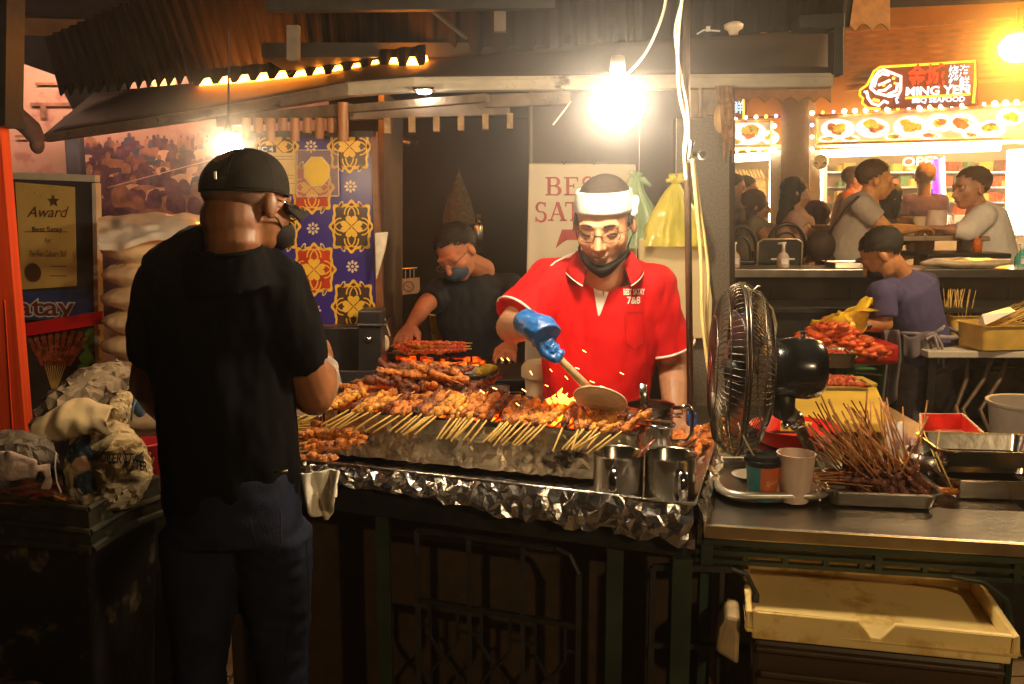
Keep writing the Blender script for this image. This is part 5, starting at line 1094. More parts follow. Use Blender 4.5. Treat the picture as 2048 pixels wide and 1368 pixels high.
neon('pearl', (.35, .6, 1), 3, [[(1797, 194), (1792, 198), (1794, 206), (1797, 204)], [(1728, 183), (1734, 186)]], .012)
def ntext(name, body, x, y, hgt, wpx, col, st, bold=.02, off=.15):
    a = F(x-wpx/2, y, off); b = F(x+wpx/2, y-wpx*.035, off); m = (a+b)/2
    g = MB(); text_mb(body, m, (b-a), UP, hgt, .004, width=(b-a).length, bold=bold, mb=g); g.build(name, M('neon '+name, col, .5, var=0, emit=st*.24, ecol=col), t2, fix=False)
ntext('shop_name', 'MING YEN', 1876, 184, .125, 128, (1, .85, .7), 4, .025)
ntext('shop_subtitle', 'BBQ SEAFOOD', 1877, 202, .07, 106, (.45, .75, 1), 3, .03)
ntext('red_characters', '金城', 1853, 157, .27, 74, (1, .04, .01), 2.4, .02)
ntext('blue_characters', '烧海', 1918, 145, .135, 42, (.4, .75, 1), 2.4, .01); ntext('blue_characters', '烤鲜', 1918, 168, .135, 42, (.4, .75, 1), 2.4, .01)
t3 = thing('neon_sign', 'clipped end of a second neon sign with a blue character beside the partition', 'sign', F(1470, 220, .1))
g = MB(); g.slab([F(1430, 200, .12), F(1487, 198, .12), F(1487, 236, .12), F(1430, 238, .12)], -fnn*.1); g.build('board', SG, t3)
t2 = t3; neon('yellow_edge', (1, .55, .02), 2.6, [[(1487, 198), (1487, 238)]], .013); ntext('blue_character', '鲜', 1476, 217, .17, 22, (.4, .75, 1), 2.4, .01)
# marquee bulbs
BM = [M('marquee bulb '+n, c, .5, var=0, emit=s, ecol=c) for n, c, s in (('warm', (1, .72, .35), 9), ('amber', (1, .4, .04), 3), ('pink', (1, .2, .6), 4), ('blue', (.35, .45, 1), 4), ('white', (1, .85, .6), 11))]
bm = [];
for k in BM:
    g = MB(); g.ball((0, 0, 0), 1, 12, 8); me = g.mesh('bulb'); me.materials.append(k); me.shade_smooth(); bm.append(me)
def bulb(x, y, k, r=.024, off=.1):
    o = bpy.data.objects.new('marquee_bulb', bm[k]); COL.objects.link(o); o.parent = None; p = F(x, y, off); o.scale = (r, r, r)
    o.parent = t; o.matrix_parent_inverse = Matrix(); o.location = wm(t).inverted() @ p
seq = [0, 1, 2, 4, 0, 0, 3, 4, 1, 3, 4, 0, 0, 3, 4, 1, 2, 4, 4, 0, 4]
for i in range(21): x = 1624+i*21.5; bulb(x, 226-i*1.12 if True else 0, seq[i], .027 if seq[i] in (0, 4) else .018)
for i, k in enumerate((3, 0, 4)): bulb(1624, 250+i*24, k, .022)
for i in range(5): bulb(1472+i*20, 236-i*1, (0, 3, 4, 1, 2)[i], .022)
for i in range(3): bulb(1549, 252+i*24, (4, 0, 4)[i], .025)
for i in range(4): bulb(1474+i*22, 301, (0, 4, 0, 4)[i], .02)
# bright tubes
TW = M('white shop tube', (1, .93, .8), .5, var=0, emit=15, ecol=(1, .74, .4))
def tubeT(name, label, a, b, r, off=-.1, mat=TW):
    g = MB(); g.tube([F(*a, off), F(*b, off)], r, 10); simple(name, label, 'tube light', g, mat, smooth=True)
tubeT('tube_light', 'long dazzling white tube under the dish banner', (1640, 308), (2000, 293), .045, -.05)
tubeT('tube_light', 'bright white tube over the small stall window at the left', (1440, 318), (1540, 312), .05, -.05)
tubeT('tube_light', 'upright white tube at the left edge of the shop window', (1638, 325), (1636, 450), .05, -.02)
tubeT('tube_light', 'upright white tube on the right side of the small stall window', (1545, 322), (1543, 445), .035, -.02)
tubeT('tube_light', 'broad upright white light at the right edge of the picture', (2038, 300), (2034, 460), .11, .1)
PUR = M('purple neon', (.5, .15, 1), .5, var=0, emit=2.2, ecol=(.13, .004, 1))
tubeT('neon_tube', 'upright violet and white neon tube in the middle of the shop window', (1874, 318), (1880, 425), .06, .0, PUR)
tubeT('neon_tube', 'upright white neon tube beside the violet one', (1886, 318), (1890, 425), .014, .02)
# interior
g = MB(); w0, w1 = F(1410, 300, -1.6), F(2120, 300, -1.6)
g.slab([F(1400, 120, -1.6), F(2200, 120, -1.6), F(2200, 700, -1.6), F(1400, 700, -1.6)], -fnn*.05); g.build('inner_wall', M('cream shop wall', (.5, .36, .2), .6, var=.2, scale=2), t)
g = MB(); g.slab([F(1400, 300, -.1), F(2200, 284, -.1), F(2200, 284, -1.6), F(1400, 300, -1.6)], (0, 0, .05)); g.build('shop_ceiling', M('cream shop ceiling', (.7, .6, .42), .6), t)
SHF = [M('shelf goods red', (.5, .1, .03), .5), M('shelf goods yellow', (.75, .5, .1), .5), M('shelf goods brown', (.2, .1, .05), .5), M('shelf goods green', (.15, .25, .08), .5), M('shelf steel', (.5, .45, .4), .3, .8)]
for row, y in enumerate((345, 375, 405, 435)):
    g = MB(); g.mi = 4; g.bar(F(1640, y, -1.4), F(2030, y, -1.4), .3, .02)
    for i in range(24):
        if r2.random() < .75:
            x = 1648+i*16; g.mi = r2.randrange(4); s = r2.uniform(.06, .14); g.box(F(x, y, -1.35)+V((0, 0, s/2+.012)), (r2.uniform(.08, .16), .12, s))
    g.build('stocked_shelf', SHF, t)
g = MB(); g.slab([F(1640, 430, -.05), F(2060, 430, -.05), F(2060, 470, -.05), F(1640, 470, -.05)], -fnn*.3); g.build('serving_counter', M('cream counter', (.5, .4, .3), .5, var=.1), t)
g = MB(); g.slab([F(1440, 360, -.8), F(1530, 358, -.8), F(1530, 400, -.8), F(1440, 400, -.8)], -fnn*.1)
for i in range(12): g.bar(F(1444+i*7, 340, -.7), F(1452+i*7, 356, -.7), .02, .02)
g.build('display_rack', M('amber rack', (.5, .33, .12), .5, var=.3), t)
t2 = thing('open_sign', 'neon OPEN sign hanging in the middle of the shop window', 'sign', F(1845, 330, .0))
ntext('lettering', 'OPEN', 1848, 325, .14, 84, (1, .75, .35), 9, .0, .02); neon('underline', (1, .75, .35), 2, [[(1815, 337), (1840, 342), (1880, 338)]], .008, .02)
t4 = thing('round_logo_disc', 'white round plaque with dark marks at the top left of the shop window', 'plaque', F(1641, 324, .1))
g = MB(); g.lathe(F(1641, 324, .1), [(0, 0), (.088, 0), (.088, -.02)], 30, fnn); g.build('disc', M('white disc', (.85, .82, .7), .5), t4)
g = MB(); g.lathe(F(1641, 324, .112), [(.078, 0), (.083, 0)], 30, fnn)
for x, y in ((1632, 326), (1650, 326)): g.tube([F(x-3, y+2, .112), F(x, y-2, .112), F(x+3, y+2, .112)], .006, 5)
g.tube([F(1637, 333, .112), F(1641, 335, .112), F(1646, 333, .112)], .004, 5); g.build('printed_marks', M('dark marks', (.15, .08, .05), .5), t4, fix=False)
t5 = thing('floodlight', 'glaring yellow floodlight high at the right edge', 'floodlight', P(2036, 92, 8.0))
g = MB(); g.ball(P(2036, 96, 8.0), (.16, .12, .12), 24, 14); g.build('lens', M('sodium lens', (1, .7, .2), .5, var=0, emit=90, ecol=(1, .4, .03)), t5, smooth=True)
g = MB(); g.tube([P(2036, 70, 8.05), P(2040, 20, 8.3)], .03, 8); g.build('arm', DARK, t5)
# second scalloped roof edge under the awning at right
t6 = thing('scalloped_canopy', 'brown canopy with a scalloped lower edge behind the awning right end', 'canopy', P(1560, 180, 4.6))
def scf(px, a, b, sy):
    return
g = MB()
def scal(x0, x1, yt, yb, Y, per, amp):
    n = int((x1-x0)/2)
    for i in range(n):
        xa, xb = x0+i*2, x0+i*2+2; q = lambda x: yb-amp*abs(math.sin((x-x0)/per*PI))
        g.slab([P(xa, yt, Y), P(xb, yt, Y), P(xb, q(xb), Y), P(xa, q(xa), Y)], (0, .01, 0))
scal(1464, 1662, 168, 206, 4.6, 33, 12); g.build('valance', M('brown canvas', (.2, .1, .045), .8, var=.2), t6)
g = MB(); scal(1676, 1780, -30, 62, 4.7, 34, 15); simple('scalloped_canopy', 'orange brown scalloped canopy edge at the top right of the awning', 'canopy', g, M('orange canvas', (.28, .12, .03), .8, var=.25))

# ---- terrace furniture ----
def table(label, x0, x1, y, Y, d, mat, legs):
    a = P(x0, y, Y); b = P(x1, y, Y); z = a.z; t = thing('dining_table', label, 'table', V(((a.x+b.x)/2, Y+d/2, .44)))
    g = MB(); g.box(((a.x+b.x)/2, Y+d/2, z-.012), (b.x-a.x, d, .03)); g.build('top', mat, t, bevel=.006)
    lm = M('orange wood leg', (.35, .14, .05), .5, var=.2)
    for x in legs: g = MB(); c = P(x, y, Y+d*.5); g.box((c.x, c.y, (z+.44)/2), (.09, .09, z-.44-.03)); g.build('leg', lm, t)
    return z
TZ = table('long grey brown dining table where two men sit facing each other', 1745, 1985, 473, 5.6, .6, M('grey brown table top', (.35, .26, .18), .4, var=.2), (1850, 1935))
CHB = M('black chair frame', (.02, .018, .016), .35)
def chair_back(label, px, py, w, h, Y, round_=False):
    c = P(px, py, Y); t = thing('dining_chair', label, 'chair', V((c.x, Y, .44))); z1 = c.z; z0 = z1-h
    g = MB()
    if round_:
        n = 16; g.tube([V((c.x+w/2*math.cos(PI*k/n), Y, z0+h*math.sin(PI*k/n)**.7)) for k in range(n+1)], .012, 8); g.tube([V((c.x+w/3*math.cos(PI*k/n), Y+.01, z0+h*.72*math.sin(PI*k/n)**.7)) for k in range(n+1)], .008, 8)
    else: g.slab([V((c.x-w/2, Y, z0)), V((c.x+w/2, Y, z0)), V((c.x+w/2, Y, z1-.02)), V((c.x+w/2-.03, Y, z1)), V((c.x-w/2+.03, Y, z1)), V((c.x-w/2, Y, z1-.02))], (0, .02, 0))
    g.build('backrest', CHB, t, bevel=0 if round_ else .006, smooth=round_)
    if not round_:
        g = MB(); g.tube([V((c.x-w/2, Y-.005, z0)), V((c.x-w/2, Y-.005, z1-.02)), V((c.x-w/2+.03, Y-.005, z1)), V((c.x+w/2-.03, Y-.005, z1)), V((c.x+w/2, Y-.005, z1-.02)), V((c.x+w/2, Y-.005, z0))], .006, 6); g.build('back_frame', M('pale worn frame', (.5, .4, .28), .35, .6), t, smooth=True)
    g = MB(); g.box((c.x, Y+.2, z0), (w, .4, .03)); g.build('seat', CHB, t, bevel=.01)
    for sx in (-1, 1):
        for yy in (.02, .38): g = MB(); g.tube([V((c.x+sx*w*.45, Y+yy, z0)), V((c.x+sx*w*.48, Y+yy, .44))], .011, 6); g.build('leg', CHB, t)
chair_back('black square backed chair with a pale rim behind the pump bottle', 1560, 478, .245, .24, 5.0)
chair_back('rounded black hoop chair behind the woman in the pink tee', 1575, 448, .25, .2, 5.75, True)
chair_back('black wire backed chair beside the grey partition', 1482, 452, .2, .22, 5.4, True)
chair_back('black round chair cut by the right edge of the picture', 2062, 500, .15, .2, 5.2, True)
g = MB(); ringc = P(1565, 518, 4.95); g.box(ringc, (.13, .02, .008)); simple('white_strip', 'short white strip above the pump bottle on the black chair', 'strip', g, WHT)
z_ = TZ
t = thing('glass_jug', 'large white lit glass jug between the two seated men', 'jug', P(1875, 470, 5.75))
GLS = M('milky glass', (.85, .7, .62), .15, var=.1, alpha=.8, coat=.5)
c = P(1872, 468, 5.75); c.z = z_+.002; g = MB(); g.lathe(c, [(0, 0), (.055, 0), (.075, .03), (.078, .05), (.06, .06), (.062, .1), (.055, .15), (.062, .16)], 28); g.build('body', GLS, t, smooth=True)
g = MB(); g.tube([c+V((.055, 0, .14)), c+V((.1, 0, .13)), c+V((.1, 0, .07)), c+V((.07, 0, .05))], .009, 8); g.build('handle', GLS, t, smooth=True)
t = thing('beer_glass', 'glass of amber beer held by the man in the grey tee', 'glass', P(1838, 470, 5.7))
c = P(1838, 470, 5.7); c.z = z_+.002; g = MB(); g.lathe(c, [(0, 0), (.028, 0), (.036, .12), (.034, .12), (.027, .01)], 24); g.build('glass', M('glass', (.9, .75, .55), .1, var=0, alpha=.5), t, smooth=True)
g = MB(); g.lathe(c, [(0, .008), (.026, .008), (.031, .06), (0, .06)], 24); g.build('beer', M('beer', (.8, .4, .04), .2, var=0), t, smooth=True)
g = MB(); c = P(1905, 470, 5.7); c.z = z_+.012; g.box(c, (.12, .08, .02)); simple('packet', 'blue and white packet lying on the dining table', 'packet', g, M('blue white packet', (.3, .32, .6), .4, var=.5, scale=30))
g = MB(); c = P(1795, 470, 5.7); c.z = z_+.006; g.box(c, (.16, .1, .012)); simple('napkin', 'flat white napkin on the near end of the dining table', 'napkin', g, WHT)
t = thing('drink_can', 'orange and red drink bottle under the dining table edge', 'bottle', P(1954, 500, 5.5)); c = P(1954, 504, 5.5); g = MB(); g.lathe(c, [(0, 0), (.026, 0), (.028, .06), (.02, .075), (.015, .085), (0, .085)], 18); g.build('body', M('orange red drink', (.85, .18, .02), .3, var=.3), t, smooth=True)
g = MB(); c = P(1940, 512, 5.35); g.box(c+V((.0, .2, 0)), (.5, .4, .03)); simple('bench_cushion', 'dark bench seat under the man in the white shirt', 'seat', g, CHB, bevel=.01)
table('low brown table behind the woman in the pink tee', 1610, 1690, 452, 6.3, .5, M('brown top', (.3, .18, .1), .5), (1650,))
# ================= PEOPLE =================
def fist_fingers(g, wrist, d, n, thumb, s=1.0, curl=.6, spread=.12, thumb_in=.4):
    """wrist point, d = forearm direction, n = direction the palm faces, thumb = side the thumb is on"""
    d = V(d).normalized(); n = V(n); n = (n-d*n.dot(d)).normalized(); sd = d.cross(n); sd = sd if sd.dot(V(thumb)) > 0 else -sd
    L = .085*s
    g.tube([wrist-d*.03*s, wrist, wrist+d*.03*s, wrist+d*L*.8, wrist+d*L], [(.027*s, .02*s), (.029*s, .018*s), (.037*s, .016*s), (.041*s, .0145*s), (.038*s, .012*s)], 14, sides=sd)
    for k, (off, ln, r) in enumerate([(.031, .072, .0088), (.0105, .08, .0092), (-.0105, .074, .0088), (-.030, .058, .0078)]):
        base = wrist+d*(L*(.93-.05*abs(k-1)))+sd*off*s; dd = (d+sd*(1.5-k)*spread).normalized(); p = [base-dd*.02*s, base]; a = 0; c = curl*(1+.12*((k*7) % 3-1))
        for seg, f in ((.45, .55), (.3, 1.0), (.25, .8)):
            a += c*f; p.append(p[-1]+(dd*math.cos(a)+n*math.sin(a))*ln*seg*s)
        g.tube(p, [r*s, r*1.04*s, r*1.02*s, r*.92*s, r*.72*s], 10); g.ball(p[-1], r*.72*s, 8, 6)
    b = wrist+d*.022*s+sd*.028*s; td = (sd*.75+d*.7+n*thumb_in).normalized(); t2 = (sd*.15+d*.95+n*(thumb_in+.35)).normalized()
    g.tube([b-td*.015*s, b+td*.03*s, b+td*.03*s+t2*.028*s, b+td*.03*s+t2*.05*s], [.014*s, .0125*s, .0105*s, .008*s], 10); g.ball(b+td*.03*s+t2*.05*s, .008*s, 8, 6)

def head(g, c, f, u, s=1.0, detail=True):
    f = V(f).normalized(); u = V(u); u = (u-f*u.dot(f)).normalized(); r = f.cross(u); fr = (r, f, u)
    q = lambda x, y, z: c+(r*x+f*y+u*z)*s
    g.ball(q(0, -.018, .032), (.074*s, .094*s, .083*s), 24, 16, fr); g.ball(q(0, .016, -.02), (.066*s, .07*s, .085*s), 20, 14, fr)
    g.ball(q(0, .042, -.078), (.036*s, .036*s, .03*s), 16, 10, fr); g.ball(q(0, .02, -.068), (.055*s, .05*s, .035*s), 16, 10, fr)
    g.tube([q(0, .078, .018), q(0, .092, -.008), q(0, .104, -.03), q(0, .09, -.042)], [.009*s, .0095*s, .0135*s, .009*s], 10)
    for x in (-1, 1):
        g.ball(q(x*.0135, .09, -.034), (.009*s, .01*s, .008*s), 10, 8, fr)
        g.ball(q(x*.078, -.012, -.005), (.009*s, .019*s, .03*s), 12, 8, (r*.97+f*.25*x, f, u)); g.ball(q(x*.04, .052, -.026), (.024*s, .024*s, .02*s), 12, 8, fr)
        g.ball(q(x*.031, .068, .006), (.018*s, .014*s, .0115*s), 12, 8, fr)
    g.tube([q(-.052, .066, .022), q(-.03, .079, .026), q(0, .08, .022), q(.03, .079, .026), q(.052, .066, .022)], [.007*s, .0095*s, .007*s, .0095*s, .007*s], 8)
    g.ball(q(0, .082, -.056), (.023*s, .0105*s, .0055*s), 14, 8, fr); g.ball(q(0, .079, -.066), (.02*s, .0105*s, .006*s), 14, 8, fr)
    return q, fr
def hair_cap(g, q, fr, s, top=.003, low=0.0, back=True, long=None):
    g.ball(q(0, -.026, .042), ((.078+top)*s, (.094+top)*s, (.078+top)*s), 24, 16, fr)
def limb(g, pts, rs, seg=14): g.tube([V(p) for p in pts], rs, seg); [g.ball(p, (r if not isinstance(r, tuple) else r[0])*.98, 12, 8) for p, r in zip(pts, rs)]
def torso(g, nk, sh, ch, wa, hi, rt, ws, k=1.0):
    """neck, shoulder, chest, waist, hip centres; rt right vector; ws five (half width, half depth)"""
    g.tube([nk, nk.lerp(sh, .55), sh, ch, wa, hi, hi+(hi-wa).normalized()*.05], [(a*k, b*k) for a, b in ws]+[(ws[-1][0]*.9*k, ws[-1][1]*.9*k)], 24, sides=rt)

FOLD = [(.010, (9, 9, 4)), (.007, (22, 22, 9)), (.003, (50, 50, 24))]
FOLDS = [(.004, (12, 12, 7)), (.003, (34, 34, 18)), (.0012, (90, 90, 50))]

# ---------- the cook in the red polo ----------
RED = M('red polo cloth', (.56, .004, .006), .8, spec=.25, var=.1, scale=12, bump=.12, bscale=500)
WTR = M('white trim', (.75, .68, .62), .7, var=.04)
t = thing('person', 'cook in a red polo and white headband fanning the satay with a palm fan', 'person', V((.24, 2.45, 0)))
hc = P(1208, 448, 2.30); hf = V((-.26, -.93, -.34)); hu = V((-.08, -.3, .95))
g = MB(); q, fr = head(g, hc, hf, hu, .95)
nk = P(1206, 528, 2.37); shc = P(1205, 560, 2.42)
limb(g, [q(0, -.015, -.05), nk+V((0, -.01, -.03)), shc], [.056, .054, .07])
RS = P(1098, 570, 2.42); RE = P(1022, 655, 2.33); RW = P(1060, 655, 2.08); LS = P(1306, 575, 2.42); LE = P(1345, 728, 2.46); LW = P(1352, 850, 2.34)
rt = (RS-LS).normalized()
limb(g, [RS, RS.lerp(RE, .5), RE, RE.lerp(RW, .4), RW], [.05, .047, .041, .038, .027]); limb(g, [LS, LS.lerp(LE, .5), LE, LE.lerp(LW, .4), LW], [.05, .047, .042, .038, .028])
fist_fingers(g, LW, (LW-LE), V((-.5, -.6, 0)), V((-.3, -1, 0)), 1.0, .45)
torso(g, nk, shc+V((0, 0, .02)), P(1200, 660, 2.44), P(1195, 780, 2.44), V((.22, 2.46, .88)), -rt, [(.055, .055), (.09, .07), (.155, .075), (.15, .1), (.14, .095), (.15, .1)], .9)
body = g.blob('body', SKIN, t, .0042, 3)
# shirt: torso and sleeves
g = MB(); torso(g, nk+V((0, .015, -.01)), shc+V((0, 0, .015)), P(1202, 660, 2.44), P(1194, 790, 2.44), V((.225, 2.46, .9)), -rt, [(.066, .06), (.11, .078), (.172, .09), (.168, .118), (.148, .11), (.158, .115)])
hemR = RS.lerp(RE, .8); g.tube([shc.lerp(RS, .5), RS, RS.lerp(RE, .45), hemR], [.07, .068, .069, .073], 18); g.ball(RS+V((0, 0, -.004)), .066, 16, 10)
hemL = LS.lerp(LE, .80); g.tube([shc.lerp(LS, .5), LS, LS.lerp(LE, .45), hemL+V((.008, 0, -.004))], [.07, .067, .068, .071], 18); g.ball(LS, .066, 16, 10)
shirt = g.blob('polo_shirt', RED, t, .006, 5, fold=FOLD)
tree = bvh(shirt)
g = MB()                                 # open collar
def collar(u, v):
    a = R(-52+284*u)
    rr = .066+.03*v; w_ = V((math.cos(a)*rr*1.05, math.sin(a)*rr*.92, 0)); drop = .052*v**1.3+.012*max(0, -math.sin(a))
    dip = .035*max(0, -math.sin(a))**2
    return nk+V((.003, -.0, .034))+w_+V((0, 0, -drop-dip))+V((0, -.01*max(0, -math.sin(a))*v, 0))
g.grid(collar, 48, 6); cl = g.build('collar', RED, t, smooth=True, solid=.004)
g = MB(); g.tube([collar(u/40, 1.02) for u in range(41)], .0022, 6); g.build('collar_piping', WTR, cl, smooth=True)
def on_shirt(name, mb, mat, off, parent=None): drape(mb, tree, (0, 1, 0), off); return mb.build(name, mat, parent or shirt, fix=False)
Yp = 2.3
def gq(fn, nu, nv): m = MB(); m.grid(fn, nu, nv); return m
pl = lambda u, v: P(1186+(1232-1186)*u*(1-v)**.85+v*12*(.3+.7*1)+(0), 546+v*80, Yp)
placket = on_shirt('placket', gq(lambda u, v: P(1181+17*v+(1-v)*60*u+v*3*u, 532+v*102, Yp), 16, 24), WTR, .004)
on_shirt('open_neck', gq(lambda u, v: P((1200+8*v)+(1-v)*28*u, 532+v*64, Yp), 12, 16), SKIN, .0066)
g = MB()
for x, y in ((1193, 552), (1202, 575)): g.ball(tree.ray_cast(P(x, y, 2.0), V((0, 1, 0)))[0]+V((0, -.004, 0)) if tree.ray_cast(P(x, y, 2.0), V((0, 1, 0)))[0] else P(x, y, 2.3), (.0055, .003, .0055))
g.build('button', RED, placket, smooth=True)
pk = MB()
for (x0, y0, x1, y1) in ((1252, 628, 1292, 630), (1252, 630, 1254, 690), (1292, 630, 1294, 692), (1254, 690, 1273, 704), (1273, 704, 1294, 692)):
    a, b = P(x0, y0, Yp), P(x1, y1, Yp); n_ = 8
    for i in range(n_):
        p, q2 = a.lerp(b, i/n_), a.lerp(b, (i+1)/n_); nn = V((b-a).cross(V((0, 1, 0)))).normalized()*.0009; pk.poly([p-nn, q2-nn, q2+nn, p+nn])
on_shirt('pocket_seam', pk, M('dark red seam', (.25, .004, .006), .8, var=0), .0015)
tx = MB(); text_mb('BEST SATAY', P(1272, 587, Yp), (1, 0, -.02), UP, .021, 0, width=.058, bold=.03, mb=tx); text_mb('7&8', P(1271, 604, Yp), (1, 0, -.02), UP, .026, 0, width=.036, bold=.02, mb=tx)
drape(tx, tree, (0, 1, 0), .003); tx.build('chest_lettering', WTR, shirt, fix=False)
def cuff(c, d, r, name='cuff_trim'):
    g = MB(); a, b = frame_of(V(d)); g.tube([c+(a*math.cos(k*PI/16)+b*math.sin(k*PI/16))*r for k in range(33)], .0035, 6, cap=False); g.build(name, WTR, shirt, smooth=True)
cuff(hemR-(RE-RS).normalized()*.004, RE-RS, .073); cuff(hemL-(LE-LS).normalized()*.008, LE-LS, .0735)
g = MB(); g.tube([P(1150, 504, 2.36), P(1110, 524, 2.37), P(1088, 545, 2.365)], .0022, 6); drape(g, tree, (0, 0, -1), .0005) if 0 else None; g.build('shoulder_piping', WTR, shirt)
# headband
WB = M('white towelling band', (.50, .55, .57), .9, spec=.1, var=.06, bump=.2, bscale=120)
g = MB()
def band(u, v):
    a = 2*PI*u; z = .034+.056*v; rx = .0735+.002*math.sin(v*PI)+.0012*math.sin(v*22+a*1.5)+.0015*math.sin(a*9+v*3); ry = .0965+.004*math.sin(v*PI)
    sh = (1-.10*v); return q(math.cos(a)*rx*sh/.95, -.016+math.sin(a)*ry*sh/.95, z+.020*math.sin(a))
g.grid(band, 64, 8); hb = g.build('headband', WB, t, smooth=True, solid=.004)
g = MB(); kx = q(-.082, -.035, .064); kx = P(1264, 412, 2.27)
g.ball(kx, (.017, .014, .02), 14, 10); g.ball(kx+V((.008, 0, .012)), (.012, .01, .016), 12, 8); g.ball(kx+V((.004, -.004, -.015)), (.012, .01, .012), 12, 8); g.ball(kx+V((-.014, .0, 0)), (.012, .014, .022), 12, 8)
g.blob('knot', WB, hb, .004, 2)
g = MB(); g.ball(q(0, -.02, .044), (.0765*.95, .097*.95, .083*.95), 28, 18, fr); 
def trim(p):
    return p
hr = g.build('hair', M('short greying hair', (.035, .027, .02), .9, spec=.1, var=.6, scale=300, bump=.6, bscale=500), t, smooth=True)
bmh = bmesh.new(); bmh.from_mesh(hr.data); inv = wm(hr)
dl = [v for v in bmh.verts if ((lambda w: (w-hc).dot(fr[2])/1.03)(inv @ v.co)) < .03 or (((inv @ v.co)-hc).dot(fr[1]) > .02 and ((inv @ v.co)-hc).dot(fr[2]) < .06)]
bmesh.ops.delete(bmh, geom=dl, context='VERTS'); bmh.to_mesh(hr.data); bmh.free()
for x in (-1, 1):                        # sideburn hair
    g = MB(); g.ball(q(x*.071, .0, .018), (.008, .022, .022), 10, 8, fr); g.build('sideburn', HAIR, t, smooth=True)
DKL = M('dark lashes', (.03, .015, .01), .6)
def face_marks(q, s, t, brow=HAIR, lips=None):
    for x in (-1, 1):
        g = MB(); g.tube([q(x*.047, .0745, .0235), q(x*.032, .0875, .029), q(x*.016, .0885, .0245)], [(.0015*s, .002*s), (.0028*s, .003*s), (.002*s, .003*s)], 6); g.build('eyebrow', brow, t, smooth=True)
        g = MB(); g.tube([q(x*.048, .0685, .0015), q(x*.039, .0775, -.0025), q(x*.029, .0815, -.0035), q(x*.019, .0785, -.0005)], [.0012*s, .002*s, .002*s, .0012*s], 6); g.build('eyelashes', DKL, t, smooth=True)
    g = MB(); g.tube([q(-.023, .0835, -.0615), q(-.008, .0925, -.060), q(.008, .0925, -.060), q(.023, .0835, -.0615)], [.001*s, .0022*s, .0022*s, .001*s], 6); g.build('mouth_line', lips or M('mouth line', (.12, .04, .03), .6), t, smooth=True)
face_marks(q, 1.03, t)
g = MB()
for x in (-1, 1):
    n = 22; c0 = (x*.0325, .093, -.003); g.tube([q(c0[0]+.0235*math.cos(2*PI*k/n)*(1 if abs(math.cos(2*PI*k/n)) < .8 else .97), c0[1]-abs(c0[0]+.0235*math.cos(2*PI*k/n))**2*6, c0[2]+.0165*math.sin(2*PI*k/n)) for k in range(n+1)], .0011 if 1 else 0, 6, cap=False)
    g.tube([q(x*.056, .076, .004), q(x*.072, .06, .006), q(x*.08, .0, .008)], .0013, 6)
g.tube([q(-.0095, .095, .001), q(0, .099, .004), q(.0095, .095, .001)], .0013, 6)
g.build('glasses', M('thin bronze frame', (.12, .06, .035), .3, .7), t, smooth=True)
MSK = M('black cloth mask', (.012, .008, .007), .8, spec=.2, var=.3, bump=.2, bscale=200)
g = MB()                                  # mask pulled down over the chin
def mk(u, v):
    a = R(-84+168*u); sa = abs(math.sin(a)); rx = .066+.004*math.sin(v*PI)-.008*v; ry = .073+.010*math.sin(v*PI)-.018*v
    up_z = -.074+.020*sa**2-.008*math.cos(a)**4; lo_z = -.128+.046*sa**1.5
    pl = .0022*math.sin(v*16+u*5)+.003*nz((u*7, v*5, 1), 1, 4)
    return q(math.sin(a)*(rx+pl), .012+math.cos(a)*(ry+pl), up_z+(lo_z-up_z)*v)
g.grid(mk, 44, 16); g.build('face_mask', MSK, t, smooth=True, solid=.002)
g = MB()
for x in (-1, 1): g.tube([q(x*.064, .020, -.058), q(x*.073, .008, -.035), q(x*.083, -.012, -.012)], [.0022, .0014, .0012], 6)
g.build('mask_strap', MSK, t, smooth=True)
# gloved hand gripping the fan handle
GLV = M('blue nitrile glove', (.01, .11, .38), .36, var=.25, scale=20, bump=.3, bscale=110, coat=.15)
FH0 = P(1092, 690, 2.035); FH1 = P(1178, 778, 1.99); hd = (FH1-FH0).normalized()
g = MB(); wrist = P(1062, 650, 2.075); kn = P(1096, 676, 2.03)
g.tube([P(1050, 640, 2.10), wrist, P(1080, 657, 2.04), P(1093, 672, 2.02)], [(.034, .03), (.036, .031), (.045, .033), (.04, .03)], 16)
pd = V((0, -1, 0)); sdn = hd.cross(pd).normalized()
for k in range(4):                        # four fingers wrapped round the handle
    cc = FH0+hd*(-.020+.0195*k); rad = .0175-.0012*k; r = .0098-.0007*k
    st0 = P(1078+5*k, 652+5*k, 2.05)
    ang = [2.5, 1.7, .9, 0.1, -.8, -1.6]; pts = [st0]+[cc+(sdn*math.sin(a)*-1*rad*1.0+pd*math.cos(a)*rad) for a in ang]
    g.tube(pts, [r*1.1, r*1.1, r*1.1, r, r, r*.95, r*.7], 10); g.ball(pts[-1], r*.7, 8, 6)
g.tube([P(1066, 664, 2.06), P(1078, 684, 2.025), FH0+hd*.012+sdn*.016+pd*.012, FH0+hd*.04+sdn*.006+pd*.014], [.014, .013, .0115, .009], 10); g.ball(FH0+hd*.04+sdn*.006+pd*.014, .009, 8, 6)
gl = g.blob('glove', GLV, t, .003, 2, fold=[(.0015, (60, 60, 90))])
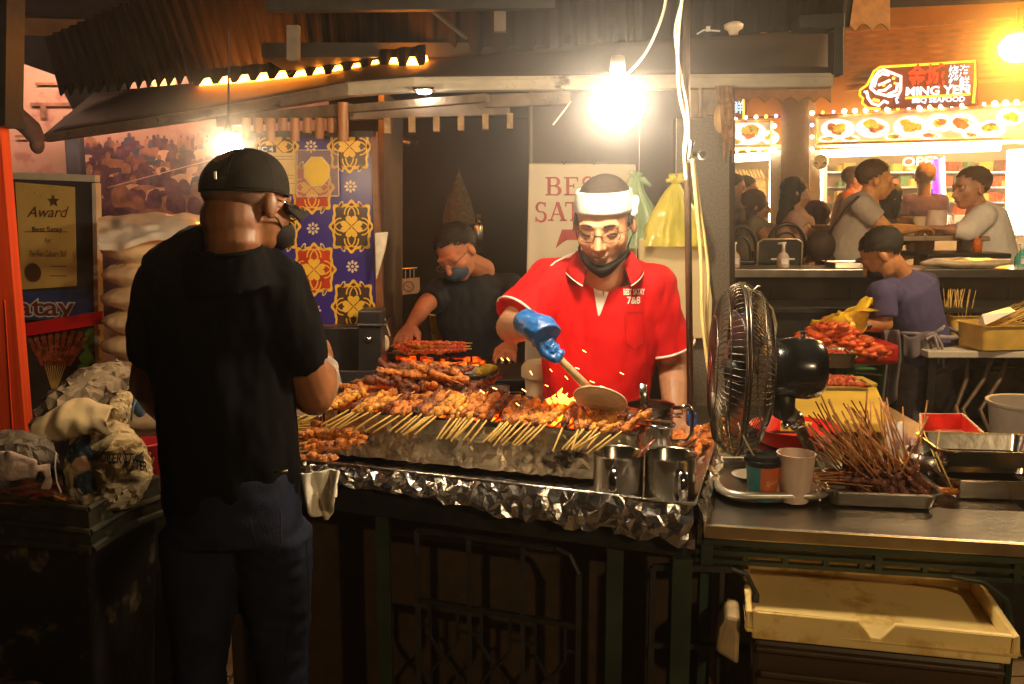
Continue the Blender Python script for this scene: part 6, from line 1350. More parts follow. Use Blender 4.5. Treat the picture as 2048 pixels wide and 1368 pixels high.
# ---- palm leaf fan with a wooden handle (held)
t = thing('palm_fan', 'pale straw hand fan with a long wooden handle held over the grill', 'hand fan', FH1)
g = MB(); g.tube([FH0-hd*.035, FH0+hd*.05, FH1], [.0085, .0088, .0105], 12); g.build('handle', M('pale worn wood', (.5, .33, .17), .6, var=.3, scale=30, stretch=(1, 1, 1)), t, smooth=True)
FN = M('faded straw weave', (.62, .43, .26), .7, var=.25, scale=14, bump=.5, bscale=90, stretch=(1, 1, 3))
bc = P(1203, 799, 1.98); bx = (P(1252, 803, 1.96)-P(1156, 795, 2.0)); bx.normalize(); by = V((0, -.62, .8)); by = (by-bx*by.dot(bx)).normalized(); bn = bx.cross(by)
def blade(u, v):
    a = 2*PI*u; rx = .057 if math.cos(a) < 0 else .052; rr = (1+.10*math.cos(2*a+.6)); p = bc+(bx*math.cos(a)*rx*rr+by*math.sin(a)*.044*rr)*v
    return p+bn*(.006*(1-v*v)+.0012*math.sin(v*40))
g = MB(); g.grid(blade, 48, 14); g.build('fan_blade', FN, t, smooth=True, solid=.004)
g = MB(); g.tube([blade(k/48, 1) for k in range(49)], .003, 6, cap=False); g.tube([FH1-hd*.01, bc-bx*.02, bc+bx*.01], [.0105, .008, .003], 8); g.build('bound_rim', M('pale binding', (.55, .4, .25), .7), t, smooth=True)

# ---------- the customer, seen from behind ----------
BT = M('black tee cloth', (.003, .0027, .0027), .9, spec=.12, var=.2, bump=.1, bscale=400)
JN = M('dark jeans', (.011, .014, .030), .85, spec=.2, var=.4, scale=14, bump=.2, bscale=300)
t = thing('person', 'customer in a black tee, cap and dark jeans seen from behind', 'person', V((-.56, 1.75, 0)))
hc = P(499, 410, 1.78); hf = V((.52, .84, -.12)); hu = V((.04, .1, 1))
g = MB(); q, fr = head(g, hc, hf, hu, .9)
nk = P(456, 492, 1.73); shc = P(446, 548, 1.77)
g.ball(q(0, -.047, -.036), (.058, .060, .06), 20, 14, fr); g.tube([q(0, -.035, .0), q(0, -.04, -.05), nk+V((.01, 0, .01)), nk+V((0, 0.01, -.03)), shc], [.054, .053, .053, .05, .04], 18)
LS = P(346, 575, 1.80); LE = P(300, 770, 1.86); LW = P(335, 830, 2.02); RS = P(546, 575, 1.80); RE = P(628, 792, 1.86); RW = P(650, 738, 2.05)
limb(g, [LS, LS.lerp(LE, .5), LE, LE.lerp(LW, .5), LW], [.055, .05, .042, .038, .028]); limb(g, [RS, RS.lerp(RE, .5), RE, RE.lerp(RW, .4), RW], [.055, .05, .043, .041, .028])
fist_fingers(g, RW, (RW-RE), V((-1, -.1, 0)), V((0, .2, 1)), .95, .5); fist_fingers(g, LW, (LW-LE), V((1, .2, 0)), V((0, 0, 1)), .95, .5)
rt = (RS-LS).normalized()
torso(g, nk+V((0, .015, -.04)), shc, P(440, 680, 1.80), P(455, 840, 1.78), P(465, 1010, 1.78), rt, [(.045, .04), (.08, .06), (.15, .07), (.15, .1), (.13, .1), (.14, .1)], .85)
g.blob('body', SKIND, t, .0045, 3)
g = MB(); torso(g, nk+V((-.005, .0, -.005)), shc+V((0, .01, .012)), P(442, 680, 1.82), P(452, 840, 1.80), P(464, 985, 1.80), rt, [(.072, .068), (.112, .09), (.160, .1), (.147, .12), (.137, .12), (.143, .122)])
hl = LS.lerp(LE, .72); g.tube([nk+V((0, .02, -.08)), nk+V((-.004, .012, -.035)), nk+V((-.004, .006, -.002))], [.1, .08, .068], 20); g.tube([shc.lerp(LS, .5), LS, LS.lerp(LE, .4), hl], [.08, .077, .072, .062], 18); hrr = RS.lerp(RE, .70); g.tube([shc.lerp(RS, .5), RS, RS.lerp(RE, .4), hrr], [.08, .077, .074, .066], 18)
ts = g.blob('t_shirt', BT, t, .008, 5, fold=FOLD)
g = MB(); g.tube([nk+V((-.004+math.cos(a)*.064, .004+math.sin(a)*.062, -.004+.012*math.sin(a))) for a in [k*PI/12 for k in range(25)]], .005, 6, cap=False); g.build('neck_band', BT, ts, smooth=True)
g = MB()
hp = P(468, 985, 1.79); LK = P(400, 1330, 1.80); RK = P(562, 1330, 1.86)
g.tube([hp+V((0, 0, .06)), hp, hp-V((0, 0, .09))], [(.122, .10), (.134, .112), (.14, .118)], 24, sides=V((1, 0, 0)))
for k_, hx, s in ((LK, -.07, -1), (RK, .075, 1)):
    a = hp+V((hx, 0, -.08)); an = k_+V((.01*s, .02, -.42)); g.tube([a, a.lerp(k_, .5), k_, k_.lerp(an, .5), an], [.083, .073, .057, .054, .052], 18)
jn = g.blob('jeans', JN, t, .009, 4, fold=[(.006, (10, 10, 6)), (.004, (22, 22, 40)), (.0015, (70, 70, 70))])
SHO = M('dark shoe', (.03, .028, .026), .5); g = MB()
for k_ in (LK, RK):
    f_ = V((k_.x+.01, k_.y+.08, .05)); g.ball(f_, (.048, .13, .045), 16, 10); g.ball(f_+V((0, -.08, .02)), (.045, .05, .05), 14, 8)
g.blob('shoe', SHO, t, .01, 2)
tj = bvh(jn)
g = MB()                                  # back pocket stitching, side seam, belt, clip
def line(pts, w, mb):
    pts = [P(x, y, 1.7) for x, y in pts]
    for a, b in zip(pts, pts[1:]):
        for i in range(6):
            p, q2 = a.lerp(b, i/6), a.lerp(b, (i+1)/6); nn = (b-a).cross(V((0, 1, 0))).normalized()*w; mb.poly([p-nn, q2-nn, q2+nn, p+nn])
line([(505, 1030), (520, 1100), (545, 1120), (560, 1095), (556, 1025)], .0006, g); line([(612, 1080), (618, 1200), (616, 1340)], .001, g)
drape(g, tj, (0, 1, 0), .002); g.build('stitching', M('grey stitching', (.035, .03, .03), .9, var=0), jn, fix=False)
g = MB(); g.tube([P(548, 945, 1.66), P(575, 942, 1.66)], .003, 6); g.tube([P(330, 985, 1.74), P(334, 1005, 1.73), P(340, 1022, 1.73)], .004, 6); g.build('clip', M('tarnished brass clip', (.35, .35, .2), .3, 1), jn, smooth=True)
CAPM = M('black cap cloth', (.016, .012, .008), .85, spec=.2, var=.2, bump=.1, bscale=300)
g = MB()
def dome(u, v):
    a = 2*PI*u; ph = v*PI/2*1.08; return q(math.cos(a)*.0815*math.sin(ph)**.9, -.014+math.sin(a)*.101*math.sin(ph)**.9, .036+.082*math.cos(ph)+.012*math.sin(a)*math.sin(ph)*math.cos(ph)+ (-.010*v*(math.sin(a) < 0)*abs(math.sin(a))))
g.grid(dome, 48, 18); cp = g.build('cap', CAPM, t, smooth=True, solid=.003)
g = MB(); g.grid(lambda u, v: q((u-.5)*.165*(1-.12*v), .072+.088*v*(1-(2*u-1)**2*.45)-(.04*(2*u-1)**2), .024-.022*v-.030*(2*u-1)**2), 20, 8); g.build('brim', CAPM, cp, smooth=True, solid=.004)
g = MB()
for k in range(6): g.tube([dome(k/6, v/12) + (dome(k/6, v/12)-q(0, -.01, .03)).normalized()*.001 for v in range(13)], .0011, 5)
g.tube([q(math.cos(a)*.0825, -.014+math.sin(a)*.102, .026-.01*abs(min(0, math.sin(a)))) for a in [k*PI/16 for k in range(33)]], .0015, 5, cap=False); g.build('seam', CAPM, cp, smooth=True)
g = MB(); g.box(q(.03, -.12, .045), (.004, .004, .014)); g.build('strap_tag', WHT, cp)
g = MB(); g.ball(q(0, -.022, .020), (.0745*.9, .0925*.9, .05), 24, 14, fr); g.build('hair', M('shaved hair', (.13, .055, .025), .8, var=.3, scale=300), t, smooth=True)
g = MB()
for x in (-1, 1): g.tube([q(x*.08, -.01, .012), q(x*.078, .04, .006), q(x*.062, .082, .0)], .0016, 6); g.tube([q(x*.033+.022*math.cos(a)*1, .098, -.006+.017*math.sin(a)) for a in [k*PI/8 for k in range(17)]], .0013, 5, cap=False)
g.build('glasses', CHROME, t, smooth=True)
g = MB(); g.ball(q(0, .055, -.055), (.056, .056, .04), 16, 10, fr); g.blob('face_mask', MSK, t, .006, 3)
g = MB()
for x in (-1, 1): g.tube([q(x*.052, .05, -.05), q(x*.075, .012, -.03), q(x*.083, -.02, -.022)], [.003, .0018, .0012], 6)
g.build('mask_strap', MSK, t, smooth=True)
# plastic bag in his hand, towel at the hip
CLR = M('clear crinkled plastic', (.75, .65, .55), .12, var=.2, alpha=.55, bump=.6, bscale=50, coat=1)
g = MB(); c = P(652, 760, 2.02); g.ball(c, (.03, .03, .058), 26, 20); 
for i in range(len(g.v)): g.v[i] += V((nz(g.v[i], 30, 1), nz(g.v[i], 30, 2), nz(g.v[i], 30, 3)))*.016
simple('clear_bag', 'small crinkled clear plastic bag in the hand of the customer', 'plastic bag', g, CLR)
TOW = M('cream towel', (.85, .78, .64), .95, spec=.02, var=.06, scale=30, bump=.15, bscale=260)
g = MB()
def tow(u, v):
    w = (P(602, 946, 1.72).lerp(P(680, 940, 1.70), u)); bot = (P(622, 1000, 1.70).lerp(P(676, 985, 1.69), u)); low = V((0, 0, -.052*math.sin(PI*min(1, u*1.05))**.8))
    p = w.lerp(bot+low, v); return p+V((0, -.022*math.sin(u*7+v*1.5)-.012*math.sin(u*15), 0))*(.3+.7*v)+V((0, .0, .0))
g.grid(tow, 40, 30); simple('towel', 'folded cream towel hanging from the hip of the customer', 'towel', g, TOW, smooth=True, solid=.007)
# ---------- figures further away ----------
def figure(label, hp, hf, nk, sh, hips, arms, shirt, hair, skin=SKIN, s=1.0, ws=None, sleeve=.6, hairlong=None, legs=None, pants=None, vox=.009, hu=(0, 0, 1), mask=None, parts=None, rtv=None):
    """hp head centre, nk neck base, sh=(left, right) shoulders as seen, hips centre, arms=[(elbow, wrist, palm, thumb)...] for each shoulder"""
    hips = V(hips); t = thing('person', label, 'person', V((hips.x, hips.y, hips.z-.5)))
    g = MB(); q, fr = head(g, V(hp), hf, V(hu), s); limb(g, [q(0, -.015, -.05), V(nk), V(nk)-V((0, 0, .05))], [.052*s, .054*s, .06*s])
    shc = (sh[0]+sh[1])/2; rt = (sh[1]-sh[0]).normalized() if rtv is None else V(rtv).normalized(); w = (sh[1]-sh[0]).length/2
    ws = ws or [(.06, .055), (.1, .075), (w+.035, .085), (w+.02, .115), (w-.01, .11), (w+.01, .12)]
    for S_, (el, wr, pn, th) in zip(sh, arms):
        if el is None: continue
        limb(g, [S_, S_.lerp(el, .5), el, el.lerp(wr, .4), wr], [.05*s, .045*s, .04*s, .036*s, .026*s]); fist_fingers(g, wr, wr-el, V(pn), V(th), s, .5)
    torso(g, V(nk), shc, shc.lerp(hips, .33), shc.lerp(hips, .66), hips, rt, ws, .88); g.blob('body', skin, t, vox*.7, 2)
    g = MB(); torso(g, V(nk), shc+V((0, 0, .01)), shc.lerp(hips, .33), shc.lerp(hips, .66), hips, rt, ws, 1.03)
    for S_, (el, wr, pn, th) in zip(sh, arms):
        if el is None: g.ball(S_, .07*s, 14, 10); continue
        g.tube([shc.lerp(S_, .5), S_, S_.lerp(el, sleeve*.6), S_.lerp(el, min(1, sleeve))], [.072*s, .07*s, .067*s, .064*s], 16); g.ball(S_, .068*s, 14, 10)
        if sleeve > 1: g.tube([el, el.lerp(wr, .5), el.lerp(wr, sleeve-1)], [.055*s, .048*s, .042*s], 14); g.ball(el, .056*s, 12, 8)
    so = g.blob('shirt', shirt, t, vox, 3, fold=FOLDS)
    g = MB(); hair_cap(g, q, fr, s)
    if hairlong:
        for p in hairlong: g.ball(*p)
    ho = g.blob('hair', hair, t, vox*.9, 2, fold=[(.006, (50, 50, 20))]) if hairlong else g.build('hair', hair, t, smooth=True)
    if not hairlong:
        bmh = bmesh.new(); bmh.from_mesh(ho.data); bmesh.ops.subdivide_edges(bmh, edges=bmh.edges, cuts=1, use_grid_fill=True, smooth=.6); im = wm(ho)
        for v in bmh.verts: v.co += v.normal*(.004+.006*noise.noise(v.co*70))*s
        dl = [v for v in bmh.verts if (lambda x: (x.dot(fr[1]) > -.05*s and x.dot(fr[2]) < (.012+.75*(x.dot(fr[1])/s+.02)+.014*noise.noise(x*45))*s) or x.dot(fr[2]) < -.04*s)((im @ v.co)-V(hp))]
        bmesh.ops.delete(bmh, geom=dl, context='VERTS'); bmh.to_mesh(ho.data); bmh.free()
    if mask: g = MB(); g.ball(q(0, .05, -.05), (.056*s, .058*s, .045*s), 14, 10, fr); g.build('face_mask', mask, t, smooth=True)
    else: face_marks(q, s, t, hair)
    if legs:
        g = MB(); g.ball(hips, ((w+.03), .13, .11), 18, 10)
        for k, (kn, an) in enumerate(legs):
            a = hips+rt*(.08 if k else -.08)+V((0, 0, -.04)); g.tube([a, a.lerp(kn, .5), kn, kn.lerp(an, .5), an], [.09*s, .085*s, .072*s, .06*s, .05*s], 16); g.ball(kn, .07*s, 12, 8)
        g.blob('trousers', pants, t, vox, 3, fold=FOLDS)
    return t, q, fr, so
UPV = V((0, 0, 1))
# second cook in the dark interior
Y2 = 3.85
t, q, fr, so = figure('second cook in a dark shirt, blue mask and glasses bent over the rear grill', P(914, 508, Y2), (-.45, -.75, -.55), P(966, 540, Y2+.12), (P(880, 585, Y2+.12), P(1020, 575, Y2+.12)), P(960, 760, Y2+.2),
    [(P(850, 610, Y2), P(822, 652, Y2-.15), (0, 0, -1), (1, 0, 0)), (P(1035, 650, Y2), P(1020, 690, Y2-.25), (0, .3, -1), (-1, 0, 0))], M('charcoal blue shirt', (.018, .022, .03), .8, var=.2), HAIR, M('reddish skin', (.55, .22, .12), .5, var=.1), hu=(-.5, -.3, .8), mask=M('blue surgical mask', (.06, .1, .17), .7), sleeve=.75)
g = MB()
for x in (-1, 1): g.tube([q(x*.03+.022*math.cos(a), .1, .0+.015*math.sin(a)) for a in [k*PI/8 for k in range(17)]], .0014, 5, cap=False); g.tube([q(x*.052, .085, .002), q(x*.08, .0, .004)], .0015, 5)
g.build('glasses', CHROME, t, smooth=True)
# man in the apron
Y3 = 4.15
NV = M('navy tee cloth', (.07, .06, .16), .85, var=.12, bump=.1, bscale=300); AP = M('grey apron cloth', (.15, .125, .14), .85, var=.15)
t, q, fr, so = figure('man in a navy tee and grey apron bending over the meat on the right', P(1763, 512, Y3-.02), (-.70, .35, -.62), P(1800, 548, Y3), (P(1762, 590, Y3-.12), P(1850, 572, Y3+.14)), P(1838, 705, Y3+.05),
    [(P(1768, 648, Y3-.15), P(1728, 652, Y3-.15), (-.2, 0, -1), (0, -1, 0)), (P(1800, 655, Y3+.2), P(1735, 640, Y3+.15), (-.2, 0, -1), (0, -1, 0))], NV, HAIR, M('warm skin', (.5, .22, .09), .5, var=.1), hu=(-.55, .2, .75), mask=BLK,
    ws=[(.06, .055), (.12, .085), (.155, .125), (.15, .14), (.145, .14), (.155, .15)], sleeve=.8, legs=[(P(1815, 800, Y3+.0), P(1812, 1000, Y3)), (P(1880, 800, Y3+.05), P(1885, 1000, Y3+.1))], pants=M('charcoal shorts', (.12, .1, .115), .85, var=.2), rtv=(.8, .5, 0))
g = MB(); g.grid(lambda u, v: P(1768+30*u+4*math.sin(v*5), 660+v*(158-18*u), Y3-.2+.03*math.sin(u*5)), 10, 16); apo = g.build('apron', AP, t, smooth=True, solid=.008)
g = MB(); ap0 = P(1838, 663, Y3+.03); g.tube([ap0+V((.175*math.cos(a), .16*math.sin(a), .01*math.sin(a*2))) for a in [k*PI/16 for k in range(33)]], .01, 8, cap=False)
for p in ([(1868, 665), (1885, 658), (1890, 652), (1870, 664)], [(1868, 665), (1850, 672), (1852, 680), (1868, 668)], [(1870, 666), (1884, 690), (1888, 735)], [(1868, 668), (1878, 700), (1876, 728)]): g.tube([P(x, y, Y3-.16) for x, y in p], [.006]*len(p), 6)
g.build('apron_tie', M('light grey tape', (.28, .24, .28), .8), apo, smooth=True)
g = MB(); g.grid(lambda u, v: P(1806+96*u, 668+v*44+6*math.sin(u*9), Y3-.13+.1*u**2-.03*math.sin(u*PI)+.012*math.sin(u*20)*v), 30, 8); g.build('apron_wrap', AP, apo, smooth=True, solid=.006)
g = MB()
for w_, e_ in ((P(1728, 652, Y3-.15), P(1768, 648, Y3-.15)), (P(1735, 640, Y3+.15), P(1800, 655, Y3+.2))): fist_fingers(g, w_, w_-e_, V((-.2, 0, -1)), V((0, -1, 0)), 1.14, .5)
g.blob('glove', M('dark blue glove', (.025, .025, .07), .4), t, .007, 1)
# man in grey tee
Y4 = 5.75
GT = M('pale grey tee', (.42, .36, .32), .85, var=.06, bump=.1, bscale=200); PNT = M('dark trousers', (.03, .025, .03), .8)
def prof(label, hx, hy, Y, fx, shx, shy, hipx, hipy, el, wr, shirt, hair, s=1.0, **k):
    f = V((fx, -.15, -.12)); h = P(hx, hy, Y); n_ = P((hx+shx)/2, (hy+shy)/2+6, Y)
    sh = (P(shx, shy, Y-.15), P(shx, shy, Y+.15))
    a = [(P(*el, Y-.2) if el else None, P(*wr, Y-.16) if wr else None, (0, 0, -1), (0, 1, 0)), (P(*el, Y+.1) if el else None, P(*wr, Y+.12) if wr else None, (0, 0, -1), (0, -1, 0))]
    return figure(label, h, f, n_, sh, P(hipx, hipy, Y), a, shirt, hair, s=s, rtv=(0, 1, 0), ws=[(.055, .055), (.09, .075), (.17, .11), (.16, .14), (.15, .145), (.16, .15)], **k)
prof('man in a pale grey tee with a sling strap drinking at the long table', 1752, 362, Y4, 1, 1722, 412, 1695, 515, (1775, 460), (1826, 458), GT, BRNHAIR, 1.06, legs=[(P(1770, 528, Y4-.1), P(1780, 600, Y4-.1)), (P(1770, 528, Y4+.1), P(1780, 600, Y4+.1))], pants=PNT, skin=M('lit orange skin', (.62, .28, .1), .5))
g = MB(); g.tube([P(1718, 392, Y4-.2), P(1690, 420, Y4-.2), P(1668, 452, Y4-.18), P(1655, 478, Y4-.1)], [(.02, .006)]*4, 8); g.ball(P(1642, 492, Y4-.1), (.09, .08, .1), 16, 10); simple('sling_bag', 'dark sling bag on the back of the man in the pale grey tee', 'bag', g, M('dark brown bag', (.05, .03, .025), .7), smooth=True)
prof('man in a white long sleeved shirt leaning on the long table', 1940, 378, Y4, -1, 1968, 432, 1985, 530, (1935, 462), (1893, 458), M('white shirt cloth', (.82, .78, .75), .85, var=.05, bump=.1), BRNHAIR, 1.12, legs=[(P(1930, 540, Y4-.1), P(1930, 610, Y4-.1)), (P(1930, 540, Y4+.1), P(1930, 610, Y4+.1))], pants=PNT, skin=M('ruddy skin', (.5, .24, .15), .5), sleeve=1.6)
Y5 = 6.5
prof('woman in a pink tee with long dark hair sitting sideways', 1592, 388, Y5, 1, 1592, 438, 1588, 510, (1618, 468), (1638, 465), M('dusty pink tee', (.5, .33, .28), .85, var=.06), HAIR, .98, hairlong=[(P(1584, 390, Y5), (.085, .085, .09)), (P(1574, 412, Y5), (.06, .07, .1)), (P(1568, 440, Y5), (.055, .07, .12)), (P(1566, 465, Y5), (.045, .06, .1))], skin=SKINL)
prof('child with a bowl haircut between the woman in pink and the man in grey', 1635, 432, 6.9, 1, 1638, 468, 1640, 505, None, None, M('plum top', (.2, .06, .14), .8), M('plum dark hair', (.09, .03, .06), .6, var=.3), .95, hairlong=[(P(1635, 424, 6.9), (.095, .1, .09)), (P(1632, 436, 6.9), (.09, .09, .07))])
prof('diner with tied brown hair in a grey green top nearest the small stall window', 1513, 412, 6.6, 1, 1512, 450, 1510, 510, (1530, 470), (1540, 462), M('grey green top', (.2, .18, .12), .85), BRNHAIR, .98, hairlong=[(P(1511, 408, 6.6), (.085, .09, .085)), (P(1505, 430, 6.6), (.05, .06, .09))])
prof('standing person in an amber top near the small stall window', 1495, 380, 8.2, 1, 1492, 408, 1490, 470, None, None, M('amber brown top', (.42, .24, .08), .85), BRNHAIR, 1.0)
prof('dark haired person half hidden by the grey partition', 1470, 378, 8.0, 1, 1468, 410, 1466, 470, None, None, M('dark grey brown top', (.16, .11, .09), .85), HAIR, 1.05)
prof('server in an orange shirt inside the seafood shop', 1708, 360, 9.6, 1, 1700, 392, 1690, 450, (1688, 415), (1684, 440), M('orange shirt', (.8, .2, .03), .8), BRNHAIR, 1.1)
def backview(label, hx, hy, Y, hipy, shirt, hair, s=1.0, w=.16, hl=None, skin=SKIN, shy=34):
    h = P(hx, hy, Y); k = FPX/Y; figure(label, h, (.2, 1, -.05), h-V((0, 0, .15*s)), (h+V((-w, 0, -.20*s)), h+V((w, 0, -.20*s))), P(hx, hipy, Y), [(h+V((-w-.05, 0, -.45)), h+V((-w+.02, .2, -.5)), (0, 0, -1), (0, 0, 1)), (h+V((w+.05, 0, -.45)), h+V((w-.02, .2, -.5)), (0, 0, -1), (0, 0, 1))], shirt, hair, s=s, hairlong=hl, skin=skin, vox=.011)
Y6 = 8.4
backview('woman with long dark hair and dark top seen from behind in front of the shop', 1782, 398, 7.4, 480, M('dark maroon top', (.1, .04, .035), .85), HAIR, 1.0, .15, hl=[(P(1781, 398, 7.4), (.09, .1, .1)), (P(1782, 416, 7.38), (.085, .07, .12))])
backview('standing customer in a violet lit dark tee facing the shop counter', 1850, 356, 8.8, 450, M('violet blue tee', (.1, .05, .2), .8), M('sandy hair', (.4, .2, .1), .7), 1.12, .17, shy=40)
# ================= LEFT FOREGROUND: bin and sacks =================
C0 = G(176, 1018, .80); C1 = G(314, 955, .80); C2 = G(-120, 1000, .80)
e1 = (C1-C0); e2 = (C2-C0); 
t = thing('black_bin', 'big scuffed black bin with an overhanging liner at the left edge', 'bin', V((C0.x-.15, C0.y+.1, 0)))
BINM = M('scuffed black plastic', (.012, .011, .010), .5, var=.4, stain=((.16, .12, .07), 5, .57), scale=8, bump=.5, bscale=14)
g = MB(); C3 = C1+e2
top4 = [C0, C1, C3, C2]; cen = (C0+C3)/2; 
def lay(k, z): return [V((cen.x+(p.x-cen.x)*k, cen.y+(p.y-cen.y)*k, z)) for p in top4]
a, b = lay(.8, .0), lay(.98, .70); g.add(a+b, [(0, 1, 5, 4), (1, 2, 6, 5), (2, 3, 7, 6), (3, 0, 4, 7), (3, 2, 1, 0)])
for i in range(1, 5): pass
g.build('body', BINM, t, bevel=.01)
g = MB()
for z, k, h in ((.80, 1.0, .012), (.745, 1.03, .014), (.70, 1.03, .02)):
    L_ = lay(k, z)
    for i in range(4): g.tube([L_[i], L_[i].lerp(L_[(i+1) % 4], .5)+V((0, 0, .012)), L_[(i+1) % 4]], h*.6, 8)
a, b = lay(1.0, .80), lay(1.02, .70); g.add(a+b, [(0, 1, 5, 4), (1, 2, 6, 5), (2, 3, 7, 6), (3, 0, 4, 7)]); g.build('rim', M('black liner rim', (.03, .028, .018), .4, var=.4, stain=((.12, .1, .05), 30, .6)), t, smooth=True, angle=40)
g = MB(); g.grid(lambda u, v: lay(1.01, .79)[0].lerp(lay(1.01, .79)[1], u).lerp(lay(1.01, .79)[3].lerp(lay(1.01, .79)[2], u), v)+V((0, 0, .025*nz((u*5, v*5, 0), 1))), 30, 30); g.build('liner', M('crumpled black liner', (.02, .018, .018), .3, var=.2, bump=.8, bscale=25), t, smooth=True)
g = MB(); g.box(V((-1.25, 1.9, .2)), (.3, .2, .4)); g.ball(V((-1.02, 1.72, .2)), (.09, .09, .12), 14, 8); simple('dark_sack', 'dim dark sack on the floor at the bottom left corner', 'sack', g, M('dim sack', (.05, .035, .025), .8, var=.4), bevel=.03)
KRF = M('worn kraft paper', (.46, .35, .2), .85, spec=.2, var=.2, scale=9, bump=.12, bscale=45, stain=((.13, .09, .055), 6, .6))
GRY = M('grimy grey brown paper', (.25, .19, .13), .85, spec=.2, var=.3, scale=8, bump=.12, bscale=40, stain=((.055, .038, .028), 5, .55))
DRK = M('dirty dark bag paper', (.1, .078, .06), .8, var=.5, scale=12, bump=.6, bscale=40)
def crease(amp, s, sd):
    def f(p):
        d = noise.voronoi(V(p)*s+V((sd, 0, 0)))[0]; return p+V((nz(p, s*.5, sd), nz(p, s*.5, sd+1)*.6, nz(p, s*.5, sd+2)))*amp+V((0, -1, .4))*amp*(.9*(d[1]-d[0])-.3)
    return f
# broiler starter sack
t = thing('feed_sack', 'crumpled tan paper feed sack printed BROILER STARTER in the bin', 'sack', P(200, 1000, 2.1))
g = MB(); g.tube([P(208, 990, 2.16), P(212, 950, 2.15), P(208, 905, 2.15), P(200, 868, 2.18)], [(.095, .07), (.112, .075), (.098, .07), (.07, .05)], 24, sides=V((1, 0, 0))); g.ball(P(192, 868, 2.18), (.06, .05, .03), 14, 8)
sk = g.blob('sack_body', KRF, t, .013, 1, post=crease(.014, 16, 3), flat=.003); tk = bvh(sk)
g = MB(); text_mb('BROILER STARTER', P(238, 924, 2.08), (1, 0, -.20), (0.05, 0, 1), .034, 0, width=.135, bold=.02, mb=g); text_mb('NET WEIGHT 50 lbs', P(236, 966, 2.08), (1, 0, -.1), UP, .011, 0, width=.07, bold=.02, mb=g)
g.f = [f for f in g.f]; drape(g, tk, (0, 1, 0), .003)
keep = [i for i, p in enumerate(g.v) if p.y > 1.97]; ks = set(keep); g.m = [m for f, m in zip(g.f, g.m) if all(i in ks for i in f)]; g.f = [f for f in g.f if all(i in ks for i in f)]
g.build('lettering', M('black print', (.03, .025, .02), .7, var=0), sk, fix=False)
g = MB()
for px, py, rx, ry, mi, k in ((152, 905, 30, 26, 0, 1), (172, 966, 24, 24, 0, 1), (160, 928, 20, 14, 1, 2), (150, 990, 24, 14, 2, 1)):
    g.mi = mi; g.grid(lambda u, v: P(px+rx*v*math.cos(2*PI*u)*(1+.2*math.sin(6*PI*u)), py+ry*v*math.sin(2*PI*u)*(1+.15*math.sin(8*PI*u)), 2.08-.0012*k), 20, 6)
n0 = [p.copy() for p in g.v]; drape(g, tk, (0, 1, 0), .003); 
for i, p in enumerate(g.v): g.v[i] = p+V((0, -.0015*round((2.08-n0[i].y)/.0012), 0))
ks = {i for i, p in enumerate(g.v) if p.y > 1.97}; z_ = [(f, m) for f, m in zip(g.f, g.m) if all(i in ks for i in f)]; g.f = [a for a, b in z_]; g.m = [b for a, b in z_]
g.build('printed_patch', [M('navy print', (.04, .06, .09), .7, var=.3), M('peach print', (.6, .36, .22), .7, var=.2), M('pale torn paper', (.6, .47, .32), .8, bump=.8, bscale=60)], sk, fix=False)
# grey open sack above
g = MB(); g.tube([P(96, 850, 2.12), P(130, 815, 2.15), P(180, 775, 2.22), P(235, 752, 2.3)], [(.05, .05), (.075, .06), (.07, .06), (.04, .04)], 18); g.ball(P(120, 830, 2.14), (.07, .06, .05), 16, 10)
tag(g.blob('paper_sack', GRY, None, .016, 1, post=crease(.034, 12, 9), flat=.006), 'grimy grey empty paper sack heaped on top of the bin', 'sack')
g = MB()
def roll(u, v): 
    a = 2*PI*u*.82+.6; c = P(78+150*v, 862-22*v-14*math.sin(v*PI), 2.06+.05*v); r = .028+.012*math.sin(v*PI); return c+V((.2*r*math.cos(a), r*math.cos(a), r*math.sin(a)))+V((0, .01*nz((u*4, v*6, 1), 1), .012*nz((u*4, v*6, 5), 1)))
g.grid(roll, 26, 34); tag(g.build('rolled_sack_mouth', KRF, None, smooth=True, solid=.003), 'rolled tan sack mouth curling across the front of the heap', 'sack')
g = MB(); g.tube([P(205, 775, 2.32), P(240, 740, 2.34), P(262, 760, 2.34), P(270, 810, 2.34)], [(.03, .03), (.045, .035), (.04, .03), (.028, .025)], 16)
tag(g.blob('paper_sack', M('brown grey paper', (.2, .15, .12), .85, var=.4, bump=.6, bscale=40), None, .011, 1, post=crease(.016, 16, 21), flat=.004), 'brown grey sack top flopping over at the right of the heap', 'sack')
g = MB(); g.tube([P(218, 855, 2.22), P(240, 815, 2.22), P(255, 785, 2.24)], [(.032, .03), (.036, .03), (.025, .02)], 16); tag(g.blob('paper_sack', KRF, None, .009, 1, post=crease(.012, 20, 33), flat=.003), 'small pale torn paper flap with a stitched edge above the lettering', 'sack')
g = MB(); g.tube([P(262, 842, 2.2), P(266, 815, 2.21), P(275, 792, 2.22)], [.003, .003, .002], 6); g.ball(P(279, 808, 2.26), (.02, .02, .035), 12, 8); simple('blue_rag', 'small blue rag beside the stitched sack edge', 'rag', g, M('blue cloth', (.07, .12, .22), .8, var=.3), smooth=True)
g = MB(); g.tube([P(-60, 905, 2.05), P(0, 905, 2.02), P(60, 918, 2.0), P(105, 900, 2.03)], [(.06, .06), (.07, .06), (.06, .055), (.03, .03)], 18); tag(g.blob('dark_bag', DRK, None, .012, 1, post=crease(.02, 13, 41), flat=.004), 'dirty dark paper bag slumped over the bin at the left edge', 'sack')
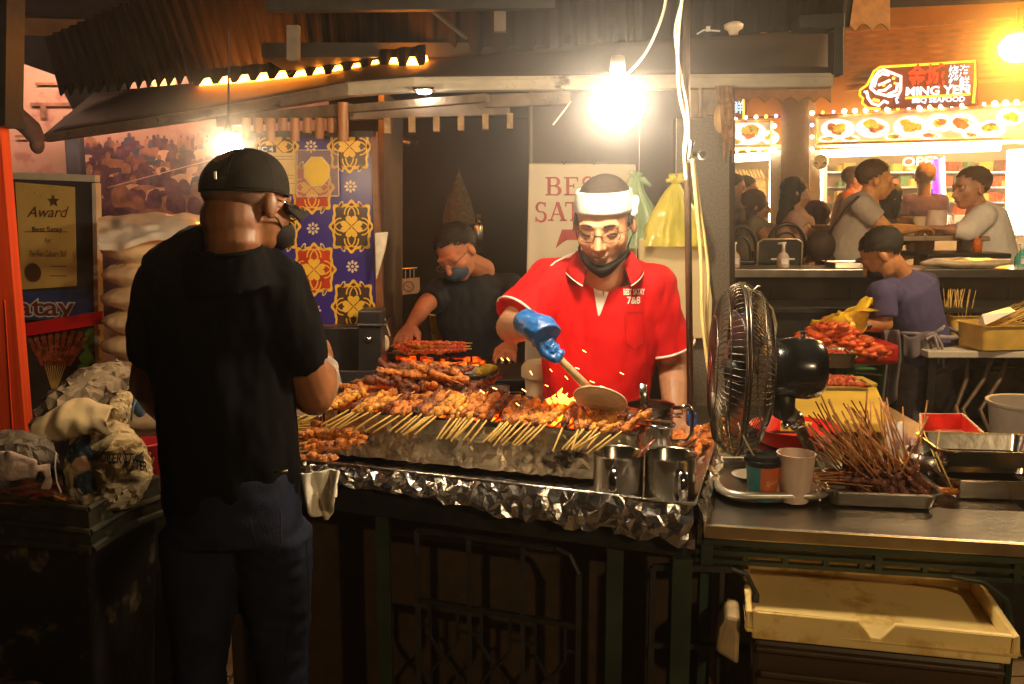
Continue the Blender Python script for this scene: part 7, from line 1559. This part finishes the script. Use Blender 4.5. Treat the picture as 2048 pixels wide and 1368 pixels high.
g = MB(); g.tube([P(-20, 935, 1.93), P(25, 932, 1.92), P(70, 938, 1.93)], [(.012, .03), (.016, .035), (.008, .02)], 12); g.tube([P(82, 930, 1.95), P(88, 955, 1.94), P(84, 975, 1.94)], [(.012, .005), (.008, .006), (.013, .006)], 10); tag(g.blob('torn_paper', M('pale mauve paper', (.5, .38, .34), .85, var=.3, bump=.6, bscale=60), None, .004, 2, post=crease(.014, 26, 51)), 'pale torn paper edge hanging from the dirty dark bag', 'paper')
g = MB(); g.tube([P(112, 905, 1.99), P(110, 935, 1.98), P(114, 965, 1.98), P(122, 985, 1.98)], .0018, 5); simple('loose_thread', 'loose pale thread hanging in front of the sacks', 'thread', g, WHT)
g = MB(); c = P(292, 955, 2.75); g.lathe(c, [(0, 0), (.045, 0), (.06, .11), (.064, .112), (.064, .118), (.058, .118), (.044, .006), (0, .006)], 30); t = simple('red_bucket', 'small red plastic bucket behind the bin beside the customer', 'bucket', g, M('red bucket', (.4, .015, .02), .35, var=.1), smooth=True)
g = MB(); z__ = c.z; g.box((c.x, 2.78, z__/2), (.3, .3, z__-.004)); simple('dark_crate', 'dark crate holding up the small red bucket', 'box', g, DARK, bevel=.01)
g = MB(); g.tube([P(272, 970, 2.2), P(300, 905, 2.22)], .004, 6); g.tube([P(284, 968, 2.2), P(308, 915, 2.22)], .003, 6); simple('thin_sticks', 'two thin dark sticks leaning out of the bin', 'sticks', g, STK[1])
# ---------- smoky air ----------
g = MB(); g.box((1.0, 6.2, 2.2), (15, 15.5, 6.6))
hz = bpy.data.materials.new('smoky air'); hz.use_nodes = True; nt = hz.node_tree; nt.nodes.remove(nt.nodes['Principled BSDF'])
pv = nt.nodes.new('ShaderNodeVolumePrincipled'); pv.inputs['Density'].default_value = .007; pv.inputs['Color'].default_value = (.9, .85, .8, 1); pv.inputs['Anisotropy'].default_value = .8
nt.links.new(pv.outputs[0], nt.nodes['Material Output'].inputs['Volume'])
if HAZE: tag(g.build('haze', hz), kind='stuff')

# added haze imitating lens glare at lamps, thinning out to nothing at its edge
def glare_haze(name, label, c, r, dens):
    g = MB(); g.ball(c, r, 28, 18); m = bpy.data.materials.new(name+' air'); m.use_nodes = True; nt = m.node_tree; N = nt.nodes; L = nt.links; N.remove(N['Principled BSDF'])
    tc = N.new('ShaderNodeTexCoord'); a = N.new('ShaderNodeVectorMath'); a.operation = 'SUBTRACT'; a.inputs[1].default_value = c; b = N.new('ShaderNodeVectorMath'); b.operation = 'DIVIDE'; b.inputs[1].default_value = r
    gr = N.new('ShaderNodeTexGradient'); gr.gradient_type = 'SPHERICAL'; ml = N.new('ShaderNodeMath'); ml.operation = 'MULTIPLY'; ml.inputs[1].default_value = dens
    L.new(tc.outputs['Object'], a.inputs[0]); L.new(a.outputs[0], b.inputs[0]); L.new(b.outputs[0], gr.inputs[0]); L.new(gr.outputs['Fac'], ml.inputs[0])
    pv = N.new('ShaderNodeVolumePrincipled'); pv.inputs['Color'].default_value = (.9, .92, 1, 1); pv.inputs['Anisotropy'].default_value = .5
    L.new(ml.outputs[0], pv.inputs['Density']); L.new(pv.outputs[0], N['Material Output'].inputs['Volume']); tag(g.build(name, m), label, 'glare_haze', kind='stuff')
glare_haze('glare_haze', 'thin added haze imitating glare around the large hanging bulb', P(1235, 215, 2.0), (.56, .40, .45), .17)
glare_haze('glare_haze', 'thin added haze imitating glare around the small bulb above the cap', P(457, 290, 2.32), (.26, .22, .22), .7)
glare_haze('glare_haze', 'warm added haze imitating glare around the yellow floodlight at the top right', P(2036, 96, 7.9), (.75, .5, .6), .35)
